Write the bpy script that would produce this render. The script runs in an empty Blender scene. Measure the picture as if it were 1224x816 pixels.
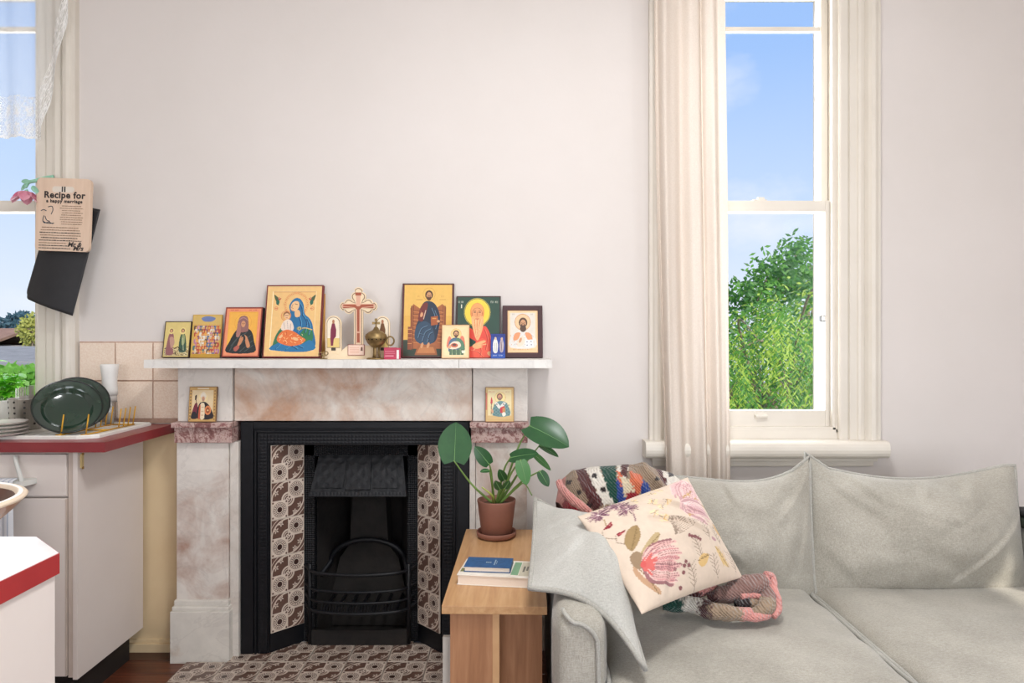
import bpy, bmesh, math, random
import numpy as np
from mathutils import Vector, Matrix, noise as mnoise

scene = bpy.context.scene
COL = scene.collection
PI = math.pi
random.seed(7)

# ------------------------------------------------------------------ camera
F_PX, CAM_D, CAM_H = 830.0, 2.88, 1.30
cam_data = bpy.data.cameras.new('camera')
cam_data.sensor_width = 36.0
cam_data.lens = 36.0 * F_PX / 1224.0
cam_data.shift_y = -8.0 / 1224.0
cam_data.clip_start = 0.02
cam_data.clip_end = 500
cam = bpy.data.objects.new('camera', cam_data)
COL.objects.link(cam)
cam.location = (0, -CAM_D, CAM_H)
cam.rotation_euler = (PI / 2, 0, 0)
scene.camera = cam
scene.view_settings.view_transform = 'Standard'
scene.view_settings.look = 'None'
scene.view_settings.gamma = 1.0
scene.view_settings.use_curve_mapping = False
scene.view_settings.exposure = 0.12


def lin(c):
    out = []
    for v in c[:3]:
        v = v / 255.0
        out.append(v / 12.92 if v <= 0.04045 else ((v + 0.055) / 1.055) ** 2.4)
    return out


def rgba(c):
    return (*lin(c), 1.0)


# ------------------------------------------------------------------ node expression helper
class E:
    """a socket with arithmetic"""
    def __init__(self, nt, s): self.nt, self.s = nt, s
    def _m(self, op, *o):
        n = self.nt.nodes.new('ShaderNodeMath'); n.operation = op
        for i, a in enumerate((self,) + o):
            if isinstance(a, E): self.nt.links.new(a.s, n.inputs[i])
            else: n.inputs[i].default_value = a
        return E(self.nt, n.outputs[0])
    def __add__(s, o): return s._m('ADD', o)
    def __radd__(s, o): return s._m('ADD', o)
    def __sub__(s, o): return s._m('SUBTRACT', o)
    def __rsub__(s, o): return (s._m('MULTIPLY', -1.0))._m('ADD', o)
    def __mul__(s, o): return s._m('MULTIPLY', o)
    def __rmul__(s, o): return s._m('MULTIPLY', o)
    def __truediv__(s, o): return s._m('DIVIDE', o)
    def __lt__(s, o): return s._m('LESS_THAN', o)
    def __gt__(s, o): return s._m('GREATER_THAN', o)
    def frac(s): return s._m('FRACT')
    def floor(s): return s._m('FLOOR')
    def sin(s): return s._m('SINE')
    def cos(s): return s._m('COSINE')
    def abs(s): return s._m('ABSOLUTE')
    def sqrt(s): return s._m('SQRT')
    def pow(s, o): return s._m('POWER', o)
    def max(s, o): return s._m('MAXIMUM', o)
    def min(s, o): return s._m('MINIMUM', o)
    def atan2(s, o): return s._m('ARCTAN2', o)
    def clamp(s):
        r = s._m('ADD', 0.0); r.s.node.use_clamp = True; return r
    def band(s, a, b): return (s > a) * (s < b)


def new_mat(name):
    m = bpy.data.materials.new(name); m.use_nodes = True
    nt = m.node_tree
    return m, nt, nt.nodes['Principled BSDF']


def tex_coord(nt, kind='Object'):
    n = nt.nodes.get('TC') or nt.nodes.new('ShaderNodeTexCoord'); n.name = 'TC'
    return n.outputs[kind]


def noise_tex(nt, scale, detail=4, rough=0.55, coord=None, stretch=None, distort=0.0):
    n = nt.nodes.new('ShaderNodeTexNoise')
    n.inputs['Scale'].default_value = scale
    n.inputs['Detail'].default_value = detail
    n.inputs['Roughness'].default_value = rough
    n.inputs['Distortion'].default_value = distort
    c = coord or tex_coord(nt)
    if stretch:
        mp = nt.nodes.new('ShaderNodeMapping'); mp.inputs['Scale'].default_value = stretch
        nt.links.new(c, mp.inputs['Vector']); c = mp.outputs[0]
    nt.links.new(c, n.inputs['Vector'])
    return E(nt, n.outputs['Fac'])


def ramp(nt, fac, stops, interp='LINEAR'):
    n = nt.nodes.new('ShaderNodeValToRGB'); n.color_ramp.interpolation = interp
    els = n.color_ramp.elements
    while len(els) < len(stops): els.new(0.5)
    for e, (p, c) in zip(els, stops):
        e.position = p; e.color = rgba(c)
    nt.links.new(fac.s, n.inputs[0])
    return n.outputs['Color']


def mixc(nt, fac, a, b, mode='MIX'):
    n = nt.nodes.new('ShaderNodeMix'); n.data_type = 'RGBA'; n.blend_type = mode
    if isinstance(fac, E): nt.links.new(fac.s, n.inputs[0])
    else: n.inputs[0].default_value = fac
    for i, v in ((6, a), (7, b)):
        if isinstance(v, (tuple, list)): n.inputs[i].default_value = rgba(v)
        else: nt.links.new(v, n.inputs[i])
    return n.outputs[2]


def add_bump(nt, bsdf, h, strength=0.3, dist=0.01):
    b = nt.nodes.new('ShaderNodeBump')
    b.inputs['Strength'].default_value = strength
    b.inputs['Distance'].default_value = dist
    nt.links.new(h.s, b.inputs['Height'])
    nt.links.new(b.outputs[0], bsdf.inputs['Normal'])


MATS = {}


def mk(name, col, rough=0.55, metal=0.0, var=None, col2=None, bump=None, spec=0.5, stretch=None, coat=0.0, sheen=0.0):
    """plain procedural material: base colour, mottled towards col2 by noise, fine bump"""
    if name in MATS: return MATS[name]
    m, nt, b = new_mat(name)
    b.inputs['Roughness'].default_value = rough
    b.inputs['Metallic'].default_value = metal
    b.inputs['Specular IOR Level'].default_value = spec
    b.inputs['Coat Weight'].default_value = coat
    b.inputs['Sheen Weight'].default_value = sheen
    col2 = col2 or tuple(c * 0.9 for c in col)
    sc = var if var else 6
    f = noise_tex(nt, sc, 5, 0.6, stretch=stretch)
    nt.links.new(ramp(nt, f, [(0.3, col), (0.72, col2)]), b.inputs['Base Color'])
    if bump:
        add_bump(nt, b, noise_tex(nt, bump[0], 3, 0.6, stretch=stretch), bump[1], bump[2] if len(bump) > 2 else 0.004)
    MATS[name] = m
    return m


# ------------------------------------------------------------------ world: blue sky with a few clouds
world = bpy.data.worlds.new('sky'); scene.world = world; world.use_nodes = True
wn = world.node_tree
bg = wn.nodes['Background']
wtc = wn.nodes.new('ShaderNodeTexCoord')
sep = wn.nodes.new('ShaderNodeSeparateXYZ'); wn.links.new(wtc.outputs['Generated'], sep.inputs[0])
wz = E(wn, sep.outputs['Z'])
sky_c = ramp(wn, (wz + 0.1) / 1.1, [(0.0, (226, 234, 246)), (0.13, (222, 233, 249)), (0.25, (196, 218, 250)), (0.42, (158, 194, 246)), (1.0, (120, 165, 235))])
cl = noise_tex(wn, 2.3, 7, 0.55, coord=wtc.outputs['Generated'], stretch=(1.0, 1.0, 1.7))
clf = ((cl - 0.53) * 7.0).clamp() * 0.8
wn.links.new(mixc(wn, clf, sky_c, (243, 245, 249)), bg.inputs['Color'])
bg.inputs['Strength'].default_value = 1.0

# sun on the street side behind the house front: it lights the trees and roofs outside
sun = bpy.data.lights.new('sun', 'SUN'); sun.energy = 3.6; sun.angle = 0.02; sun.color = (1.0, 0.95, 0.86)
suno = bpy.data.objects.new('sun', sun); COL.objects.link(suno)
suno.rotation_euler = (math.radians(52), 0, math.radians(28))


# fill light through two large windows added to the rear wall, unseen behind camera
def window_fill_daylight(x, w, z, h, energy, y=-5.32, flip=False, side=False):
    l = bpy.data.lights.new('fill_daylight', 'AREA'); l.shape = 'RECTANGLE'
    l.size = w; l.size_y = h; l.energy = energy; l.color = (0.955, 0.98, 1.0)
    o = bpy.data.objects.new('fill_daylight', l); COL.objects.link(o)
    o.location = (x, y, z); o.rotation_euler = (-PI / 2 if flip else PI / 2, 0, PI / 2 if side else 0)


ADDED_REAR_WINDOWS = [(-1.35, 1.7, 1.45, 2.5), (1.55, 1.9, 1.45, 2.5)]
for (x, w, z, h), e in zip(ADDED_REAR_WINDOWS, (52, 56)):
    window_fill_daylight(x, w, z, h, e)
# through an added side wall window, unseen, to brighten surfaces facing right
ADDED_SIDE_WINDOW = (-4.2, -2.5, 0.3, 2.5)
window_fill_daylight(2.78, 1.6, 1.4, 2.1, 26, -3.35, side=True)
# and through the two sash windows in view
for x, e in ((1.04, 21), (-2.27, 9)):
    window_fill_daylight(x, 0.55, 1.85, 1.75, e, 0.21, True)


# ------------------------------------------------------------------ object helpers
def P(px, py, d):
    return Vector(((px - 612.0) * d / F_PX, d - CAM_D, CAM_H - (py - 400.0) * d / F_PX))


def tag(o, label=None, cat=None, group=None, kind=None):
    if label: o['label'] = label
    if cat: o['category'] = cat
    if group: o['group'] = group
    if kind: o['kind'] = kind
    return o


def thing(name, label, cat, loc=(0, 0, 0), rot=(0, 0, 0), group=None, kind=None):
    o = bpy.data.objects.new(name, None); COL.objects.link(o)
    o.empty_display_size = 0.05
    o.location = loc; o.rotation_euler = rot
    return tag(o, label, cat, group, kind)


def root_loc(o):
    v = Vector((0, 0, 0))
    while o is not None:
        v += o.location; o = o.parent
    return v


def link(name, me, mat=None, parent=None, world_co=False, smooth=False, label=None):
    o = bpy.data.objects.new(name, me); COL.objects.link(o)
    if mat is not None:
        for m in (mat if isinstance(mat, (list, tuple)) else [mat]): me.materials.append(m)
    if parent is not None:
        o.parent = parent
        if world_co:
            me.transform(Matrix.Translation(-root_loc(parent)))
    if smooth:
        me.polygons.foreach_set('use_smooth', [True] * len(me.polygons))
    if label: o['label'] = label
    return o


def mesh(vs, fs, name='m'):
    me = bpy.data.meshes.new(name)
    me.from_pydata([tuple(v) for v in vs], [], fs); me.update()
    return me


def fin(bm, name='m', bevel=0.0, seg=2):
    if bevel > 0:
        es = [e for e in bm.edges if len(e.link_faces) == 2 and e.calc_face_angle(0) > 0.5]
        bmesh.ops.bevel(bm, geom=es, offset=bevel, segments=seg, affect='EDGES', profile=0.7, clamp_overlap=True)
    bmesh.ops.recalc_face_normals(bm, faces=bm.faces)
    me = bpy.data.meshes.new(name); bm.to_mesh(me); bm.free()
    return me


def bbox(bm, x0, x1, y0, y1, z0, z1):
    r = bmesh.ops.create_cube(bm, size=1.0)
    for v in r['verts']:
        v.co = Vector(((x0 + x1) / 2 + v.co.x * (x1 - x0), (y0 + y1) / 2 + v.co.y * (y1 - y0), (z0 + z1) / 2 + v.co.z * (z1 - z0)))
    return r['verts']


def box(name, b, mat, parent=None, bevel=0.0, seg=2, world_co=False, **kw):
    bm = bmesh.new(); bbox(bm, *b)
    return link(name, fin(bm, bevel=bevel, seg=seg), mat, parent, world_co, **kw)


def boxes(name, bs, mat, parent=None, bevel=0.0, world_co=False, **kw):
    bm = bmesh.new()
    for b in bs: bbox(bm, *b)
    return link(name, fin(bm, bevel=bevel), mat, parent, world_co, **kw)


def prism(pts, axis, a, b):
    """extrude a 2D polygon between a and b along axis; pts are the other two coordinates in xyz order"""
    n = len(pts); vs = []
    for t in (a, b):
        for p, q in pts:
            vs.append({'x': (t, p, q), 'y': (p, t, q), 'z': (p, q, t)}[axis])
    fs = [tuple(range(n)), tuple(range(2 * n - 1, n - 1, -1))]
    for i in range(n): fs.append((i, (i + 1) % n, n + (i + 1) % n, n + i))
    bm = bmesh.new()
    bv = [bm.verts.new(v) for v in vs]
    for f in fs: bm.faces.new([bv[i] for i in f])
    return bm


def lathe(prof, seg=32, center=(0, 0, 0)):
    """surface of revolution about z; prof = [(r, z)...]"""
    vs, fs = [], []
    for r, z in prof:
        for k in range(seg):
            a = 2 * PI * k / seg
            vs.append((center[0] + r * math.cos(a), center[1] + r * math.sin(a), center[2] + z))
    for i in range(len(prof) - 1):
        for k in range(seg):
            k2 = (k + 1) % seg
            fs.append((i * seg + k, i * seg + k2, (i + 1) * seg + k2, (i + 1) * seg + k))
    return vs, fs


def lathe_mesh(prof, seg=32, center=(0, 0, 0)):
    me = mesh(*lathe(prof, seg, center))
    bm = bmesh.new(); bm.from_mesh(me); bmesh.ops.remove_doubles(bm, verts=bm.verts, dist=1e-5)
    bmesh.ops.recalc_face_normals(bm, faces=bm.faces); bm.to_mesh(me); bm.free()
    return me


def catmull(pts, n=8, closed=False):
    pts = [Vector(p) for p in pts]; out = []
    m = len(pts)
    rng = range(m if closed else m - 1)
    for i in rng:
        p1, p2 = pts[i], pts[(i + 1) % m]
        p0 = pts[i - 1] if (closed or i > 0) else p1 * 2 - p2
        p3 = pts[(i + 2) % m] if (closed or i + 2 < m) else p2 * 2 - p1
        for k in range(n):
            t = k / n
            out.append(0.5 * ((2 * p1) + (p2 - p0) * t + (2 * p0 - 5 * p1 + 4 * p2 - p3) * t * t + (3 * p1 - p0 - 3 * p2 + p3) * t ** 3))
    if not closed: out.append(pts[-1].copy())
    return out


def tube_data(path, rad, seg=8, closed=False, cap=True, flat=None):
    """tube round a polyline; rad may be a list; flat=(up vector, ratio) squashes the section along up"""
    path = [Vector(p) for p in path]; n = len(path)
    rr = rad if isinstance(rad, (list, tuple)) else [rad] * n
    vs, fs = [], []
    prev = None
    for i, p in enumerate(path):
        a = path[i - 1] if (i > 0 or closed) else p
        b = path[(i + 1) % n] if (i < n - 1 or closed) else p
        t = (b - a)
        t = t.normalized() if t.length > 1e-9 else Vector((0, 0, 1))
        if flat: up = flat[0]
        elif prev is None: up = Vector((0, 0, 1)) if abs(t.z) < 0.9 else Vector((0, 1, 0))
        else: up = prev
        u = (up - t * up.dot(t))
        u = u.normalized() if u.length > 1e-6 else t.orthogonal().normalized()
        w = t.cross(u); prev = u
        fl = flat[1] if flat else 1.0
        for k in range(seg):
            an = 2 * PI * k / seg
            vs.append(p + (w * math.cos(an) + u * math.sin(an) * fl) * rr[i])
    for i in range(n if closed else n - 1):
        j = (i + 1) % n
        for k in range(seg):
            k2 = (k + 1) % seg
            fs.append((i * seg + k, i * seg + k2, j * seg + k2, j * seg + k))
    if cap and not closed:
        fs.append(tuple(range(seg - 1, -1, -1)))
        fs.append(tuple((n - 1) * seg + k for k in range(seg)))
    return vs, fs


def tube(name, path, rad, mat, parent=None, seg=8, closed=False, world_co=False, flat=None, **kw):
    return link(name, mesh(*tube_data(path, rad, seg, closed, flat=flat)), mat, parent, world_co, smooth=True, **kw)


def join_data(parts):
    vs, fs = [], []
    for v, f in parts:
        o = len(vs); vs += list(v); fs += [tuple(i + o for i in q) for q in f]
    return vs, fs


def dup(o, parent=None):
    c = o.copy(); COL.objects.link(c); c.parent = parent
    for ch in [x for x in bpy.data.objects if x.parent == o]: dup(ch, c)
    return c


# ------------------------------------------------------------------ painter: flat print as vertex colour
class Paint:
    """a small numpy canvas in units of w x h (y down); turned into coloured faces"""
    def __init__(s, w, h, res, bgc):
        s.w, s.h = w, h
        s.nx, s.ny = max(4, int(round(w * res))), max(4, int(round(h * res)))
        s.a = np.zeros((s.ny, s.nx, 3)); s.a[:] = bgc
        s.X, s.Y = np.meshgrid((np.arange(s.nx) + .5) / s.nx * w, (np.arange(s.ny) + .5) / s.ny * h)
    def put(s, m, c): s.a[m] = c; return s
    def rect(s, x0, y0, x1, y1, c): return s.put((s.X >= x0) & (s.X < x1) & (s.Y >= y0) & (s.Y < y1), c)
    def ell(s, cx, cy, rx, ry, c, rot=0.0):
        X, Y = s.X - cx, s.Y - cy; ca, sa = math.cos(rot), math.sin(rot)
        return s.put(((X * ca + Y * sa) / rx) ** 2 + ((-X * sa + Y * ca) / ry) ** 2 <= 1, c)
    def ring(s, cx, cy, r0, r1, c):
        d = np.hypot(s.X - cx, s.Y - cy); return s.put((d >= r0) & (d <= r1), c)
    def poly(s, pts, c, smooth=0):
        if smooth: pts = [(p.x, p.y) for p in catmull([(a, b, 0) for a, b in pts], smooth, True)]
        m = np.zeros(s.X.shape, bool); n = len(pts)
        for i in range(n):
            x1, y1 = pts[i]; x2, y2 = pts[(i + 1) % n]
            if abs(y1 - y2) < 1e-9: continue
            m ^= ((y1 > s.Y) != (y2 > s.Y)) & (s.X < (x2 - x1) * (s.Y - y1) / (y2 - y1) + x1)
        return s.put(m, c)
    def line(s, pts, wd, c, smooth=0):
        if smooth: pts = [(p.x, p.y) for p in catmull([(a, b, 0) for a, b in pts], smooth)]
        m = np.zeros(s.X.shape, bool)
        for (x1, y1), (x2, y2) in zip(pts[:-1], pts[1:]):
            dx, dy = x2 - x1, y2 - y1; L = dx * dx + dy * dy + 1e-12
            t = np.clip(((s.X - x1) * dx + (s.Y - y1) * dy) / L, 0, 1)
            m |= (s.X - x1 - t * dx) ** 2 + (s.Y - y1 - t * dy) ** 2 <= (wd / 2) ** 2
        return s.put(m, c)


LIN_LUT = np.array([lin((v, v, v))[0] for v in range(256)])


def paint_mesh(pt, W, H, front=0.0):
    """run-length rectangles of equal colour in the xz plane facing -y; x centred, z from 0 up"""
    A = np.clip(np.round(pt.a), 0, 255).astype(int)
    vs, fs, cols = [], [], []
    dx, dz = W / pt.nx, H / pt.ny
    for r in range(pt.ny):
        row = A[r]; k = 0
        ch = np.flatnonzero(np.any(row[1:] != row[:-1], axis=1)) + 1
        ed = [0] + ch.tolist() + [pt.nx]
        z1, z0 = H - r * dz, H - (r + 1) * dz
        for a, b in zip(ed[:-1], ed[1:]):
            i = len(vs)
            x0, x1 = -W / 2 + a * dx, -W / 2 + b * dx
            vs += [(x0, front, z0), (x1, front, z0), (x1, front, z1), (x0, front, z1)]
            fs.append((i, i + 1, i + 2, i + 3)); cols.append(row[a])
    me = mesh(vs, fs)
    at = me.color_attributes.new('Col', 'FLOAT_COLOR', 'CORNER')
    c = LIN_LUT[np.array(cols)]
    c4 = np.ones((len(cols), 4, 4)); c4[:, :, :3] = c[:, None, :]
    at.data.foreach_set('color', c4.ravel())
    return me


def vcol_mat(name, rough=0.5, bumpf=None, sheen=0.0, coat=0.0, spec=0.5):
    m, nt, b = new_mat(name)
    a = nt.nodes.new('ShaderNodeVertexColor'); a.layer_name = 'Col'
    n = noise_tex(nt, 60, 3)
    nt.links.new(mixc(nt, (n * 0.18), a.outputs[0], (40, 30, 25), 'MIX'), b.inputs['Base Color'])
    b.inputs['Roughness'].default_value = rough
    b.inputs['Sheen Weight'].default_value = sheen
    b.inputs['Coat Weight'].default_value = coat
    b.inputs['Specular IOR Level'].default_value = spec
    if bumpf: bumpf(nt, b)
    return m
# ------------------------------------------------------------------ shared materials
WALL = mk('wall_plaster', (219, 212, 208), 0.85, var=1.3, col2=(213, 206, 201), bump=(35, 0.12, 0.003), spec=0.2)
CEIL = mk('ceiling_white', (240, 237, 232), 0.9, var=2, col2=(236, 232, 227), spec=0.2)
WHITE_WOOD = mk('window_paint', (220, 213, 202), 0.42, var=5, col2=(214, 206, 194), bump=(40, 0.05, 0.002))
CREAM = mk('cream_paint', (226, 203, 164), 0.6, var=4, col2=(216, 190, 150), bump=(30, 0.1, 0.002))


def glass_mat(name, tint=(255, 255, 255), gloss=0.06):
    m = bpy.data.materials.new(name); m.use_nodes = True; nt = m.node_tree; nt.nodes.clear()
    out = nt.nodes.new('ShaderNodeOutputMaterial'); mx = nt.nodes.new('ShaderNodeMixShader')
    t = nt.nodes.new('ShaderNodeBsdfTransparent'); t.inputs[0].default_value = rgba(tint)
    g = nt.nodes.new('ShaderNodeBsdfGlossy'); g.inputs['Roughness'].default_value = 0.02
    mx.inputs[0].default_value = gloss
    nt.links.new(t.outputs[0], mx.inputs[1]); nt.links.new(g.outputs[0], mx.inputs[2]); nt.links.new(mx.outputs[0], out.inputs[0])
    return m


GLASS = glass_mat('window_glass', gloss=0.006)

# ------------------------------------------------------------------ room shell
XL, XR, YR, ZC = -3.3, 2.7, -5.2, 3.15
WT = 0.22
OPEN = [(0.73, 1.35, 0.868, 2.79), (-2.58, -1.96, 0.868, 2.79)]
FIRE = (-1.0, -0.285, 0.0, 0.86)


def wall_with_holes(name, x0, x1, z0, z1, ya, yb, holes, mat):
    xs = sorted({x0, x1, *[h[0] for h in holes], *[h[1] for h in holes]})
    zs = sorted({z0, z1, *[h[2] for h in holes], *[h[3] for h in holes]})
    vs, fs, idx = [], [], {}
    def vid(x, y, z):
        k = (round(x, 5), round(y, 5), round(z, 5))
        if k not in idx: idx[k] = len(vs); vs.append(k)
        return idx[k]
    def solid(i, j):
        if i < 0 or j < 0 or i >= len(xs) - 1 or j >= len(zs) - 1: return False
        cx, cz = (xs[i] + xs[i + 1]) / 2, (zs[j] + zs[j + 1]) / 2
        return not any(h[0] < cx < h[1] and h[2] < cz < h[3] for h in holes)
    for i in range(len(xs) - 1):
        for j in range(len(zs) - 1):
            if not solid(i, j): continue
            a, b, c, d = xs[i], xs[i + 1], zs[j], zs[j + 1]
            fs.append((vid(a, ya, c), vid(b, ya, c), vid(b, ya, d), vid(a, ya, d)))
            fs.append((vid(b, yb, c), vid(a, yb, c), vid(a, yb, d), vid(b, yb, d)))
            if not solid(i - 1, j): fs.append((vid(a, yb, c), vid(a, ya, c), vid(a, ya, d), vid(a, yb, d)))
            if not solid(i + 1, j): fs.append((vid(b, ya, c), vid(b, yb, c), vid(b, yb, d), vid(b, ya, d)))
            if not solid(i, j - 1): fs.append((vid(a, ya, c), vid(a, yb, c), vid(b, yb, c), vid(b, ya, c)))
            if not solid(i, j + 1): fs.append((vid(a, ya, d), vid(b, ya, d), vid(b, yb, d), vid(a, yb, d)))
    return tag(link(name, mesh(vs, fs), mat), kind='structure')


wall_back = wall_with_holes('wall_back', XL, XR, 0, ZC, 0.0, WT, OPEN + [FIRE], WALL)
rear_holes = [(x - w / 2, x + w / 2, z - h / 2, z + h / 2) for x, w, z, h in ADDED_REAR_WINDOWS]
wall_with_holes('wall_rear', XL, XR, 0, ZC, YR, YR - 0.1, rear_holes, WALL)
tag(box('wall_left', (XL - 0.1, XL, YR - 0.1, WT, 0, ZC), WALL), kind='structure')
ya_, yb_, za_, zb_ = ADDED_SIDE_WINDOW
tag(boxes('wall_right', [(XR, XR + 0.1, YR - 0.1, ya_, 0, ZC), (XR, XR + 0.1, yb_, WT, 0, ZC), (XR, XR + 0.1, ya_, yb_, 0, za_), (XR, XR + 0.1, ya_, yb_, zb_, ZC)], WALL), kind='structure')
w5 = thing('window_5', None, None, (XR, (ya_ + yb_) / 2, za_), kind='structure')  # made-up window, out of view, that lets in the side fill
boxes('window_frame', [(XR, XR + 0.07, ya_, ya_ + 0.05, za_, zb_), (XR, XR + 0.07, yb_ - 0.05, yb_, za_, zb_), (XR, XR + 0.07, ya_, yb_, za_, za_ + 0.05), (XR, XR + 0.07, ya_, yb_, zb_ - 0.05, zb_)], WHITE_WOOD, w5, world_co=True)
tag(box('ceiling', (XL - 0.1, XR + 0.1, YR - 0.1, WT, ZC, ZC + 0.1), CEIL), kind='structure')

# added ceiling light, out of view, for top light on the seats: opal disc
clamp_ = thing('added_ceiling_light', 'added round opal glass ceiling light fitting, out of view, for top light on the sofa', 'ceiling light', (0.25, -1.75, ZC))
link('rim', lathe_mesh([(0.0, -0.001), (0.30, -0.001), (0.31, -0.03), (0.285, -0.035), (0.28, -0.012), (0, -0.012)], 40), mk('fitting_white', (236, 236, 234), 0.4), clamp_, smooth=True)
opal = new_mat('opal_glass')
opal[2].inputs['Base Color'].default_value = rgba((240, 240, 238)); opal[2].inputs['Emission Color'].default_value = rgba((255, 252, 246)); opal[2].inputs['Emission Strength'].default_value = 2.0
link('diffuser', lathe_mesh([(0.28, -0.02), (0.26, -0.045), (0.18, -0.065), (0.0, -0.075)], 40), opal[0], clamp_, smooth=True)
cl_l = bpy.data.lights.new('added_ceiling_lamp', 'AREA'); cl_l.shape = 'DISK'; cl_l.size = 0.56; cl_l.energy = 40; cl_l.color = (0.98, 0.99, 1.0)  # added lamp that lifts the dark seat cushions
cl_o = bpy.data.objects.new('added_ceiling_lamp', cl_l); COL.objects.link(cl_o); cl_o.location = (0.25, -1.75, ZC - 0.085)

# floor of dark stained boards
m, nt, b = new_mat('floor_boards')
oi = nt.nodes.new('ShaderNodeObjectInfo')
g = noise_tex(nt, 6, 6, 0.6, stretch=(0.6, 9, 9))
f = (g * 0.75 + E(nt, oi.outputs['Random']) * 0.25)
nt.links.new(ramp(nt, f, [(0.25, (42, 22, 16)), (0.5, (82, 42, 28)), (0.75, (118, 66, 44))]), b.inputs['Base Color'])
b.inputs['Roughness'].default_value = 0.38
add_bump(nt, b, g, 0.25, 0.003)
FLOORM = m
floor = tag(box('floor', (XL - 0.1, XR + 0.1, YR - 0.1, WT, -0.12, -0.022), mk('floor_joint', (24, 14, 11), 0.9)), kind='structure')
bm = bmesh.new(); bbox(bm, XL, XR, -0.0535, 0.0535, -0.022, 0.0)
plank_me = fin(bm, 'plank', bevel=0.0025, seg=1); plank_me.materials.append(FLOORM)
for k in range(48):
    o = bpy.data.objects.new('floorboard', plank_me); COL.objects.link(o); o.parent = floor
    o.location = (0, -0.055 - k * 0.1085, 0)

# added rear windows (unseen, put in for fill light): frame and glazing bars
for k, (x0, x1, z0, z1) in enumerate(rear_holes):
    w = tag(thing('window_%d' % (k + 3), None, None, ((x0 + x1) / 2, YR, z0)), kind='structure')
    cx = (x0 + x1) / 2
    boxes('window_frame', [(x0, x0 + 0.06, YR - 0.08, YR, z0, z1), (x1 - 0.06, x1, YR - 0.08, YR, z0, z1), (x0, x1, YR - 0.08, YR, z0, z0 + 0.06),
                           (x0, x1, YR - 0.08, YR, z1 - 0.06, z1), (cx - 0.02, cx + 0.02, YR - 0.07, YR - 0.02, z0, z1)], WHITE_WOOD, w, world_co=True)

# ------------------------------------------------------------------ the two sash windows in the back wall
ARCH = [(0.0, 0.0), (0.0, 0.014), (0.006, 0.018), (0.034, 0.018), (0.038, 0.012), (0.042, 0.020), (0.070, 0.020), (0.074, 0.026),
        (0.084, 0.028), (0.098, 0.024), (0.104, 0.018), (0.112, 0.030), (0.122, 0.040), (0.136, 0.042), (0.146, 0.038), (0.152, 0.030), (0.165, 0.028), (0.165, 0.0)]


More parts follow.
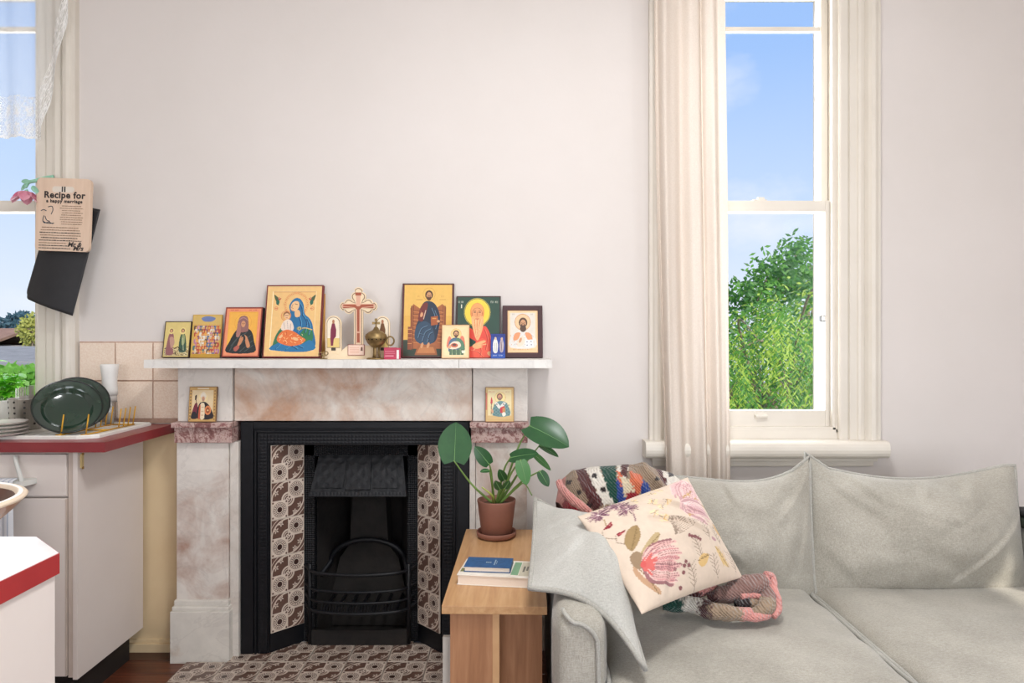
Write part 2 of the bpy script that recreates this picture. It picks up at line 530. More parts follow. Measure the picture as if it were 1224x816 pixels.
def sash_window(idx, hole, lift=True):
    x0, x1, z0, z1 = hole; z0 = 0.895
    cx = (x0 + x1) / 2
    w = thing('window_%d' % idx, None, None, (cx, 0, z0), kind='structure')
    kw = dict(parent=w, world_co=True)
    # architrave: left, right, head
    zt = z1 + 0.165
    link('architrave', fin(prism([(x1 + a, -p) for a, p in ARCH], 'z', z0 - 0.03, zt)), WHITE_WOOD, **kw)
    link('architrave', fin(prism([(x0 - a, -p) for a, p in ARCH], 'z', z0 - 0.03, zt)), WHITE_WOOD, **kw)
    link('architrave', fin(prism([(-p, z1 + a) for a, p in ARCH], 'x', x0, x1)), WHITE_WOOD, **kw)
    # sill board with rounded nose and horns, apron moulding under it
    zs = 0.868
    nose = [(-0.085 + 0.034 * (1 - math.cos(t)) * 0.6, zs - 0.034 - 0.034 * math.sin(t)) for t in np.linspace(-PI / 2, PI / 2, 9)]
    prof = [(0.10, zs + 0.0), (0.0, zs)] + nose + [(0.0, zs - 0.068), (0.0, zs - 0.02), (0.10, zs - 0.02)]
    link('window_sill', fin(prism([(y, z) for y, z in prof[1:-1]], 'x', x0 - 0.19, x1 + 0.175), bevel=0.004), WHITE_WOOD, **kw)
    boxes('apron', [(x0 - 0.155, x1 + 0.15, -0.035, 0, zs - 0.088, zs - 0.066), (x0 - 0.15, x1 + 0.14, -0.02, 0, zs - 0.11, zs - 0.088)], WHITE_WOOD, bevel=0.004, **kw)
    # box frame: jamb linings, stop beads, inner sill steps
    boxes('jamb_lining', [(x0, x0 + 0.006, 0, WT, z0, z1), (x1 - 0.006, x1, 0, WT, z0, z1), (x0, x1, 0, WT, z1 - 0.006, z1), (x0, x1, 0.0, WT + 0.04, z0 - 0.03, z0 + 0.012)], WHITE_WOOD, **kw)
    boxes('stop_bead', [(x0, x0 + 0.02, 0.004, 0.024, z0, z1), (x1 - 0.02, x1, 0.004, 0.024, z0, z1), (x0, x1, 0.004, 0.03, z0, z0 + 0.022)], WHITE_WOOD, bevel=0.003, **kw)
    zm0, zm1 = 1.816, 1.862
    # lower sash (inner)
    ya, yb = 0.028, 0.066
    s = 0.038
    lo = boxes('lower_sash', [(x0 + 0.008, x0 + s, ya, yb, z0 + 0.014, zm1), (x1 - s, x1 - 0.008, ya, yb, z0 + 0.014, zm1),
                              (x0 + s, x1 - s, ya, yb, z0 + 0.014, 0.984), (x0 + s, x1 - s, ya, yb, zm0, zm1)], WHITE_WOOD, bevel=0.003, **kw)
    box('pane', (x0 + s, x1 - s, 0.046, 0.049, 0.984, zm0), GLASS, lo, world_co=True)
    # upper sash (outer)
    yc, yd = 0.07, 0.108
    up = boxes('upper_sash', [(x0 + 0.008, x0 + s, yc, yd, zm0 + 0.004, z1 - 0.01), (x1 - s, x1 - 0.008, yc, yd, zm0 + 0.004, z1 - 0.01),
                              (x0 + s, x1 - s, yc, yd, 2.735, z1 - 0.01), (x0 + s, x1 - s, yc, yd, zm0 + 0.004, zm1 - 0.008),
                              (x0 + s, x1 - s, yc + 0.008, yd - 0.008, 2.592, 2.612)], WHITE_WOOD, bevel=0.003, **kw)
    box('pane', (x0 + s, x1 - s, 0.088, 0.091, zm1 - 0.008, 2.592), GLASS, up, world_co=True)
    box('pane', (x0 + s, x1 - s, 0.088, 0.091, 2.612, 2.735), GLASS, up, world_co=True)
    # outer reveal
    boxes('outer_frame', [(x0 - 0.01, x0 + 0.022, 0.11, 0.165, z0, z1), (x1 - 0.022, x1 + 0.01, 0.11, 0.165, z0, z1), (x0, x1, 0.115, 0.27, z0, z0 + 0.03)], WHITE_WOOD, bevel=0.003, **kw)
    if lift:
        # hook lift on the bottom rail, catch on the meeting rail
        lf = P(910, 497, 2.90); yl = ya
        boxes('sash_lift', [(lf.x - 0.026, lf.x + 0.026, yl - 0.016, yl + 0.001, lf.z - 0.006, lf.z + 0.004), (lf.x - 0.026, lf.x + 0.026, yl - 0.004, yl + 0.001, lf.z - 0.012, lf.z + 0.012)], WHITE_WOOD, bevel=0.002, **kw)
        boxes('sash_catch', [(lf.x - 0.028, lf.x + 0.028, yl + 0.004, yl + 0.03, zm1, zm1 + 0.006), (lf.x - 0.008, lf.x + 0.02, yl + 0.008, yl + 0.024, zm1 + 0.006, zm1 + 0.016)], WHITE_WOOD, bevel=0.002, **kw)
        hk = P(975, 381, 2.96)
        boxes('pane_latch', [(x1 - 0.055, x1 - 0.038, 0.03, 0.045, hk.z - 0.012, hk.z - 0.008), (x1 - 0.055, x1 - 0.038, 0.03, 0.045, hk.z + 0.008, hk.z + 0.012), (x1 - 0.058, x1 - 0.053, 0.03, 0.045, hk.z - 0.012, hk.z + 0.012)], mk('latch_dark', (30, 28, 28), 0.4), **kw)
    return w


sash_window(1, OPEN[0])
sash_window(2, OPEN[1], False)

# ------------------------------------------------------------------ wall tiles behind the counter, skirting and cream boxing
m, nt, b = new_mat('wall_tile_glaze')
sp = noise_tex(nt, 160, 3, 0.7)
oi = nt.nodes.new('ShaderNodeObjectInfo')
base = ramp(nt, sp, [(0.35, (240, 222, 205)), (0.62, (229, 204, 183))])
nt.links.new(mixc(nt, E(nt, oi.outputs['Random']) * 0.25, base, (238, 226, 212)), b.inputs['Base Color'])
b.inputs['Roughness'].default_value = 0.28
TILEM = m
GROUT = mk('tile_grout', (196, 165, 145), 0.9, var=50, col2=(176, 140, 120))
xs = [-1.789, -1.640, -1.484, -1.345]
zs = [0.932, 0.952, 1.110, 1.270]
box('tile_grout', (-1.790, -1.3435, -0.005, 0.0, 0.934, 1.272), GROUT, wall_back)
for i in range(3):
    for j in (1, 2):
        box('tile', (xs[i] + 0.003, xs[i + 1] - 0.003, -0.011, -0.004, zs[j] + 0.003, zs[j + 1] - 0.003), TILEM, wall_back, bevel=0.0015)
tag(box('trim_1', (-1.62, -1.35, -0.022, 0.0, 0.03, 0.895), CREAM), kind='structure')
tag(boxes('baseboard_left', [(-1.62, -1.354, -0.04, 0.0, 0.0, 0.035), (-1.62, -1.354, -0.03, 0.0, 0.035, 0.05)], CREAM, bevel=0.003), kind='structure')
tag(boxes('baseboard_back', [(0.075, XR, -0.022, 0.0, 0.0, 0.14), (0.075, XR, -0.014, 0.0, 0.14, 0.17)], WHITE_WOOD, bevel=0.004), kind='structure')
# ------------------------------------------------------------------ marble chimneypiece
def marble(name, c_white, c_stain, stain_amt, vein=(150, 140, 135), scale=2.2):
    m, nt, b = new_mat(name)
    st = noise_tex(nt, scale, 5, 0.6, distort=0.6)
    wh = noise_tex(nt, 14, 6, 0.65)
    base = ramp(nt, wh, [(0.3, c_white), (0.75, tuple(c * 0.93 for c in c_white))])
    s = ((st - (0.62 - stain_amt)) * 4.0).clamp() * (0.35 + wh * 0.9)
    col = mixc(nt, s.clamp() * 1.0, base, c_stain)
    v = noise_tex(nt, 3.2, 7, 0.62, distort=1.6)
    vv = (1.0 - ((v - 0.5).abs() * 40.0).clamp()) * 0.16
    col = mixc(nt, vv, col, vein)
    nt.links.new(col, b.inputs['Base Color'])
    b.inputs['Roughness'].default_value = 0.42
    add_bump(nt, b, wh, 0.06, 0.003)
    return m


MARB_SHELF = marble('marble_shelf', (232, 229, 224), (205, 198, 188), 0.02)
MARB_GREY = marble('marble_corner', (226, 219, 211), (198, 180, 166), 0.08, scale=4)
MARB_STAIN = marble('marble_frieze', (232, 224, 214), (186, 140, 108), 0.245, scale=4.2)
MARB_JAMB = marble('marble_jamb', (232, 225, 217), (168, 126, 106), 0.19, scale=5.0)
MARB_PLINTH = marble('marble_plinth', (228, 223, 214), (196, 172, 150), 0.02, scale=6)
# red veined marble of the capitals
m, nt, b = new_mat('marble_red')
v1 = noise_tex(nt, 16, 7, 0.72, distort=1.4, stretch=(1.2, 1, 1))
v2 = noise_tex(nt, 45, 5, 0.7, distort=2.0)
nt.links.new(ramp(nt, v1 * 0.7 + v2 * 0.3, [(0.34, (98, 58, 58)), (0.46, (140, 96, 92)), (0.53, (205, 180, 172)), (0.60, (150, 104, 100)), (0.72, (112, 70, 70))]), b.inputs['Base Color'])
b.inputs['Roughness'].default_value = 0.3
MARB_RED = m

fp = thing('fireplace_surround', 'white and rust-stained marble chimneypiece with long mantel shelf and red marble capitals', 'fireplace', (-0.64, 0, 0))
K = dict(parent=fp, world_co=True)
# shelf in two lengths with a fine crack
link('mantel_shelf', fin(prism([(-1.413, -0.215), (-0.205, -0.215), (-0.207, 0.0), (-1.413, 0.0)], 'z', 1.172, 1.204), bevel=0.004), MARB_SHELF, **K)
link('mantel_shelf', fin(prism([(-0.2035, -0.215), (0.154, -0.215), (0.154, 0.0), (-0.2055, 0.0)], 'z', 1.172, 1.204), bevel=0.004), MARB_SHELF, **K)
box('frieze', (-1.113, -0.160, -0.095, 0, 0.955, 1.171), MARB_STAIN, bevel=0.002, **K)
for xa, xb in ((-1.334, -1.117), (-0.156, 0.062)):
    box('corner_block', (xa, xb, -0.108, 0, 0.955, 1.171), MARB_GREY, bevel=0.003, **K)
for xa, xb in ((-1.342, -1.106), (-0.166, 0.066)):
    c = box('capital', (xa + 0.004, xb - 0.004, -0.130, 0, 0.872, 0.932), MARB_RED, bevel=0.003, **K)
    box('capital_ledge', (xa, xb, -0.150, 0, 0.9335, 0.954), MARB_RED, c, bevel=0.004, world_co=True)
for xa, xb, sx in ((-1.338, -1.132, 1), (-0.144, 0.060, -1)):
    box('jamb', (xa, xb, -0.110, 0, 0.245, 0.871), MARB_JAMB, bevel=0.003, **K)
for xa, xb in ((-1.130, -1.096), (-0.170, -0.146)):
    box('jamb_slip', (xa, xb, -0.098, 0, 0.0, 0.871), MARB_GREY, bevel=0.003, **K)
for xa, xb in ((-1.352, -1.118), (-0.158, 0.074)):
    p = box('plinth', (xa, xb, -0.136, 0, 0.0, 0.205), MARB_PLINTH, bevel=0.003, **K)
    boxes('plinth_moulding', [(xa + 0.004, xb - 0.004, -0.130, 0, 0.205, 0.222), (xa + 0.009, xb - 0.009, -0.122, 0, 0.222, 0.245)], MARB_PLINTH, p, bevel=0.005, world_co=True)

# ------------------------------------------------------------------ patterned brown and cream tiles
def tile_pattern(name, dirty=0.0):
    m, nt, b = new_mat(name)
    uvn = nt.nodes.new('ShaderNodeUVMap'); sp = nt.nodes.new('ShaderNodeSeparateXYZ')
    nt.links.new(uvn.outputs[0], sp.inputs[0])
    u, v = E(nt, sp.outputs[0]) * 2.0, E(nt, sp.outputs[1]) * 2.0
    iu, iv = u.floor(), v.floor()
    fu, fv = u.frac() - 0.5, v.frac() - 0.5
    ck = ((iu + iv) * 0.5).frac() * 2.0               # 0: sun cell, 1: flower cell
    r = (fu * fu + fv * fv).sqrt()
    an = fv.atan2(fu)
    # sun cell, mask 1 = dark
    disc = r < 0.15
    ring1 = r.band(0.20, 0.235)
    dots = r.band(0.265, 0.345) * ((an * 18.0).sin() > -0.15)
    ring2 = r.band(0.375, 0.40)
    cu, cv = fu.abs() - 0.40, fv.abs() - 0.40
    corner = ((cu * cu + cv * cv).sqrt()) < 0.055
    sun_d = disc.max(ring1).max(dots).max(ring2).max(corner)
    # flower cell: brown with cream arcs round the tile centre and cream flowers
    gu, gv = E(nt, sp.outputs[0]) * 2.0 - 1.0, E(nt, sp.outputs[1]) * 2.0 - 1.0
    rc = (gu * gu + gv * gv).sqrt()
    arc = rc.band(0.20, 0.25).max(rc.band(0.30, 0.40)).max(rc.band(0.93, 1.0)).max(rc.band(0.06, 0.12))
    def flower(cx, cy, R, n, ph):
        du, dv = gu.abs() - cx, gv.abs() - cy
        rr = (du * du + dv * dv).sqrt()
        pet = ((dv.atan2(du) * n + ph).cos() * 0.35 + 0.65) * R
        return (rr < pet) * (rr > R * 0.22)
    cream = arc.max(flower(0.72, 0.42, 0.17, 5.0, 0.3)).max(flower(0.42, 0.74, 0.16, 5.0, 1.2)).max(rc.band(1.12, 1.16))
    dark = sun_d * (1.0 - ck) + (1.0 - cream) * ck
    tone = disc.max(ring1) * (1.0 - ck)
    n = noise_tex(nt, 30, 4)
    light = ramp(nt, n, [(0.3, (226, 212, 198)), (0.75, (206, 188, 172))])
    brown = mixc(nt, tone, (104, 78, 68), (62, 40, 36))
    col = mixc(nt, dark, light, brown)
    edge = ((E(nt, sp.outputs[0]) - 0.5).abs().max((E(nt, sp.outputs[1]) - 0.5).abs())) > 0.488
    col = mixc(nt, edge, col, (206, 192, 178))
    if dirty:
        n2 = noise_tex(nt, 5, 5, 0.6)
        oi = nt.nodes.new('ShaderNodeObjectInfo')
        col = mixc(nt, (n2 * dirty + E(nt, oi.outputs['Random']) * 0.15), col, (74, 56, 46))
    nt.links.new(col, b.inputs['Base Color'])
    b.inputs['Roughness'].default_value = 0.32
    return m


PATT = tile_pattern('fire_tile_pattern')
PATT_H = tile_pattern('hearth_tile_pattern', 0.42)


def tile_mesh(w, h, t, mat):
    """tile lying in xy, top at z=t, uv over the whole face"""
    bm = bmesh.new(); bbox(bm, -w / 2, w / 2, -h / 2, h / 2, 0, t)
    es = [e for e in bm.edges if all(abs(v.co.z - t) < 1e-6 for v in e.verts)]
    bmesh.ops.bevel(bm, geom=es, offset=0.0012, segments=1, affect='EDGES')
    uv = bm.loops.layers.uv.new('UVMap')
    for f in bm.faces:
        for l in f.loops: l[uv].uv = (l.vert.co.x / w + 0.5, l.vert.co.y / h + 0.5)
    bmesh.ops.recalc_face_normals(bm, faces=bm.faces)
    me = bpy.data.meshes.new('tile'); bm.to_mesh(me); bm.free(); me.materials.append(mat)
    return me


# hearth slab
hearth = tag(thing('hearth', 'flat fireside hearth of brown and cream patterned tiles', 'hearth', (-0.64, -0.22, 0)), None)
boxes('hearth_bed', [(-1.285, -0.177, -0.455, -0.1375, 0.0, 0.006), (-1.092, -0.174, -0.1375, 0.04, 0.0, 0.006)], mk('hearth_grout', (120, 104, 92), 0.9, var=20), hearth, world_co=True)
TP = 0.158
hme = tile_mesh(TP - 0.003, TP - 0.003, 0.007, PATT_H)
for c in range(7):
    for r in range(3):
        if r == 0 and c in (0, 7): pass
        o = bpy.data.objects.new('tile', hme); COL.objects.link(o); o.parent = hearth
        x = -1.203 + c * TP; y = -0.067 - r * TP
        if r == 0 and (x < -1.05 or x > -0.23): COL.objects.unlink(o); bpy.data.objects.remove(o); continue
        o.location = Vector((x, y, 0.006)) - root_loc(hearth)
for c in range(5):
    o = bpy.data.objects.new('tile', hme); COL.objects.link(o); o.parent = hearth
    o.location = Vector((-0.966 + c * TP - 0.0, -0.067 + TP - 0.004, 0.0052)) - root_loc(hearth)
    if not (-0.92 < -0.966 + c * TP < -0.36): COL.objects.unlink(o); bpy.data.objects.remove(o)

# ------------------------------------------------------------------ cast iron insert
def iron_mat(name, relief):
    m, nt, b = new_mat(name)
    n = noise_tex(nt, 25, 5, 0.65)
    nt.links.new(ramp(nt, n, [(0.3, (10, 12, 17)), (0.7, (20, 22, 27))]), b.inputs['Base Color'])
    b.inputs['Roughness'].default_value = 0.46
    b.inputs['Metallic'].default_value = 0.0
    b.inputs['Specular IOR Level'].default_value = 0.35
    sp = nt.nodes.new('ShaderNodeSeparateXYZ'); nt.links.new(tex_coord(nt), sp.inputs[0])
    x, z = E(nt, sp.outputs[0]), E(nt, sp.outputs[2])
    if relief == 'guilloche':
        h = ((x * 220.0).sin() * (z * 220.0).sin()).abs() + n * 0.5
        add_bump(nt, b, h, 0.35, 0.003)
    elif relief == 'reed':
        add_bump(nt, b, (x * 700.0).sin() * 0.5 + (z * 700.0).sin() * 0.5, 0.7, 0.003)
    elif relief == 'scroll':
        h = ((x * 130.0).sin() + (z * 130.0).cos() + noise_tex(nt, 40, 2) * 3.0).sin()
        add_bump(nt, b, h, 0.3, 0.003)
    else:
        add_bump(nt, b, n, 0.2, 0.003)
    return m


IRON = iron_mat('cast_iron', None)
IRON_G = iron_mat('cast_iron_band', 'guilloche')
IRON_R = iron_mat('cast_iron_reeded', 'reed')
IRON_S = iron_mat('cast_iron_scroll', 'scroll')
SOOT = mk('soot', (16, 14, 14), 0.85, var=9, col2=(38, 33, 30), bump=(22, 0.5, 0.01))
ins = thing('fireplace_insert', 'black cast iron fireplace insert with splayed patterned tile cheeks and bowed grate bars', 'fireplace', (-0.634, 0, 0))
K = dict(parent=ins, world_co=True)
L, R_, T = -1.094, -0.172, 0.948
def ring_boxes(a, b, c, d, w, y0, y1, top=None):
    top = top or w
    return [(a, a + w, y0, y1, c, d), (b - w, b, y0, y1, c, d), (a + w, b - w, y0, y1, d - top, d)]
boxes('frame', ring_boxes(L, R_, 0.0135, T, 0.112, -0.072, 0.0, 0.094), IRON, bevel=0.002, **K)
boxes('frame_edge', ring_boxes(L, R_, 0.0135, T, 0.050, -0.082, -0.071, 0.028), IRON, bevel=0.004, **K)
boxes('frame_bead', ring_boxes(L + 0.056, R_ - 0.056, 0.0135, T - 0.034, 0.008, -0.084, -0.071), IRON, bevel=0.003, **K)
boxes('ornament_band', ring_boxes(L + 0.068, R_ - 0.068, 0.0135, T - 0.046, 0.038, -0.078, -0.071, 0.042), IRON_G, bevel=0.003, **K)
# splayed cheeks
FX, BX, FY, BY = 0.346, 0.240, -0.070, 0.040
CX = -0.634
tw = math.hypot(FX - BX, BY - FY)
fme = tile_mesh(tw - 0.006, 0.1515, 0.006, PATT)
for s in (-1, 1):
    pts = [(CX + s * FX, FY), (CX + s * BX, BY), (CX + s * (BX + 0.03), BY + 0.02), (CX + s * (FX + 0.012), FY + 0.02)]
    link('cheek', fin(prism(pts, 'z', 0.0135, 0.856)), IRON, **K)
    # local axes of the tile plane: x along the splay, y up, normal into the room
    e1 = Vector((CX + BX * s, BY, 0)) - Vector((CX + FX * s, FY, 0)); e1.normalize()
    if s > 0: e1 = -e1
    e2 = Vector((0, 0, 1)); e3 = e1.cross(e2)
    for k in range(5):
        o = bpy.data.objects.new('cheek_tile', fme); COL.objects.link(o); o.parent = ins
        c = Vector((CX + s * (FX + BX) / 2, (FY + BY) / 2, 0.852 - 0.076 - k * 0.1522)) - root_loc(ins)
        M = Matrix((e1, e2, e3)).transposed().to_4x4(); M.translation = c
        o.matrix_local = M
# head lintel behind the frame and inner register plate
box('lintel', (CX - FX, CX + FX, -0.05, 0.05, 0.853, 0.90), IRON, **K)
IL, IR = CX - BX, CX + BX
boxes('register_plate', [(IL, IL + 0.046, BY - 0.004, BY + 0.03, 0.0135, 0.854), (IR - 0.046, IR, BY - 0.004, BY + 0.03, 0.0135, 0.854), (IL, IR, BY - 0.004, BY + 0.03, 0.79, 0.854)], IRON_R, bevel=0.003, **K)
# hood with relief panel
h0, h1 = 0.175, 0.20
hood = [(CX - h0, BY - 0.002, 0.80), (CX + h0, BY - 0.002, 0.80), (CX + h1, BY - 0.070, 0.635), (CX - h1, BY - 0.070, 0.635),
        (CX - h0, BY + 0.12, 0.80), (CX + h0, BY + 0.12, 0.80), (CX + h1, BY + 0.06, 0.615), (CX - h1, BY + 0.06, 0.615)]
ho = link('hood', mesh(hood, [(0, 1, 2, 3), (4, 7, 6, 5), (0, 4, 5, 1), (3, 2, 6, 7), (0, 3, 7, 4), (1, 5, 6, 2)]), IRON_S, **K)
def on_hood(u, v, off):
    a = Vector(hood[0]).lerp(Vector(hood[1]), u); c = Vector(hood[3]).lerp(Vector(hood[2]), u)
    return a.lerp(c, v) + Vector((0, -0.92, 0.38)) * off
for (u0, u1, v0, v1, of, mm) in ((0.08, 0.34, 0.18, 0.80, 0.005, IRON_S), (0.37, 0.63, 0.14, 0.84, 0.010, IRON_S), (0.66, 0.92, 0.18, 0.80, 0.005, IRON_S), (0.0, 1.0, 0.90, 1.0, 0.008, IRON_G)):
    q = [on_hood(u, v, o) for o in (0, of) for u, v in ((u0, v0), (u1, v0), (u1, v1), (u0, v1))]
    link('hood_panel', mesh(q, [(4, 5, 6, 7), (0, 4, 7, 3), (1, 2, 6, 5), (0, 1, 5, 4), (3, 7, 6, 2)]), mm, ho, world_co=True)
# firebox interior: tapering cheeks, back, throat
fb = [(IL + 0.04, BY + 0.02), (IR - 0.04, BY + 0.02), (CX + 0.12, 0.36), (CX - 0.12, 0.36)]
vs = [(x, y, 0.006) for x, y in fb] + [(x, y, 0.95) for x, y in fb]
link('firebox', mesh(vs, [(0, 3, 7, 4), (3, 2, 6, 7), (2, 1, 5, 6), (4, 7, 6, 5), (0, 1, 2, 3)]), SOOT, **K)
# fire back: bell-shaped clay back with an arched ledge
bp = [(-0.17, 0.0), (-0.165, 0.14), (-0.13, 0.30), (-0.085, 0.36), (-0.07, 0.62), (0.07, 0.62), (0.085, 0.36), (0.13, 0.30), (0.165, 0.14), (0.17, 0.0)]
link('fire_back', fin(prism([(CX + a, 0.012 + c) for a, c in bp], 'y', 0.20, 0.30), bevel=0.012), mk('fire_clay', (44, 40, 37), 0.85, var=8, col2=(24, 22, 21), bump=(18, 0.5, 0.01)), **K)
ar = [(CX + 0.165 * math.cos(t), 0.175, 0.30 + 0.10 * math.sin(t)) for t in np.linspace(0, PI, 14)]
tube('fire_back_arch', [(CX + 0.19, 0.10, 0.27)] + ar + [(CX - 0.19, 0.10, 0.27)], 0.012, IRON, ins, world_co=True)
# grate: four bowed bars, end posts, fret and bottom bars
for z, yb, r in ((0.325, -0.062, 0.0075), (0.252, -0.052, 0.006), (0.207, -0.052, 0.006), (0.165, -0.055, 0.0075)):
    path = [(CX - 0.236, 0.038, z + 0.012), (CX - 0.20, 0.0, z), (CX - 0.15, yb * 0.7, z), (CX, yb, z - 0.002), (CX + 0.15, yb * 0.7, z), (CX + 0.20, 0.0, z), (CX + 0.236, 0.038, z + 0.012)]
    tube('grate_bar', catmull(path, 6), r, IRON, ins, world_co=True)
for s in (-1, 1):
    tube('grate_post', [(CX + s * 0.205, 0.004, 0.02), (CX + s * 0.205, 0.004, 0.35)], 0.009, IRON, ins, world_co=True)
fr = []
for k in range(26):
    x0 = CX - 0.15 + k * 0.012
    y0 = -0.036 - 0.016 * (1 - ((x0 - CX) / 0.15) ** 2)
    fr.append(tube_data([(x0, y0, 0.167), (x0 + 0.008, y0, 0.205)], 0.0028, 5))
link('grate_fret', mesh(*join_data(fr)), IRON, **K)
for k in range(7):
    x = CX - 0.15 + k * 0.05
    tube('grate_floor_bar', [(x, -0.02, 0.15), (x, 0.20, 0.15)], 0.007, IRON, ins, seg=6, world_co=True)
boxes('ash_box', [(CX - 0.20, CX + 0.20, 0.0, 0.02, 0.006, 0.075)], SOOT, bevel=0.004, **K)
# ------------------------------------------------------------------ painted panels on the mantel
PRINT = vcol_mat('painted_panel', 0.38, coat=0.15)
SKIN, SKIN_D = (222, 170, 126), (178, 118, 82)
GOLD, GOLD_L = (238, 196, 122), (244, 214, 158)


def head(p, x, y, r, hair, skin=SKIN, beard=None, halo=None, hr=1.9, hc=None):
    if halo: p.ell(x, y, r * hr, r * hr, halo)
    if hc: p.ring(x, y, r * hr - 0.5, r * hr + 0.3, hc)
    p.ell(x, y - r * 0.1, r * 1.08, r * 1.22, hair)
    p.ell(x, y + r * 0.12, r * 0.72, r * 0.98, skin)
    if beard: p.ell(x, y + r * 0.75, r * 0.62, r * 0.62, beard); p.ell(x, y + r * 0.42, r * 0.3, r * 0.14, skin)
    for s in (-1, 1): p.rect(x + s * r * 0.3 - r * 0.16, y - r * 0.1, x + s * r * 0.3 + r * 0.16, y + r * 0.03, (70, 42, 32))
    p.rect(x - r * 0.07, y - r * 0.05, x + r * 0.07, y + r * 0.35, SKIN_D)
    p.rect(x - r * 0.22, y + r * 0.5, x + r * 0.22, y + r * 0.58, (150, 72, 60))


def glyphs(p, x, y, w, h, c, n=5):
    rnd = random.Random(int(x * 31 + y * 17))
    st = w / n
    for k in range(n):
        xx = x + k * st
        p.rect(xx, y, xx + st * 0.22, y + h, c)
        if rnd.random() < 0.6: p.rect(xx, y + h * rnd.choice((0, .4, .8)), xx + st * 0.7, y + h * 0.2 + h * rnd.choice((0, .4, .6)), c)


def art_two_figures():
    p = Paint(100, 130, 1.1, (214, 190, 120))
    p.rect(5, 5, 95, 125, (222, 200, 128)); p.rect(5, 96, 95, 125, (206, 190, 140))
    rnd = random.Random(3)
    for k in range(160):
        p.ell(rnd.uniform(5, 95), rnd.uniform(92, 123), rnd.uniform(1, 4), rnd.uniform(0.8, 2), rnd.choice([(60, 44, 36), (120, 92, 62), (232, 220, 180), (160, 130, 80)]))
    p.poly([(12, 118), (14, 70), (20, 44), (32, 42), (38, 60), (36, 90), (40, 118)], (150, 96, 100), 4)
    p.poly([(22, 60), (36, 58), (42, 80), (30, 96)], (192, 150, 132), 4)
    head(p, 26, 34, 6, (110, 70, 50), halo=(232, 210, 140))
    p.poly([(60, 106), (60, 66), (66, 44), (78, 46), (86, 74), (88, 106), (74, 112)], (52, 84, 68), 4)
    p.poly([(68, 50), (78, 50), (80, 78), (70, 84)], (150, 160, 110), 4)
    p.line([(72, 60), (78, 104)], 2, (200, 205, 170)); head(p, 70, 34, 6.5, (96, 66, 46), halo=(236, 214, 140))
    p.line([(42, 98), (56, 92), (70, 104)], 3, (50, 36, 30))
    return p


def art_crowd():
    p = Paint(100, 128, 1.15, (206, 168, 82))
    p.rect(3, 3, 97, 30, (214, 180, 104)); p.rect(3, 116, 97, 126, (202, 160, 58))
    p.poly([(30, 10), (52, 4), (78, 10), (66, 20), (40, 20)], (110, 128, 176), 4)
    rnd = random.Random(11)
    pal = [(176, 60, 56), (196, 92, 52), (72, 96, 140), (220, 214, 206), (140, 72, 100), (64, 108, 112), (226, 150, 64), (180, 120, 150), (92, 60, 52), (206, 190, 170)]
    for row in range(9):
        y = 30 + row * 10
        n = 9 + (row % 2)
        for k in range(n):
            x = 8 + (k + 0.5 * (row % 2)) * 86 / n + rnd.uniform(-2, 2) + 3
            c = rnd.choice(pal)
            p.poly([(x - 4, y + 16), (x - 4.5, y + 5), (x, y + 2), (x + 4.5, y + 5), (x + 4, y + 16)], c, 2)
            p.line([(x, y + 4), (x + rnd.uniform(-2, 2), y + 15)], 1, tuple(min(255, v + 40) for v in c))
            p.ell(x, y, 3.0, 3.2, (228, 186, 92)); p.ell(x, y + 0.4, 1.8, 2.2, (206, 150, 112))
    p.rect(0, 117, 100, 128, (198, 154, 56))
    return p


def art_veiled():
    p = Paint(100, 128, 1.2, (150, 62, 48))
    p.rect(3, 3, 97, 125, (238, 150, 112)); p.rect(11, 12, 89, 116, (240, 176, 72)); p.rect(14, 15, 86, 114, (244, 182, 80))
    for x in (14, 64): glyphs(p, x, 6, 22, 3.2, (198, 88, 60), 8)
    p.ring(50, 40, 22, 22.8, (224, 150, 60))
    p.poly([(12, 116), (18, 88), (30, 64), (42, 54), (62, 54), (76, 64), (84, 88), (86, 116)], (38, 44, 46), 4)
    p.poly([(36, 62), (38, 30), (50, 22), (62, 28), (66, 58), (56, 64)], (150, 104, 100), 4)
    p.poly([(34, 74), (36, 46), (42, 40), (46, 62), (42, 76)], (172, 120, 110), 4)
    head(p, 51, 42, 8.5, (140, 98, 104), skin=(210, 152, 112))
    p.line([(38, 33), (50, 27), (63, 34)], 2, (180, 140, 140), 4)
    for pts in ([(22, 100), (40, 78), (62, 66)], [(30, 112), (52, 92), (74, 72)], [(48, 114), (66, 98), (80, 86)], [(20, 112), (28, 96), (36, 84)], [(60, 114), (74, 104), (82, 98)]):
        p.line(pts, 1.5, (78, 90, 92), 5)
    p.poly([(38, 104), (44, 84), (52, 76), (54, 84), (46, 98)], (206, 140, 100), 4)
    p.poly([(62, 74), (68, 84), (74, 100), (66, 104), (60, 86)], (206, 140, 100), 4)
    p.line([(44, 84), (48, 74)], 2.2, (214, 152, 112)); p.line([(62, 80), (58, 72)], 2.2, (214, 152, 112))
    p.poly([(30, 106), (40, 98), (46, 104), (36, 114)], (178, 96, 84), 3)
    return p


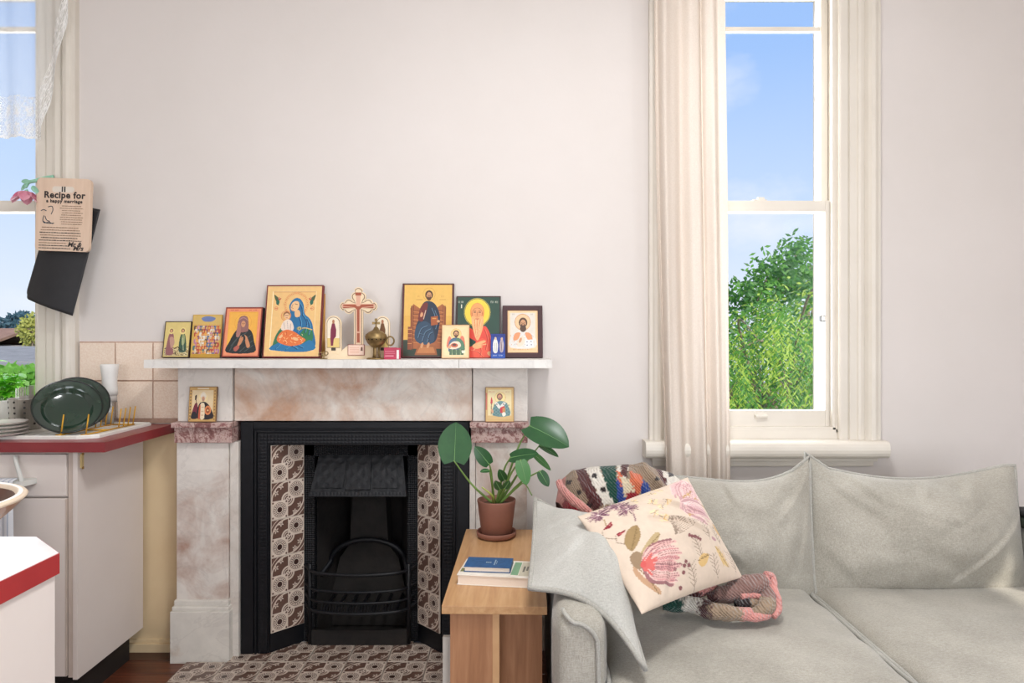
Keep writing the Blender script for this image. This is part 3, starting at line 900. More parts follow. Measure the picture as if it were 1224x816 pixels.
def art_mother_child():
    p = Paint(100, 126, 2.0, (120, 36, 34))
    p.rect(2.2, 2.2, 97.8, 123.8, (244, 208, 146)); p.rect(3.2, 3.2, 96.8, 122.8, (240, 198, 132))
    p.rect(11, 11, 89, 114.5, (250, 222, 170)); p.rect(12.2, 12.2, 88, 113.6, (240, 196, 130))
    p.line([(12, 12), (88, 12)], 0.7, (204, 130, 80)); p.line([(12, 12), (12, 113)], 1.2, (252, 238, 196))
    for k in range(40):
        a = 2 * PI * k / 40
        p.ell(54 + 19.5 * math.cos(a), 34 + 19.5 * math.sin(a), 1.0, 1.0, (222, 128, 76))
    p.ring(54, 34, 21.2, 21.8, (222, 140, 84)); p.ring(54, 34, 17.2, 17.6, (226, 150, 92))
    # small winged figures
    for sx, x in ((1, 20), (-1, 82)):
        p.poly([(x - 6 * sx, 17), (x - sx, 20), (x + 3 * sx, 24), (x + 2 * sx, 30), (x - 3 * sx, 27)], (74, 92, 62), 3)
        p.poly([(x + 1 * sx, 24), (x + 7 * sx, 23), (x + 4 * sx, 27)], (196, 88, 66), 2)
        p.ell(x + 1 * sx, 30, 3.0, 4.5, (44, 106, 88)); p.line([(x - 1, 33), (x + 3 * sx, 35)], 1.2, (30, 84, 74))
        p.ell(x + 3 * sx, 22.5, 1.6, 1.6, (214, 150, 110)); p.ring(x - 1 * sx, 41, 2.2, 3.2, (222, 120, 84)); p.rect(x - 3, 40.4, x + 1.5, 41.4, (214, 100, 72))
    # mantle
    p.poly([(16, 113.5), (18, 102), (24, 88), (36, 70), (44, 52), (42, 36), (50, 24), (60, 24), (67, 34), (70, 50), (80, 60), (86, 76), (87, 113.5)], (32, 108, 156), 5)
    p.poly([(16, 108), (22, 86), (34, 70), (40, 72), (30, 92), (24, 104)], (54, 116, 82), 4)
    p.poly([(62, 88), (72, 76), (84, 78), (86, 96), (72, 104), (60, 100)], (44, 120, 76), 4)
    p.poly([(14, 113.5), (24, 102), (44, 98), (64, 104), (82, 96), (88, 113.5)], (36, 116, 166), 4)
    for pts in ([(22, 112), (34, 102), (52, 108)], [(40, 113), (54, 104), (70, 110)], [(30, 100), (46, 104), (60, 112)], [(66, 52), (74, 66), (72, 84)], [(74, 60), (80, 74), (78, 88)], [(56, 28), (64, 40), (66, 54)], [(60, 56), (64, 70), (58, 84)]):
        p.line(pts, 1.3, (16, 62, 108), 5); p.line([(a + 1.6, b - 1.2) for a, b in pts], 0.8, (96, 166, 204), 5)
    p.line([(62, 77), (72, 75), (84, 78)], 1.6, (226, 190, 110), 4)
    # faces
    p.ell(52, 37, 7.2, 9.6, (238, 196, 146), 0.45); p.line([(48, 34), (46, 40), (49, 41)], 0.9, (176, 108, 76)); p.line([(52, 33), (56, 34)], 0.9, (90, 56, 44)); p.line([(46, 44), (50, 45)], 0.8, (170, 80, 66))
    p.poly([(52, 46), (60, 44), (62, 54), (54, 56)], (232, 186, 138), 3)
    p.ell(37, 54, 8.2, 7.8, (232, 178, 110)); p.ring(37, 54, 8.2, 8.9, (216, 104, 76))
    p.ell(38, 52, 5.6, 5.4, (150, 96, 62)); p.ell(38.5, 54.5, 4.6, 5.0, (238, 194, 148)); p.line([(36, 53.5), (41, 53.5)], 0.8, (100, 62, 48)); p.line([(37, 57.4), (40, 57.6)], 0.7, (176, 84, 70))
    # child in white and orange cloth
    p.poly([(30, 78), (32, 66), (40, 60), (48, 64), (52, 76), (46, 82)], (238, 220, 204), 4)
    for pts in ([(34, 66), (36, 76)], [(40, 64), (42, 78)], [(46, 68), (46, 78)]): p.line(pts, 0.8, (176, 160, 158))
    p.poly([(24, 98), (28, 84), (40, 78), (54, 82), (66, 90), (74, 96), (64, 104), (44, 106)], (228, 118, 62), 4)
    rnd = random.Random(4)
    for k in range(26):
        x, y = rnd.uniform(29, 68), rnd.uniform(84, 102)
        p.line([(x, y), (x + rnd.uniform(-4, 4), y + rnd.uniform(-3, 3))], 0.9, rnd.choice([(250, 196, 130), (196, 74, 40), (252, 222, 170)]))
    p.ell(56, 94, 5.5, 2.6, (236, 188, 138), 0.3); p.ell(62, 76, 5, 3, (120, 130, 96)); p.ring(62, 76, 2, 3, (222, 196, 130))
    p.ell(30, 90, 4, 2.4, (236, 188, 138), -0.6)
    return p


def art_throne():
    p = Paint(100, 136, 1.9, (86, 34, 32))
    p.rect(3.5, 2.5, 97, 134, (226, 176, 84)); p.rect(3.5, 2.5, 97, 60, (232, 186, 96))
    p.rect(3.5, 104, 97, 134, (44, 58, 44)); p.rect(3.5, 104, 97, 106, (70, 84, 58))
    p.ring(52, 20, 11.5, 12.2, (206, 150, 70))
    for x, y in ((30, 22), (76, 22)): glyphs(p, x, y, 6, 4, (196, 130, 66), 3); p.line([(x - 3, y + 8), (x + 9, y + 8)], 0.8, (200, 140, 70))
    # throne
    p.poly([(18, 120), (16, 46), (22, 38), (34, 46), (66, 46), (78, 38), (86, 44), (86, 120)], (168, 96, 52), 0)
    for x in (18, 22, 80, 84): p.line([(x, 42), (x, 122)], 1.4, (104, 54, 32))
    for k in range(9):
        y = 50 + k * 7
        for x0, x1 in ((22, 34), (70, 80)): p.line([(x0, y), (x1, y)], 0.9, (112, 60, 34)); p.line([(x0, y + 2), (x1, y + 4)], 0.7, (206, 140, 80))
    p.rect(12, 80, 20, 122, (138, 72, 42)); p.rect(82, 80, 90, 124, (138, 72, 42))
    for x in (12, 82):
        for y in (84, 92, 100, 110): p.rect(x, y, x + 8, y + 1.2, (214, 150, 86))
    p.poly([(26, 132), (32, 114), (66, 114), (70, 132)], (158, 92, 50)); p.poly([(30, 128), (36, 117), (62, 117), (66, 128)], (190, 122, 70))
    # robe
    p.poly([(36, 46), (44, 34), (58, 34), (68, 44), (74, 62), (72, 84), (66, 106), (50, 112), (34, 108), (26, 98), (28, 78), (34, 64)], (30, 46, 66), 5)
    p.poly([(32, 60), (36, 44), (44, 36), (50, 38), (46, 58), (40, 70), (32, 68)], (112, 42, 40), 4)
    p.poly([(26, 102), (28, 80), (42, 70), (56, 76), (64, 96), (60, 110), (40, 112)], (44, 70, 94), 4)
    for pts in ([(32, 100), (38, 84), (50, 78)], [(40, 106), (46, 90), (56, 84)], [(50, 108), (54, 94), (60, 90)], [(58, 46), (64, 60), (62, 74)], [(64, 50), (70, 66), (66, 84)], [(34, 92), (44, 96), (54, 104)]):
        p.line(pts, 1.2, (92, 124, 150), 5); p.line([(a + 1.5, b + 1) for a, b in pts], 0.9, (16, 26, 44), 5)
    p.line([(36, 50), (42, 60)], 1.0, (166, 88, 70)); p.line([(46, 50), (42, 66)], 1.4, (214, 196, 170))
    head(p, 52, 22, 7, (72, 42, 28), skin=(206, 150, 104), beard=(84, 50, 34))
    p.poly([(56, 62), (70, 60), (70, 76), (57, 78)], (168, 88, 44)); p.rect(59, 64, 67, 66, (214, 150, 80)); p.ell(71, 70, 3.0, 2.4, (210, 156, 112))
    p.ell(38, 58, 2.6, 4.6, (214, 158, 112), 0.3)
    for x in (40, 52): p.ell(x, 114, 2.6, 5.4, (206, 150, 104), 0.3)
    return p


def art_half_figure_small():
    p = Paint(100, 122, 1.2, (196, 140, 96))
    p.rect(2, 2, 98, 120, (240, 208, 160)); p.rect(9, 9, 91, 113, (246, 216, 168))
    p.poly([(18, 80), (22, 50), (30, 42), (38, 62), (30, 84)], (222, 120, 92), 4); p.poly([(84, 84), (82, 50), (72, 40), (64, 60), (70, 86)], (222, 120, 92), 4)
    head(p, 52, 33, 10, (84, 50, 38), beard=(92, 56, 42), halo=(244, 206, 136), hc=(204, 130, 80))
    p.poly([(24, 84), (28, 60), (42, 48), (62, 48), (76, 60), (82, 84), (76, 100), (30, 100)], (66, 100, 128), 4)
    p.poly([(52, 50), (66, 50), (80, 66), (84, 92), (66, 98), (58, 74)], (76, 122, 92), 4)
    p.poly([(24, 80), (40, 62), (62, 62), (70, 78), (52, 88), (30, 88)], (238, 216, 190), 4); p.ell(46, 75, 13, 8, (196, 92, 60)); p.ell(46, 73, 7, 4, (84, 44, 34))
    p.rect(28, 90, 80, 110, (74, 106, 74))
    for k in range(7): p.line([(30 + k * 7.5, 90), (31 + k * 7.5, 110)], 1.1, (178, 196, 140) if k % 2 else (44, 70, 56))
    p.ell(30, 80, 5, 7, (216, 160, 118), 0.5); p.poly([(72, 94), (86, 94), (86, 104), (74, 104)], (238, 226, 200))
    return p


def art_green_red():
    p = Paint(100, 128, 1.8, (60, 30, 28))
    p.rect(2, 2, 98, 126, (34, 70, 56))
    glyphs(p, 4, 10, 4, 4.5, (228, 226, 206), 2); glyphs(p, 10, 10, 7, 4.5, (228, 226, 206), 3); p.rect(10, 17, 12, 25, (228, 226, 206)); glyphs(p, 78, 10, 17, 4.5, (228, 226, 206), 7)
    p.ell(47, 34, 30, 30, (216, 196, 92)); p.ell(47, 34, 29, 29, (40, 72, 58)); p.ell(47, 34, 28, 28, (246, 212, 72))
    p.poly([(18, 128), (20, 74), (30, 66), (46, 74), (64, 62), (76, 78), (84, 104), (84, 128)], (232, 76, 58), 3)
    p.poly([(0, 128), (4, 66), (18, 70), (26, 84), (48, 98), (30, 106), (14, 118)], (22, 60, 48), 3)
    p.poly([(44, 96), (66, 90), (72, 128), (40, 128)], (240, 92, 66), 3)
    for pts in ([(64, 70), (70, 90), (66, 112)], [(74, 82), (78, 100), (76, 124)], [(30, 112), (48, 116), (60, 126)], [(50, 100), (56, 112), (54, 126)]):
        p.line(pts, 1.1, (178, 40, 36), 5); p.line([(a + 2, b) for a, b in pts], 0.8, (250, 140, 100), 5)
    # head with white-orange hair and long beard
    p.ell(47, 34, 16, 20, (226, 140, 76)); p.ell(47, 29, 13.5, 14, (236, 164, 98)); p.ell(47, 36, 11, 12, (230, 160, 106))
    p.ring(47, 36, 11.0, 11.8, (176, 90, 54))
    p.poly([(34, 44), (40, 42), (47, 46), (54, 42), (61, 44), (60, 66), (52, 88), (47, 92), (42, 84), (36, 64)], (240, 176, 118), 4)
    for k in range(7): p.line([(37 + k * 3.4, 48), (40 + k * 2.2, 66), (44 + k * 1.3, 86)], 0.8, (214, 110, 66) if k % 2 else (252, 216, 170), 4)
    for x in (41.5, 52.5): p.rect(x - 2.4, 33, x + 2.4, 34.6, (96, 50, 38))
    p.line([(38, 31), (44, 30.4)], 0.9, (150, 80, 50)); p.line([(50, 30.4), (56, 31)], 0.9, (150, 80, 50)); p.rect(46, 33, 48, 42, (202, 124, 80)); p.rect(43, 47, 51, 48.4, (196, 84, 66))
    p.poly([(36, 104), (44, 98), (62, 92), (66, 96), (54, 102), (60, 106), (44, 110)], (238, 176, 118), 3)
    p.line([(48, 100), (66, 94)], 1.8, (244, 188, 132)); p.line([(50, 103), (67, 100)], 1.8, (244, 188, 132)); p.line([(44, 108), (40, 112)], 2, (240, 160, 120))
    p.ell(78, 120, 8, 5, (238, 180, 126), 0.3)
    return p


def art_bishop_framed():
    p = Paint(100, 126, 1.7, (66, 28, 32))
    p.rect(2, 2, 98, 124, (74, 32, 36)); p.rect(12, 11, 88, 114, (226, 182, 134)); p.rect(14, 13, 86, 112, (238, 206, 160)); p.rect(18, 17, 82, 102, (226, 218, 206))
    p.rect(16, 104, 84, 110, (232, 196, 148)); glyphs(p, 26, 105, 50, 3.4, (196, 140, 96), 16)
    p.ell(50, 40, 20, 20, (232, 196, 152)); p.ring(50, 40, 19, 20.4, (206, 150, 110))
    for x in (24, 70): glyphs(p, x, 19, 7, 3.2, (140, 120, 104), 3)
    p.poly([(19, 102), (20, 76), (34, 66), (66, 66), (80, 74), (81, 102)], (226, 222, 216), 3)
    rnd = random.Random(9)
    for k in range(46):
        x, y = rnd.uniform(20, 80), rnd.uniform(70, 101)
        p.line([(x, y), (x + rnd.uniform(-3, 3), y + rnd.uniform(-3, 3))], 1.1, rnd.choice([(214, 130, 84), (196, 200, 206), (238, 196, 160), (170, 160, 160)]))
    for s in (-1, 1): p.poly([(50 + s * 6, 66), (50 + s * 20, 68), (50 + s * 24, 84), (50 + s * 12, 82)], (226, 152, 104), 3)
    p.poly([(36, 98), (40, 80), (50, 74), (56, 84), (48, 98)], (232, 216, 196), 3); p.ell(44, 84, 3, 7, (206, 150, 110), 0.4)
    head(p, 51, 42, 10, (84, 56, 40), skin=(204, 152, 110), beard=(78, 50, 36)); p.ell(51, 56, 8, 8, (80, 54, 38))
    p.poly([(56, 84), (76, 82), (77, 100), (57, 101)], (236, 236, 236)); p.rect(65.6, 83, 66.6, 100, (190, 190, 196))
    for x, y in ((61, 88), (71, 87), (61, 96), (71.5, 95)): p.ell(x, y, 1.5, 1.5, (84, 70, 110))
    return p


def art_blue_card():
    p = Paint(100, 160, 0.9, (34, 62, 148))
    p.rect(0, 0, 100, 20, (26, 50, 130)); p.rect(0, 132, 100, 160, (28, 78, 168))
    p.poly([(18, 120), (14, 70), (20, 40), (32, 28), (44, 44), (50, 74), (44, 122)], (226, 226, 220), 3); p.ell(32, 30, 8, 10, (214, 190, 160))
    p.line([(26, 60), (30, 116)], 3, (160, 170, 180)); p.line([(38, 60), (38, 116)], 3, (176, 170, 160))
    p.poly([(66, 118), (60, 76), (66, 46), (76, 30), (88, 48), (92, 78), (84, 118)], (172, 160, 166), 3); p.ell(77, 32, 8, 10, (200, 170, 150))
    p.line([(72, 56), (78, 112)], 4, (110, 84, 90)); p.line([(84, 56), (82, 112)], 3, (218, 206, 204))
    glyphs(p, 14, 138, 30, 8, (214, 222, 236), 6); glyphs(p, 56, 138, 30, 8, (214, 222, 236), 6)
    return p


def art_bishop_left():
    p = Paint(100, 122, 1.2, (140, 104, 62))
    p.rect(2, 2, 98, 120, (206, 164, 98)); p.rect(30, 4, 72, 8, (232, 216, 186))
    for k in range(10): p.ell(6, 14 + k * 11, 2.4, 3, (120, 96, 74)); p.ell(94, 14 + k * 11, 2.4, 3, (150, 114, 70))
    p.rect(12, 12, 88, 110, (232, 208, 166)); p.ell(52, 36, 17, 17, (240, 216, 166))
    p.poly([(10, 110), (14, 84), (22, 60), (30, 56), (34, 80), (32, 110)], (120, 36, 58), 3); p.poly([(10, 110), (14, 90), (26, 88), (30, 110)], (30, 30, 40), 3)
    p.poly([(32, 110), (34, 70), (44, 54), (62, 54), (80, 74), (90, 110)], (40, 32, 36), 3)
    p.poly([(42, 110), (42, 62), (52, 56), (58, 64), (58, 110)], (240, 220, 186), 2); p.poly([(36, 110), (38, 72), (43, 64), (43, 110)], (206, 96, 62), 2)
    for y in (70, 84, 98): p.rect(46, y, 55, y + 2, (200, 150, 110))
    p.ell(70, 82, 12, 16, (226, 140, 84)); p.ell(70, 82, 7, 10, (160, 80, 40)); p.ell(70, 82, 3, 3, (244, 214, 150))
    p.poly([(42, 36), (44, 24), (52, 18), (60, 24), (62, 36)], (236, 224, 206), 3); head(p, 52, 40, 7.5, (226, 212, 196), skin=(214, 158, 122), beard=(186, 140, 120))
    p.poly([(22, 32), (28, 28), (27, 44), (22, 46)], (60, 38, 30), 2); p.line([(26, 44), (27, 62)], 2, (84, 40, 34))
    return p


def art_bishop_right():
    p = Paint(100, 122, 1.2, (170, 124, 78))
    p.rect(2, 2, 98, 120, (222, 186, 122)); p.rect(8, 8, 92, 112, (240, 222, 172)); p.rect(8, 100, 92, 112, (226, 190, 130))
    p.rect(2, 20, 6, 80, (206, 110, 96))
    p.ell(52, 36, 19, 19, (248, 228, 160)); p.ring(52, 36, 18.4, 19.4, (226, 160, 120)); glyphs(p, 12, 14, 20, 4, (226, 140, 120), 6); glyphs(p, 72, 14, 14, 4, (200, 150, 130), 4)
    p.poly([(26, 100), (30, 64), (44, 50), (64, 50), (78, 62), (86, 100)], (112, 150, 150), 3)
    for i in range(9):
        for j in range(8):
            x, y = 30 + i * 6.2, 56 + j * 5.8
            if (i + j) % 2 and 28 + (100 - y) * 0.05 < x < 84: p.rect(x, y, x + 3.4, y + 3.2, (58, 100, 110))
    p.poly([(32, 56), (40, 52), (52, 66), (64, 52), (72, 56), (60, 74), (46, 76)], (242, 236, 226), 0)
    for x, y in ((40, 60), (64, 60)): p.line([(x - 3, y - 3), (x + 3, y + 3)], 1.2, (70, 60, 60)); p.line([(x + 3, y - 3), (x - 3, y + 3)], 1.2, (70, 60, 60))
    p.poly([(52, 72), (66, 66), (70, 84), (58, 92), (52, 90)], (214, 52, 66)); p.poly([(60, 74), (70, 72), (70, 92), (60, 94)], (206, 150, 90))
    head(p, 50, 34, 9.5, (124, 66, 56), skin=(222, 158, 122), beard=(140, 110, 96))
    p.poly([(18, 50), (21, 34), (25, 48), (24, 58), (18, 58)], (206, 62, 70), 3); p.line([(21, 58), (20, 96)], 2.4, (130, 90, 60)); p.ell(24, 84, 4, 8, (226, 170, 130), -0.3)
    p.poly([(58, 92), (68, 88), (72, 98), (62, 104)], (246, 240, 226), 2)
    return p


def panel(name, label, bx, art, thick, edge, lean, y0=None, zb=1.204, back=0.0, yaw=0.0, raised=None):
    """painted board standing on its lower edge and leaning back; bx = (x0, x1, top, bottom) of its front face in the photo"""
    x0, x1, yt, yb = bx
    d = CAM_D - 0.07
    for _ in range(4):
        s = F_PX / d
        W = (x1 - x0) / s; H = (yb - yt) / s / math.cos(lean) * 1.0
        yy = y0 if y0 is not None else back - (H * math.sin(lean) + thick * math.cos(lean)) - 0.003
        d = CAM_D + yy
    X = ((x0 + x1) / 2 - 612) / s
    t = thing(name, label, 'icon', (X, yy, zb + thick * math.sin(lean) + 0.0003), (-lean, 0, yaw))
    bm = bmesh.new(); bbox(bm, -W / 2, W / 2, 0, thick, 0, H)
    link('board', fin(bm, bevel=0.0012, seg=1), mk('edge_%d_%d_%d' % edge, edge, 0.5), t)
    link('painting', paint_mesh(art, W - 0.002, H - 0.002, -0.0008), PRINT, t).location.z = 0.001
    if raised:
        c, fw, fd = raised
        boxes('frame', [(-W / 2, -W / 2 + fw, -fd, 0.002, 0, H), (W / 2 - fw, W / 2, -fd, 0.002, 0, H), (-W / 2 + fw, W / 2 - fw, -fd, 0.002, 0, fw), (-W / 2 + fw, W / 2 - fw, -fd, 0.002, H - fw, H)],
              mk('edge_%d_%d_%d' % c, c, 0.5), t, bevel=0.0008)
    return t


DK = (44, 26, 26)
panel('painted_icon', 'small dark-edged icon of two standing figures, first on the mantel above the wall tiles', (193.5, 225.5, 384, 427.5), art_two_figures(), 0.012, DK, 0.20, raised=(DK, 0.003, 0.002))
panel('painted_icon', 'unframed gold icon crowded with rows of small saints', (227, 262.5, 376, 428), art_crowd(), 0.008, (196, 150, 70), 0.16)
panel('painted_icon', 'orange icon of a veiled woman in a dark robe with crossed hands', (264, 310, 368, 428.5), art_veiled(), 0.022, DK, 0.20, yaw=-0.05)
panel('painted_icon', 'large icon of a mother in a blue mantle holding a child, red edge', (313, 382.5, 341, 429), art_mother_child(), 0.020, (118, 34, 34), 0.17, back=-0.012, yaw=-0.03)
panel('painted_icon', 'plain orange-edged board standing half hidden behind the large mother and child icon', (352, 388, 350, 427), Paint(40, 60, 1, (226, 170, 88)).rect(2, 2, 38, 58, (232, 184, 110)), 0.006, (214, 150, 70), 0.03)
panel('painted_icon', 'large icon of a robed bearded man seated on a wooden throne', (479, 541.5, 340, 430), art_throne(), 0.018, (70, 28, 28), 0.16)
panel('painted_icon', 'dark green icon of a long-bearded saint in red with big yellow halo', (545, 598.5, 356, 430.5), art_green_red(), 0.010, (52, 28, 26), 0.12)
panel('painted_icon', 'icon of a pale-robed bishop set in a wide dark maroon frame', (601, 649, 368, 430.5), art_bishop_framed(), 0.016, (64, 26, 30), 0.14, yaw=0.03, raised=((64, 26, 30), 0.019, 0.004))
panel('painted_icon', 'small cream icon of a half-length figure leaning before the throne icon', (527.5, 561, 390, 430.5), art_half_figure_small(), 0.008, (188, 136, 92), 0.13, y0=-0.104)
panel('picture_card', 'little blue card with two pale figures propped before the green icon', (586.5, 604, 401, 430.5), art_blue_card(), 0.0025, (40, 70, 150), 0.12, y0=-0.082)
panel('painted_icon', 'small gilt-edged icon of a bishop with staff, on the capital beside the kitchen tiles', (224.5, 258, 460.5, 502.5), art_bishop_left(), 0.010, (128, 92, 56), 0.10, zb=0.9542, back=-0.109)
panel('painted_icon', 'small gilt-edged icon of a saint holding a red book, on the capital above the plant', (580, 614.5, 461.5, 503), art_bishop_right(), 0.010, (150, 106, 66), 0.08, zb=0.9542, back=-0.109)

# ------------------------------------------------------------------ standing wooden cross with two arched panels
PALE = mk('pale_plywood', (238, 218, 186), 0.55, var=14, col2=(228, 204, 168))
LINE = mk('burnt_line', (112, 74, 56), 0.6)
PINKW = mk('pink_print', (226, 176, 150), 0.6)
REDW = mk('red_brown_print', (168, 88, 62), 0.6)
y_c = -0.115
d_c = CAM_D + y_c
cs = thing('cross_stand', 'pale wooden trefoil cross between two small arched icons on one base', 'cross', (P(428, 430, d_c).x, y_c, 1.204))
def C(px, py): v = P(px, py, d_c); return (v.x, v.z)
def slab(name, pts, y0, y1, mat, parent, bevel=0.0):
    return link(name, fin(prism([C(*q) for q in pts], 'y', y0, y1), bevel=bevel), mat, parent, world_co=True)
# base board: wavy profile
bz = [(386, 430), (386, 424), (396, 423), (406, 424.5), (410, 419), (416, 414), (442, 414), (448, 419), (452, 424.5), (462, 423), (470, 424), (470, 430)]
base = link('base', fin(prism([(p.x, p.z) for p in [P(a, b, d_c) for a, b in bz]], 'y', y_c - 0.008, y_c + 0.03), bevel=0.001), PALE, cs, world_co=True)
vmin = min(v.co.z for v in base.data.vertices); base.location.z -= vmin
def cross_outline(s):
    """trefoil-ended cross outline in photo pixels, s = inset"""
    cx, cy = 428.5, 366.0
    pts = []
    def arc(ax, ay, r, a0, a1, n=9):
        for k in range(n + 1):
            t = math.radians(a0 + (a1 - a0) * k / n)
            pts.append((ax + (r - s) * math.cos(t), ay - (r - s) * math.sin(t)))
    w = 5.4 - s
    pts.append((cx + w, 415)); pts.append((cx + w, cy + w))
    arc(cx + 11.5, cy + 3.2, 5.8, 215, 350, 8); arc(cx + 16.5, cy, 6.0, -60, 60, 8); arc(cx + 11.5, cy - 3.2, 5.8, 10, 145, 8)
    pts.append((cx + w, cy - w))
    arc(cx + 3.2, cy - 11.5, 5.8, -55, 80, 8); arc(cx, cy - 17, 6.0, 30, 150, 8); arc(cx - 3.2, cy - 11.5, 5.8, 100, 235, 8)
    pts.append((cx - w, cy - w))
    arc(cx - 11.5, cy - 3.2, 5.8, 35, 170, 8); arc(cx - 16.5, cy, 6.0, 120, 240, 8); arc(cx - 11.5, cy + 3.2, 5.8, 190, 325, 8)
    pts.append((cx - w, cy + w)); pts.append((cx - w, 415))
    return pts
cr = slab('cross', cross_outline(0.0), y_c, y_c + 0.010, PALE, cs)
slab('cross_outline', cross_outline(1.3), y_c - 0.0008, y_c + 0.001, LINE, cr)
slab('cross_face', cross_outline(2.1), y_c - 0.0016, y_c + 0.001, PALE, cr)
slab('printed_crucifix', [(426, 352), (431, 352), (431, 363), (448, 363), (448, 368), (431, 368), (431, 410), (426, 410), (426, 368), (409, 368), (409, 363), (426, 363)], y_c - 0.0026, y_c, PINKW, cr)
slab('printed_band', [(410.5, 363.8), (425, 363.8), (427, 366), (430, 366), (432, 363.8), (446.5, 363.8), (446.5, 365.6), (433, 367.2), (429.8, 370), (429.6, 396), (427.2, 396), (427, 370), (424, 367.2), (410.5, 365.6)], y_c - 0.0034, y_c, REDW, cr)
slab('printed_tablet', [(425, 349.5), (432, 349.5), (432, 353), (425, 353)], y_c - 0.0034, y_c, REDW, cr)
slab('printed_base', [(427, 398), (430, 398), (430, 409), (427, 409)], y_c - 0.0034, y_c, REDW, cr)
slab('printed_arms', [(410.5, 366.6), (423, 368), (410.5, 368.4)], y_c - 0.0034, y_c, REDW, cr)
slab('printed_arms', [(446.5, 366.6), (434, 368), (446.5, 368.4)], y_c - 0.0034, y_c, REDW, cr)
pl = slab('plaque', [(416.5, 411.5), (436.5, 411.5), (436.5, 424.5), (416.5, 424.5)], y_c - 0.012, y_c - 0.0078, mk('plaque_edge', (160, 90, 80), 0.6), cs)
slab('plaque_face', [(417.2, 412.2), (435.8, 412.2), (435.8, 423.8), (417.2, 423.8)], y_c - 0.0128, y_c - 0.011, mk('plaque_pink', (240, 208, 190), 0.6), pl)
for k in range(4):
    slab('plaque_line', [(419, 415 + k * 2), (430, 415 + k * 2), (430, 415.6 + k * 2), (419, 415.6 + k * 2)], y_c - 0.0134, y_c - 0.012, PINKW, pl)
slab('plaque_mark', [(432.4, 414.5), (434, 414.5), (434.4, 419), (431.8, 419)], y_c - 0.0134, y_c - 0.012, LINE, pl)
for (xa, xb, yt, robe, under) in ((389, 408, 377, (128, 44, 70), (70, 30, 40)), (448.5, 466, 377.5, (120, 80, 48), (80, 56, 40))):
    xc, r = (xa + xb) / 2, (xb - xa) / 2
    def arch(s, bottom):
        return [(xc + (r - s) * math.cos(t), yt + r - (r - s) * math.sin(t)) for t in np.linspace(0, PI, 13)] + [(xa + s, bottom), (xb - s, bottom)]
    a = slab('arched_panel', arch(0, 425), y_c + 0.002, y_c + 0.009, PALE, cs)
    slab('panel_outline', arch(1.6, 415.5), y_c + 0.0012, y_c + 0.003, LINE, a)
    slab('panel_ground', arch(2.2, 415), y_c + 0.0004, y_c + 0.003, mk('panel_cream', (246, 232, 206), 0.5), a)
    slab('panel_gold', [(xa + 2.4, 415), (xa + 2.4, 404), (xb - 2.4, 404), (xb - 2.4, 415)], y_c + 0.0000, y_c + 0.002, mk('panel_gold', (226, 196, 120), 0.45), a)
    m1 = mk('robe_%d' % robe[0], robe, 0.6)
    slab('painted_figure', [(xc - 3.6, 404), (xc - 3.2, 394), (xc - 1.6, 386.5), (xc + 1.6, 386.5), (xc + 3.4, 394), (xc + 3.0, 402), (xc + 0.5, 405), (xc - 0.5, 413), (xc - 3, 413)], y_c - 0.0006, y_c + 0.002, m1, a)
    slab('painted_head', [(xc - 1.5 + 3 * 0 , 383.8), (xc - 0.8, 382), (xc + 0.8, 382), (xc + 1.5, 383.8), (xc + 1, 386.6), (xc - 1, 386.6)], y_c - 0.0006, y_c + 0.002, mk('painted_skin', (186, 126, 92), 0.6), a)
    slab('painted_tab', [(xc - 2.6, 415.6), (xc + 2.6, 415.6), (xc + 2.6, 418.8), (xc - 2.6, 418.8)], y_c + 0.0004, y_c + 0.003, mk('tab_dark', (70, 58, 50), 0.5), a)

# ------------------------------------------------------------------ brass censer, pink box, tiny brass cross
BRASS = mk('aged_brass', (164, 138, 92), 0.42, 0.75, var=30, col2=(112, 92, 60), bump=(60, 0.3, 0.002))
d0 = CAM_D - 0.165; v0 = P(449.5, 430, d0); s0 = d0 / F_PX
ce = thing('brass_censer', 'small aged brass censer with a cross on its lid and ring handle', 'censer', (v0.x, v0.y, 1.204))
def px(r): return r * s0
link('foot_plate', lathe_mesh([(0, 0), (px(11), 0), (px(11.3), px(1)), (px(10), px(2)), (0, px(2.2))], 24), BRASS, ce, smooth=True)
for k in range(3):
    a = 0.4 + k * 2.094
    tube('leg', [(px(4.4) * math.cos(a), px(4.4) * math.sin(a), px(1.6)), (px(3.4) * math.cos(a), px(3.4) * math.sin(a), px(8)), (px(3.6) * math.cos(a), px(3.6) * math.sin(a), px(16))], px(1.3), BRASS, ce)
bowl = link('bowl', lathe_mesh([(0, px(13.5)), (px(5), px(14.5)), (px(10), px(19)), (px(12.6), px(25)), (px(13), px(28)), (px(12), px(28.6)), (0, px(28.6))], 28), BRASS, ce, smooth=True)
lid = link('lid', lathe_mesh([(px(12.4), px(28.4)), (px(12), px(30)), (px(8), px(33)), (px(4), px(35)), (px(2.4), px(38)), (px(1.2), px(39)), (0, px(39))], 28), BRASS, ce, smooth=True)
boxes('lid_cross', [(-px(1), px(1), -px(.8), px(.8), px(38), px(48)), (-px(3.6), px(3.6), -px(.8), px(.8), px(42.2), px(44.4))] + [(a - px(1.5), a + px(1.5), -px(.9), px(.9), b - px(1.5), b + px(1.5)) for a, b in ((0, px(47.4)), (px(3.2), px(43.3)), (-px(3.2), px(43.3)))], BRASS, lid, bevel=0.0008)
tube('handle', [(px(12.5 + 4.4 + 4.6 * math.cos(t)), 0, px(22 + 5.2 * math.sin(t))) for t in np.linspace(0, 2 * PI, 20)[:-1]], px(1.0), BRASS, ce, closed=True, seg=6)
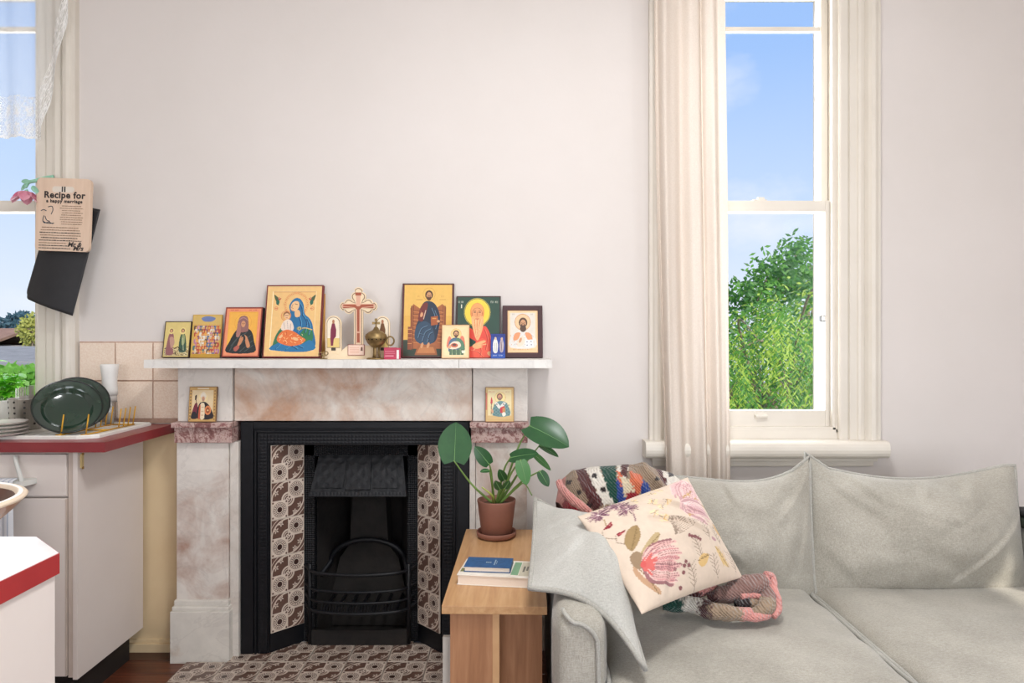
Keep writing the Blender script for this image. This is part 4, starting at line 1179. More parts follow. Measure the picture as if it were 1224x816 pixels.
for k in range(7):
    a = -2.6 + k * 0.42
    q = Vector((px(12.0) * math.cos(a), px(12.0) * math.sin(a), px(24)))
    link('vent', lathe_mesh([(0, -0.001), (px(.9), -0.001), (px(.9), 0.001), (0, 0.001)], 8), mk('vent_dark', (30, 24, 18), 0.8), bowl).matrix_local = Matrix.Translation(q) @ Vector((q.x, q.y, -0.2 * q.length)).to_track_quat('Z', 'Y').to_matrix().to_4x4()

d0 = CAM_D - 0.175; a, b_ = P(459, 430, d0), P(473.5, 416.5, d0)
pb = thing('pink_box', 'small crimson pink box with a white side strip on the mantel', 'box', ((a.x + b_.x) / 2, a.y, 1.204), (0, 0, 0.10))
w = b_.x - a.x; h = b_.z - a.z + 0.002
box('carton', (-w / 2, w / 2, 0, 0.035, 0, h), mk('crimson_card', (184, 54, 84), 0.5), pb, bevel=0.001)
box('side_strip', (w / 2, w / 2 + 0.016, 0.001, 0.03, 0, h - 0.001), mk('crimson_card', (184, 54, 84), 0.5), pb, bevel=0.001)
box('white_label', (w / 2 + 0.0015, w / 2 + 0.0105, -0.0002, 0.004, 0.002, h - 0.009), mk('white_card', (236, 230, 226), 0.6), pb)
boxes('print', [(-w / 2 + 0.004, w / 2 - 0.006, -0.0006, 0.001, h * 0.66, h * 0.70), (-w / 2 + 0.004, w / 2 - 0.004, -0.0006, 0.001, h * 0.50, h * 0.53), (-w / 2 + 0.004, w / 2 - 0.01, -0.0006, 0.001, h * 0.26, h * 0.34)], mk('pale_pink_print', (226, 150, 164), 0.5), pb)

d0 = CAM_D - 0.14; v0 = P(387, 430, d0); s0 = d0 / F_PX
tc = thing('brass_trinket', 'tiny brass trinket with looped ends by the red-edged icon', 'trinket', (v0.x, v0.y, 1.204))
boxes('stand', [(-px(4), px(4), -px(2), px(2), 0, px(1)), (-px(.7), px(.7), -px(.6), px(.6), px(1), px(9))], BRASS, tc, bevel=0.0005)
for q in ((-px(4), px(6)), (px(3), px(7))):
    tube('loop', [(q[0] + px(2.2) * math.cos(t), 0, q[1] + px(2.2) * math.sin(t)) for t in np.linspace(0, 2 * PI, 14)[:-1]], px(.6), BRASS, tc, closed=True, seg=5)
tube('arm', [(-px(4), 0, px(4)), (px(3), 0, px(5))], px(.6), BRASS, tc, seg=5)
# ------------------------------------------------------------------ kitchen corner
REDLAM = mk('red_laminate', (140, 44, 48), 0.38, var=8, col2=(124, 36, 42), coat=0.2)
LAM = mk('cabinet_laminate', (226, 216, 209), 0.5, var=2, col2=(220, 209, 202))
LAM_E = mk('cabinet_edge', (206, 190, 178), 0.55)
DARKK = mk('kick_dark', (36, 32, 30), 0.6, var=12, col2=(24, 20, 19))
WX, WY, WZ = -1.392, -0.506, 0.932          # worktop end, front, top
WB = WZ - 0.034

wt = thing('kitchen_worktop', 'dark red laminate worktop under the chopping board window', 'worktop', (-2.2, -0.26, WB))
link('worktop_slab', fin(prism([(-3.29, WY), (WX, WY), (WX, -0.112), (WX, -0.012), (-1.79, -0.012), (-1.79, -0.044), (-3.29, -0.044)], 'z', WB, WZ), bevel=0.003), REDLAM, wt, world_co=True)

cb = thing('base_cabinet', 'off-white laminate base cabinet with drawer under the dark red worktop', 'cabinet', (-2.2, -0.26, 0))
CXR, CYF = -1.520, -0.478
K = dict(parent=cb, world_co=True)
box('body', (-3.28, CXR - 0.002, CYF + 0.02, -0.10, 0.115, WB - 0.0005), LAM, **K)
box('end_panel', (CXR - 0.002, CXR + 0.014, CYF + 0.004, -0.045, 0.105, WB - 0.0005), LAM, bevel=0.0015, **K)
box('kickboard', (-3.28, CXR - 0.012, CYF + 0.055, -0.10, 0.0, 0.114), DARKK, **K)
xe = CXR - 0.022
for xa, xb in ((xe - 0.46, xe), (xe - 0.925, xe - 0.465)):
    dw = box('drawer_front', (xa, xb, CYF, CYF + 0.019, 0.742, WB - 0.012), LAM, bevel=0.002, **K)
    do = box('door', (xa, xb, CYF, CYF + 0.019, 0.118, 0.734), LAM, bevel=0.002, **K)
    boxes('door_edge_strip', [(xb - 0.004, xb + 0.0005, CYF - 0.0004, CYF + 0.018, 0.12, 0.732)], LAM_E, do, world_co=True)
box('edge_post', (xe + 0.003, CXR - 0.003, CYF + 0.006, CYF + 0.03, 0.112, WB - 0.0005), LAM_E, **K)
c0 = P(86.5, 555, 2.40)
ct = boxes('catch', [(CXR + 0.014, CXR + 0.020, CYF + 0.018, CYF + 0.032, 0.858 - 0.022, 0.858 + 0.026)], mk('yellowed_plastic', (226, 200, 138), 0.45), bevel=0.002, **K)
boxes('catch_screw', [(CXR + 0.019, CXR + 0.0225, CYF + 0.021, CYF + 0.029, 0.858 - 0.027, 0.858 - 0.018), (CXR + 0.019, CXR + 0.0225, CYF + 0.021, CYF + 0.029, 0.858 + 0.022, 0.858 + 0.03)], mk('brass_screw', (170, 130, 70), 0.4, 0.6), ct, bevel=0.001, world_co=True)

# towel rail hooked over the drawer, towel on it
WPL = mk('white_plastic', (226, 226, 220), 0.4)
dr = 2.38
tr = thing('towel_rail', 'white plastic towel rail hooked over the cabinet drawer', 'towel rail', (P(10, 580, dr).x, CYF, 0.86))
b0, b1 = P(15.5, 545, dr), P(21, 577, dr - 0.05)
tube('bracket', [(b0.x, CYF - 0.010, b0.z), (b0.x + 0.003, CYF - 0.012, b0.z - 0.02), (b1.x, CYF - 0.052, b1.z)], 0.0085, WPL, tr, seg=4, world_co=True)
b2 = P(34, 574, dr - 0.02)
link('rail', fin(prism([(-2.35, CYF - 0.062), (b1.x + 0.008, CYF - 0.062), (b2.x, CYF - 0.012), (b2.x, CYF - 0.001), (-2.35, CYF - 0.001)], 'z', b1.z - 0.016, b1.z + 0.002), bevel=0.002), WPL, tr, world_co=True)
# towel: hanging cloth with soft folds
def cloth_sheet(fn, nu, nv, thick=0.0):
    vs = [fn(i / nu, j / nv) for j in range(nv + 1) for i in range(nu + 1)]
    fs = [(j * (nu + 1) + i, j * (nu + 1) + i + 1, (j + 1) * (nu + 1) + i + 1, (j + 1) * (nu + 1) + i) for j in range(nv) for i in range(nu)]
    me = mesh(vs, fs)
    if thick:
        bm = bmesh.new(); bm.from_mesh(me)
        bmesh.ops.solidify(bm, geom=bm.faces[:], thickness=thick); bmesh.ops.recalc_face_normals(bm, faces=bm.faces)
        bm.to_mesh(me); bm.free()
    return me
tx0, tx1 = P(-60, 0, dr - 0.05).x, P(14.5, 0, dr - 0.05).x
zt = b1.z + 0.004
def tw(u, v):
    x = tx0 + (tx1 - tx0) * u + 0.012 * v * (u - 0.5)
    s = v * 0.62
    if s < 0.03: y, z = CYF - 0.035 - s, zt + 0.003
    else: y, z = CYF - 0.068 - 0.006 * math.sin(u * 22) * min(1, (s - 0.03) * 8), zt - (s - 0.03)
    return (x, y, z)
m, nt, b = new_mat('towel_cotton')
sp = nt.nodes.new('ShaderNodeSeparateXYZ'); nt.links.new(tex_coord(nt), sp.inputs[0])
st = ((E(nt, sp.outputs[0]) * 330.0).sin() > 0.75)
nt.links.new(mixc(nt, st, (214, 216, 220), (168, 176, 192)), b.inputs['Base Color']); b.inputs['Roughness'].default_value = 0.9
tag(link('tea_towel', cloth_sheet(tw, 40, 40, 0.003), m, smooth=True), 'pale grey striped tea towel hanging from the white rail', 'towel')

# drainer
WHITE_PL = mk('drainer_white', (232, 230, 224), 0.35, var=8, col2=(224, 220, 212))
dn = thing('draining_board', 'white draining board lying on the red worktop', 'draining board', (-1.9, -0.25, WZ))
link('tray', fin(prism([(-2.35, -0.440), (-1.530, -0.440), (-1.470, -0.405), (-1.466, -0.060), (-1.495, -0.050), (-2.35, -0.050)], 'z', WZ + 0.0003, WZ + 0.010), bevel=0.004), WHITE_PL, dn, world_co=True)
link('rim', mesh(*tube_data([(-2.34, -0.434, WZ + 0.010), (-1.532, -0.434, WZ + 0.010), (-1.475, -0.402, WZ + 0.010), (-1.471, -0.062, WZ + 0.010), (-1.497, -0.056, WZ + 0.010), (-2.34, -0.056, WZ + 0.010)], 0.0035, 6)), WHITE_PL, dn, world_co=True)
DZ = WZ + 0.010
for k in range(9):
    boxes('ridge', [(-1.60 - k * 0.05, -1.585 - k * 0.05, -0.40, -0.09, DZ - 0.002, DZ + 0.0016)], WHITE_PL, dn, bevel=0.001, world_co=True)

# two green plates leaning in a gold wire rack
m, nt, b = new_mat('green_glaze')
n = noise_tex(nt, 9, 4)
nt.links.new(ramp(nt, n, [(0.3, (22, 42, 34)), (0.7, (34, 58, 44))]), b.inputs['Base Color'])
b.inputs['Roughness'].default_value = 0.12; b.inputs['Coat Weight'].default_value = 0.6
GREENG = m
GOLDW = mk('gold_wire', (226, 170, 52), 0.4, 0.4)
PR = 0.1105
plate_prof = [(0, 0.004), (0.066, 0.004), (0.072, 0.007), (0.080, 0.018), (0.085, 0.022), (PR - 0.003, 0.030), (PR, 0.031), (PR, 0.028), (PR - 0.004, 0.026), (0.085, 0.017), (0.079, 0.008), (0.068, -0.004), (0.064, -0.006), (0.060, -0.003), (0, -0.002)]
plate_me = lathe_mesh(plate_prof, 56)
rim_me = lathe_mesh([(PR - 0.0045, 0.0315), (PR - 0.002, 0.0335), (PR + 0.001, 0.032), (PR + 0.001, 0.0285), (PR - 0.002, 0.0285)], 56)
def plate(pc, d, nrm, label):
    nrm = Vector(nrm).normalized()
    t = thing('dinner_plate', label, 'plate')
    M = nrm.to_track_quat('Z', 'Y').to_matrix().to_4x4()
    # lowest point of the tilted rim rests just above the tray
    low = min((M @ Vector((PR * math.cos(a), PR * math.sin(a), 0.03))).z for a in np.linspace(0, 6.28, 60))
    c = P(*pc, d); c.z = DZ + 0.009 - low
    M.translation = c; t.matrix_world = M
    link('dish', plate_me, None if plate_me.materials else GREENG, t, smooth=True)
    link('rim', rim_me, None if rim_me.materials else mk('green_rim', (14, 26, 24), 0.2), t, smooth=True)
    return t
plate((80.5, 480), 2.545, (0.46, -0.66, 0.58), 'front dark green glazed dinner plate leaning in the gold rack')
plate((91.5, 470), 2.645, (0.46, -0.68, 0.54), 'dark green dinner plate half hidden behind another in the gold rack')

rk = thing('plate_rack', 'gold wire plate rack on the white draining board', 'plate rack', P(105, 512, 2.55) * 1.0)
rk.location.z = DZ
ra, rb = Vector((P(68, 0, 2.44).x, -0.425, DZ + 0.0032)), Vector((P(132, 0, 2.74).x, -0.13, DZ + 0.0032))
off = Vector((0.085, 0.006, 0))
for k, o_ in enumerate((Vector((0, 0, 0)), off)):
    tube('rail', [ra + o_ + Vector((-0.012, -0.004, 0)), ra + o_, rb + o_], 0.0028, GOLDW, rk, seg=6, world_co=True)
tube('cross_rail', [rb, rb + off], 0.0028, GOLDW, rk, seg=6, world_co=True)
tube('cross_rail', [ra.lerp(rb, 0.45), ra.lerp(rb, 0.45) + off], 0.0028, GOLDW, rk, seg=6, world_co=True)
for f in (0.02, 0.66, 0.76, 0.86, 0.97):
    for o_ in (Vector((0, 0, 0)), off):
        q = ra.lerp(rb, f) + o_
        tube('prong', [q, q + Vector((0.008, 0.004, 0.072))], 0.0027, GOLDW, rk, seg=6, world_co=True)

# perforated steel cutlery holder with forks
m, nt, b = new_mat('brushed_steel')
n = noise_tex(nt, 4, 4, 0.6, stretch=(30, 30, 1))
nt.links.new(ramp(nt, n, [(0.3, (196, 192, 186)), (0.7, (168, 163, 156))]), b.inputs['Base Color'])
b.inputs['Metallic'].default_value = 1.0; b.inputs['Roughness'].default_value = 0.33
STEEL = m
dc = 2.63
cv = P(31, 505, dc)
cu = thing('cutlery_holder', 'perforated stainless steel cutlery holder beside the green plates', 'holder', (cv.x, cv.y, DZ + 0.001))
HR, HH = 0.056, 0.116
cup = link('cup', lathe_mesh([(0, 0.002), (HR * 0.86, 0.0), (HR * 0.9, 0.004), (HR * 1.02, HH - 0.002), (HR * 1.06, HH), (HR * 1.04, HH + 0.002), (HR * 0.99, HH - 0.002), (HR * 0.87, 0.008), (0, 0.006)], 40), STEEL, cu, smooth=True)
hole = lathe_mesh([(0, 0.0006), (0.0042, 0.0006), (0.0046, -0.001)], 10); hole.materials.append(mk('hole_dark', (46, 44, 42), 0.7))
for c in range(10):
    for r in range(5):
        a = -2.9 + c * 0.62 + 0.0
        rr = HR * (0.9 + 0.12 * (0.022 + r * 0.02) / HH) + 0.0003
        o = bpy.data.objects.new('hole', hole); COL.objects.link(o); o.parent = cup
        nrm = Vector((math.cos(a), math.sin(a), 0))
        M = nrm.to_track_quat('Z', 'Y').to_matrix().to_4x4(); M.translation = nrm * rr + Vector((0, 0, 0.024 + r * 0.0205)); o.matrix_local = M
# cutlery: forks standing tines up
def fork(x, y, rz, tip, label):
    t = thing('fork', label, 'fork', (cv.x + x, cv.y + y, DZ + 0.008), (0, 0, rz), group='forks in the steel cutlery holder')
    tube('handle', [(0, 0, 0), (0, 0, 0.10 + tip)], 0.0028, STEEL, t, seg=6)
    boxes('head', [(-0.011, 0.011, -0.001, 0.001, 0.095 + tip, 0.115 + tip)], STEEL, t)
    for k in range(4):
        xx = -0.0099 + k * 0.0066
        boxes('tine', [(xx - 0.0014, xx + 0.0014, -0.001, 0.001, 0.114 + tip, 0.148 + tip)], STEEL, t)
for q in ((-0.022, -0.005, 0.4, 0.0), (0.002, -0.02, 0.1, 0.006), (0.018, 0.004, -0.2, 0.010), (-0.004, 0.02, 0.7, 0.004)):
    fork(*q, 'steel fork standing tines up in the cutlery holder')

# stack of white saucers
SAUCER = mk('white_china', (232, 228, 222), 0.2, var=10, col2=(224, 219, 211))
sc_me = lathe_mesh([(0, 0.004), (0.05, 0.004), (0.075, 0.010), (0.083, 0.012), (0.083, 0.009), (0.074, 0.006), (0.048, 0.0), (0, 0.0)], 48); sc_me.materials.append(SAUCER)
sc_me.polygons.foreach_set('use_smooth', [True] * len(sc_me.polygons))
sv = P(1, 513, 2.46)
names = ['lowest white saucer of the stack on the draining board', 'second white saucer up in the stack beside the cutlery holder', 'third white saucer up in the stack beside the cutlery holder', 'top white saucer of the stack beside the cutlery holder']
for k in range(4):
    t = thing('saucer', names[k], 'saucer', (sv.x - 0.001 * k, sv.y + 0.002 * (k % 2), DZ + 0.002 + k * 0.0125), group='stacked saucers')
    link('dish', sc_me, None, t)
    r = bpy.data.objects.new('rim_line', rim_me if False else lathe_mesh([(0.0825, 0.0118), (0.0838, 0.0108), (0.0828, 0.0095)], 48)); COL.objects.link(r); r.parent = t
    r.data.materials.append(mk('china_rim', (150, 132, 124), 0.4))

# white-lidded pepper grinder
gv = P(131, 500, 2.78)
gr = thing('pepper_grinder', 'white-topped clear pepper grinder standing by the wall tiles', 'grinder', (gv.x, gv.y, DZ))
link('grinder_top', lathe_mesh([(0, 0.118), (0.030, 0.118), (0.029, 0.14), (0.027, 0.165), (0.028, 0.19), (0.031, 0.215), (0.034, 0.236), (0.033, 0.240), (0, 0.241)], 32), mk('matte_white', (236, 234, 230), 0.45), gr, smooth=True)
link('glass_jar', lathe_mesh([(0, 0.0), (0.029, 0.0), (0.030, 0.004), (0.028, 0.09), (0.024, 0.117), (0.0, 0.1175)], 32), glass_mat('grinder_glass', (226, 226, 226), 0.10), gr, smooth=True)
link('collar', lathe_mesh([(0.0235, 0.09), (0.0275, 0.09), (0.027, 0.118), (0.0235, 0.118)], 32), mk('grey_collar', (196, 190, 184), 0.4), gr, smooth=True)
link('mechanism', lathe_mesh([(0, 0.002), (0.016, 0.002), (0.013, 0.05), (0.004, 0.08), (0.004, 0.112), (0, 0.112)], 16), mk('grey_mech', (214, 208, 202), 0.5), gr, smooth=True)

# basil in a white pot on the worktop by the window
dbs = 2.76
bv = P(4, 495, dbs)
bs = thing('potted_basil', 'bright green potted basil on the draining board by the window', 'plant', (bv.x - 0.02, bv.y, DZ))
link('pot', lathe_mesh([(0, 0.0), (0.046, 0.0), (0.060, 0.095), (0.063, 0.10), (0.058, 0.10), (0.055, 0.088), (0, 0.088)], 32), mk('white_pot', (238, 236, 230), 0.4), bs, smooth=True)


def leaf_data(base, direction, normal, length, width, cup=0.15, droop=0.2, heart=0.0, nl=8):
    """leaf blade with a folded midrib; returns verts, faces"""
    d = Vector(direction).normalized(); nn = Vector(normal); nn = (nn - d * nn.dot(d)).normalized(); w = d.cross(nn)
    vs, fs = [], []
    for i in range(nl + 1):
        t = i / nl
        prof = (t ** 0.5) * ((1 - t) ** 0.72) / 0.469
        hw = width / 2 * max(prof, 0.012)
        back = heart * length * 0.16 * (1 - t) ** 4 * (1 if t > 0 else 0)
        c = Vector(base) + d * (length * t) - nn * (droop * length * t * t)
        for s in (-1, -0.5, 0, 0.5, 1):
            vs.append(c + w * (hw * s) + nn * (cup * hw * abs(s) * (1.4 - 0.5 * abs(s))) - d * (back * s * s))
    for i in range(nl):
        for k in range(4): fs.append((i * 5 + k, i * 5 + k + 1, (i + 1) * 5 + k + 1, (i + 1) * 5 + k))
    return vs, fs


def leaf_mat(name, c1, c2, rough=0.35, trans=0.25):
    m, nt, b = new_mat(name)
    oi = nt.nodes.new('ShaderNodeObjectInfo')
    n = noise_tex(nt, 30, 3)
    nt.links.new(ramp(nt, n * 0.5 + E(nt, oi.outputs['Random']) * 0.4, [(0.15, c1), (0.75, c2)]), b.inputs['Base Color'])
    b.inputs['Roughness'].default_value = rough
    tr = nt.nodes.new('ShaderNodeBsdfTranslucent'); tr.inputs[0].default_value = rgba(tuple(min(255, v * 1.3) for v in c2))
    mx = nt.nodes.new('ShaderNodeMixShader'); mx.inputs[0].default_value = trans
    out = nt.nodes['Material Output']
    nt.links.new(b.outputs[0], mx.inputs[1]); nt.links.new(tr.outputs[0], mx.inputs[2]); nt.links.new(mx.outputs[0], out.inputs[0])
    return m


BASIL = leaf_mat('basil_leaf', (74, 160, 34), (136, 214, 72), 0.4, 0.45)
rnd = random.Random(21)
for k in range(9):
    a = rnd.uniform(0, 6.28); r = rnd.uniform(0.01, 0.05)
    top = Vector((r * 1.5 * math.cos(a) + 0.01, r * 1.2 * math.sin(a), rnd.uniform(0.15, 0.215)))
    tube('stem', [(r * 0.5 * math.cos(a), r * 0.5 * math.sin(a), 0.085), top], 0.0022, mk('basil_stem', (120, 176, 70), 0.5), bs, seg=5)
    for j in range(9):
        t = rnd.uniform(0.35, 1.0)
        bp_ = Vector((r * 0.5 * math.cos(a), r * 0.5 * math.sin(a), 0.085)).lerp(top, t)
        th = rnd.uniform(0, 6.28)
        dd = Vector((math.cos(th), math.sin(th), rnd.uniform(-0.1, 0.6)))
        link('leaf', mesh(*leaf_data(bp_, dd, (0, 0, 1), rnd.uniform(0.035, 0.07), rnd.uniform(0.024, 0.044), 0.3, 0.35, nl=5)), BASIL, bs, smooth=True)
tv = Vector((-0.02, 0, 0.20))
tube('stem', [tv * 0.5, tv + Vector((0.0, 0, 0.05))], 0.002, mk('basil_stem', (120, 176, 70), 0.5), bs, seg=5)
for th in (0.2, 1.4, 2.6, 3.8, 5.2):
    link('leaf', mesh(*leaf_data(tv + Vector((0.0, 0, 0.05)), (math.cos(th), math.sin(th), 0.3), (0, 0, 1), 0.05, 0.03, 0.3, 0.3, nl=5)), BASIL, bs, smooth=True)

# ------------------------------------------------------------------ white breakfast counter with red edge, wooden bowl
PZ = 0.936
A = [(-1.9, -1.626), (-0.857, -1.626), (-0.757, -1.718), (-0.757, -2.75), (-1.9, -2.75)]
pn = thing('breakfast_counter', 'white-topped counter with bright red bullnose edge and chamfered corner', 'counter', (-1.3, -2.2, 0))
K = dict(parent=pn, world_co=True)
link('edge_band', fin(prism(A, 'z', PZ - 0.035, PZ - 0.0012), bevel=0.004, seg=3), mk('red_edge', (168, 48, 50), 0.4, var=10, col2=(154, 40, 44)), **K)
A2 = [(-1.9, -1.6275), (-0.858, -1.6275), (-0.7585, -1.7188), (-0.7585, -2.744), (-1.9, -2.744)]
link('top_surface', fin(prism(A2, 'z', PZ - 0.004, PZ)), mk('white_laminate', (240, 238, 236), 0.3), **K)
box('end_panel', (-0.780, -0.762, -2.70, -1.722, 0.0, PZ - 0.0355), LAM, bevel=0.0015, **K)
box('carcass', (-1.88, -0.780, -2.68, -1.730, 0.08, PZ - 0.0355), LAM, **K)
box('kickboard', (-1.86, -0.83, -2.64, -1.80, 0.0, 0.08), DARKK, **K)

m, nt, b = new_mat('turned_wood')
n = noise_tex(nt, 3.5, 5, 0.6, stretch=(1, 1, 6), distort=0.7)
nt.links.new(ramp(nt, n, [(0.3, (92, 52, 30)), (0.5, (142, 88, 50)), (0.7, (176, 122, 72))]), b.inputs['Base Color'])
b.inputs['Roughness'].default_value = 0.3; b.inputs['Coat Weight'].default_value = 0.3
BOWLW = m
bw = thing('wooden_bowl', 'turned brown wooden bowl with pale rim on the white counter', 'bowl', (-0.958, -1.775, PZ + 0.0005))
link('shell', lathe_mesh([(0, 0.0), (0.055, 0.0), (0.062, 0.006), (0.105, 0.045), (0.135, 0.072), (0.152, 0.090)], 56), BOWLW, bw, smooth=True)
link('rim', lathe_mesh([(0.152, 0.090), (0.155, 0.094), (0.151, 0.098), (0.140, 0.097), (0.136, 0.092)], 56), mk('pale_wood_rim', (226, 206, 182), 0.3), bw, smooth=True)
link('inside', lathe_mesh([(0.136, 0.092), (0.120, 0.070), (0.085, 0.036), (0.05, 0.016), (0, 0.012)], 56), mk('bowl_inside', (70, 42, 30), 0.35, var=8, col2=(96, 60, 42)), bw, smooth=True)

# ------------------------------------------------------------------ hanging board, black mat, flower hook, lace curtain
def text_mesh(body, size, bold=0.0, shear=0.0, align='CENTER', spacing=1.0):
    cu_ = bpy.data.curves.new('t', 'FONT'); cu_.body = body; cu_.size = size; cu_.align_x = align; cu_.offset = bold; cu_.shear = shear; cu_.space_character = spacing
    cu_.resolution_u = 3
    o = bpy.data.objects.new('t', cu_); COL.objects.link(o)
    dg = bpy.context.evaluated_depsgraph_get(); me = bpy.data.meshes.new_from_object(o.evaluated_get(dg))
    bpy.data.objects.remove(o); bpy.data.curves.remove(cu_)
    me.materials.clear()
    return me


INK = mk('burnt_ink', (52, 46, 46), 0.7)
INK_L = mk('burnt_ink_faint', (150, 122, 100), 0.7)
m, nt, b = new_mat('beech_board')
n = noise_tex(nt, 7, 5, 0.6, stretch=(5, 5, 0.5))
nt.links.new(ramp(nt, n, [(0.3, (226, 200, 178)), (0.7, (212, 184, 160))]), b.inputs['Base Color']); b.inputs['Roughness'].default_value = 0.55
BEECH = m
# the black mat, a bent flexible sheet
dm = 2.83
q = [P(52, 246, dm + 0.02), P(108, 247, dm + 0.02), P(122, 253, dm), P(88, 377.5, dm - 0.02), P(33, 357, dm)]
def mat_fn(u, v):
    tl, tr_ = P(66, 240, dm), P(121.5, 251, dm + 0.005)
    bl, br = P(32, 356, dm - 0.01), P(88.5, 377.5, dm - 0.035)
    p = tl.lerp(tr_, u).lerp(bl.lerp(br, u), v)
    p.y += -0.022 * math.sin(PI * u) * (0.3 + 0.7 * v) - 0.008
    if v > 0.9 and u < 0.10:      # rounded lower corner
        k = (v - 0.9) / 0.1 * (1 - u / 0.10)
        p += Vector((0.012, 0, 0.014)) * k * k
    return p
bmat = link('cutting_mat', cloth_sheet(mat_fn, 30, 30, 0.003), mk('black_rubber', (36, 36, 39), 0.62, var=40, col2=(30, 30, 33)), smooth=True)
tag(bmat, 'black flexible cutting mat hanging bent behind the wooden recipe board', 'cutting mat')
# the recipe board
db_ = 2.775
c0, c1, c2, c3 = P(41.5, 300, db_), P(106, 300, db_), P(108.5, 214, db_), P(45, 213, db_)
Wb, Hb = (c1 - c0).length, (c3 - c0).length
rbd = thing('recipe_board', 'pale wooden chopping board printed Recipe for a happy marriage', 'chopping board', (c0 + c1) / 2, (0, 0.035, 0))
def rrect(w, h, r, z0=0.0, n=6):
    pts = []
    for cx, cz, a0 in ((w / 2 - r, z0 + r, -90), (w / 2 - r, z0 + h - r, 0), (-w / 2 + r, z0 + h - r, 90), (-w / 2 + r, z0 + r, 180)):
        for k in range(n + 1):
            a = math.radians(a0 + 90 * k / n); pts.append((cx + r * math.cos(a), cz + r * math.sin(a)))
    return pts
link('board', fin(prism(rrect(Wb, Hb, 0.018), 'y', 0, 0.016), bevel=0.003), BEECH, rbd)
def on_board(name, me, x, z, mat, k=0):
    me.transform(Matrix.Translation((x, -0.0008 - k * 0.0003, z)) @ Matrix.Rotation(PI / 2, 4, 'X'))
    link(name, me, mat, rbd)
def bx_(fx): return -Wb / 2 + fx * Wb
def bz_(fy): return Hb * (1 - fy)
link('hand_hole', fin(prism([(a, b + bz_(0.155)) for a, b in [(p - 0.002, q_ - 0.012) for p, q_ in rrect(0.088, 0.024, 0.011)]], 'y', -0.0006, 0.001)), mk('hole_pale', (226, 214, 200), 0.7), rbd)
boxes('hook_print', [(-0.008, -0.003, -0.0012, 0.0, bz_(0.19), bz_(0.115)), (0.002, 0.007, -0.0012, 0.0, bz_(0.19), bz_(0.115))], INK, rbd)
on_board('lettering', text_mesh('Recipe for', 0.036, 0.0013, spacing=1.08), 0.004, bz_(0.272), INK)
on_board('lettering', text_mesh('a happy marriage', 0.0185, 0.0008, spacing=1.12), 0.004, bz_(0.336), INK)
rnd = random.Random(5)
dashes, dashes2 = [], []
def text_line(lst, x0, x1, z, h):
    x = x0
    while x < x1:
        w_ = rnd.uniform(0.004, 0.012); lst.append((x, min(x + w_, x1), -0.0011, 0.0, z, z + h * rnd.uniform(0.75, 1.1))); x += w_ + 0.0022
for k in range(9):
    text_line(dashes2, bx_(0.44) + rnd.uniform(0, 0.012), bx_(0.88) - rnd.uniform(0, 0.012), bz_(0.385 + k * 0.031), 0.0026)
for k, (a, b_) in enumerate(((0.12, 0.80), (0.10, 0.82), (0.08, 0.84), (0.09, 0.84), (0.11, 0.78), (0.07, 0.86), (0.07, 0.58), (0.07, 0.60), (0.07, 0.66))):
    text_line(dashes if k in (2, 5, 7, 8, 4) else dashes2, bx_(a), bx_(b_), bz_(0.685 + k * 0.0355), 0.0034)
tag(boxes('small_print', dashes, INK, rbd), kind='stuff'); tag(boxes('faint_print', dashes2, INK_L, rbd), kind='stuff')
on_board('lettering', text_mesh('Mr &', 0.026, 0.0009, 0.3), bx_(0.73), bz_(0.935), INK)
on_board('lettering', text_mesh('Mrs', 0.026, 0.0009, 0.3), bx_(0.80), bz_(0.985), INK)
# small line drawing of a couple
for name, pts in (('drawing', [(0.09, 0.455), (0.14, 0.44), (0.19, 0.455)]), ('drawing', [(0.22, 0.40), (0.29, 0.39), (0.31, 0.44), (0.28, 0.50)]), ('drawing', [(0.15, 0.52), (0.13, 0.58), (0.16, 0.62), (0.24, 0.61), (0.32, 0.63)]), ('drawing', [(0.17, 0.53), (0.20, 0.58), (0.26, 0.60)]), ('drawing', [(0.14, 0.60), (0.22, 0.625), (0.34, 0.62)])):
    tube(name, catmull([(bx_(a), -0.0002, bz_(b_)) for a, b_ in pts], 5), 0.0016 if b_ > 0.5 else 0.0022, mk('ink_blue', (70, 78, 90), 0.7), rbd, seg=4)
# flower hook at the sash: green stem, pink bloom
fh = thing('flower_hook', 'pink plastic rose hook with pale green stem on the window frame', 'hook', P(44, 228, 2.80))
PG = mk('pale_green_plastic', (150, 204, 176), 0.45); PK = mk('pink_plastic', (206, 126, 150), 0.45, var=30, col2=(224, 160, 176))
tube('stem', catmull([P(64, 211, 2.815), P(52, 213, 2.81), P(42, 216, 2.78), P(34, 218, 2.78), P(30, 224, 2.78)], 5), 0.0075, PG, fh, world_co=True)
for a, ang in ((P(34, 220, 2.775), (-0.8, 0, -0.5)), (P(36, 218, 2.775), (-0.9, 0, 0.2)), (P(33, 226, 2.77), (-0.3, 0, -0.9)), (P(38, 222, 2.77), (0.5, 0, -0.6))):
    link('sepal', mesh(*leaf_data(a - root_loc(fh), ang, (0, -1, 0.2), 0.042, 0.022, 0.3, 0.2)), PG, fh, smooth=True)
bl = P(30.5, 236, 2.775)
for k in range(6):
    a = k * 1.047
    link('petal', mesh(*leaf_data(bl - root_loc(fh) + Vector((0.008 * math.cos(a), 0.008 * math.sin(a), 0.026)), (0.45 * math.cos(a), 0.45 * math.sin(a), -1), (math.cos(a), math.sin(a), 0.3), 0.062, 0.048, 0.5, -0.35)), PK, fh, smooth=True)

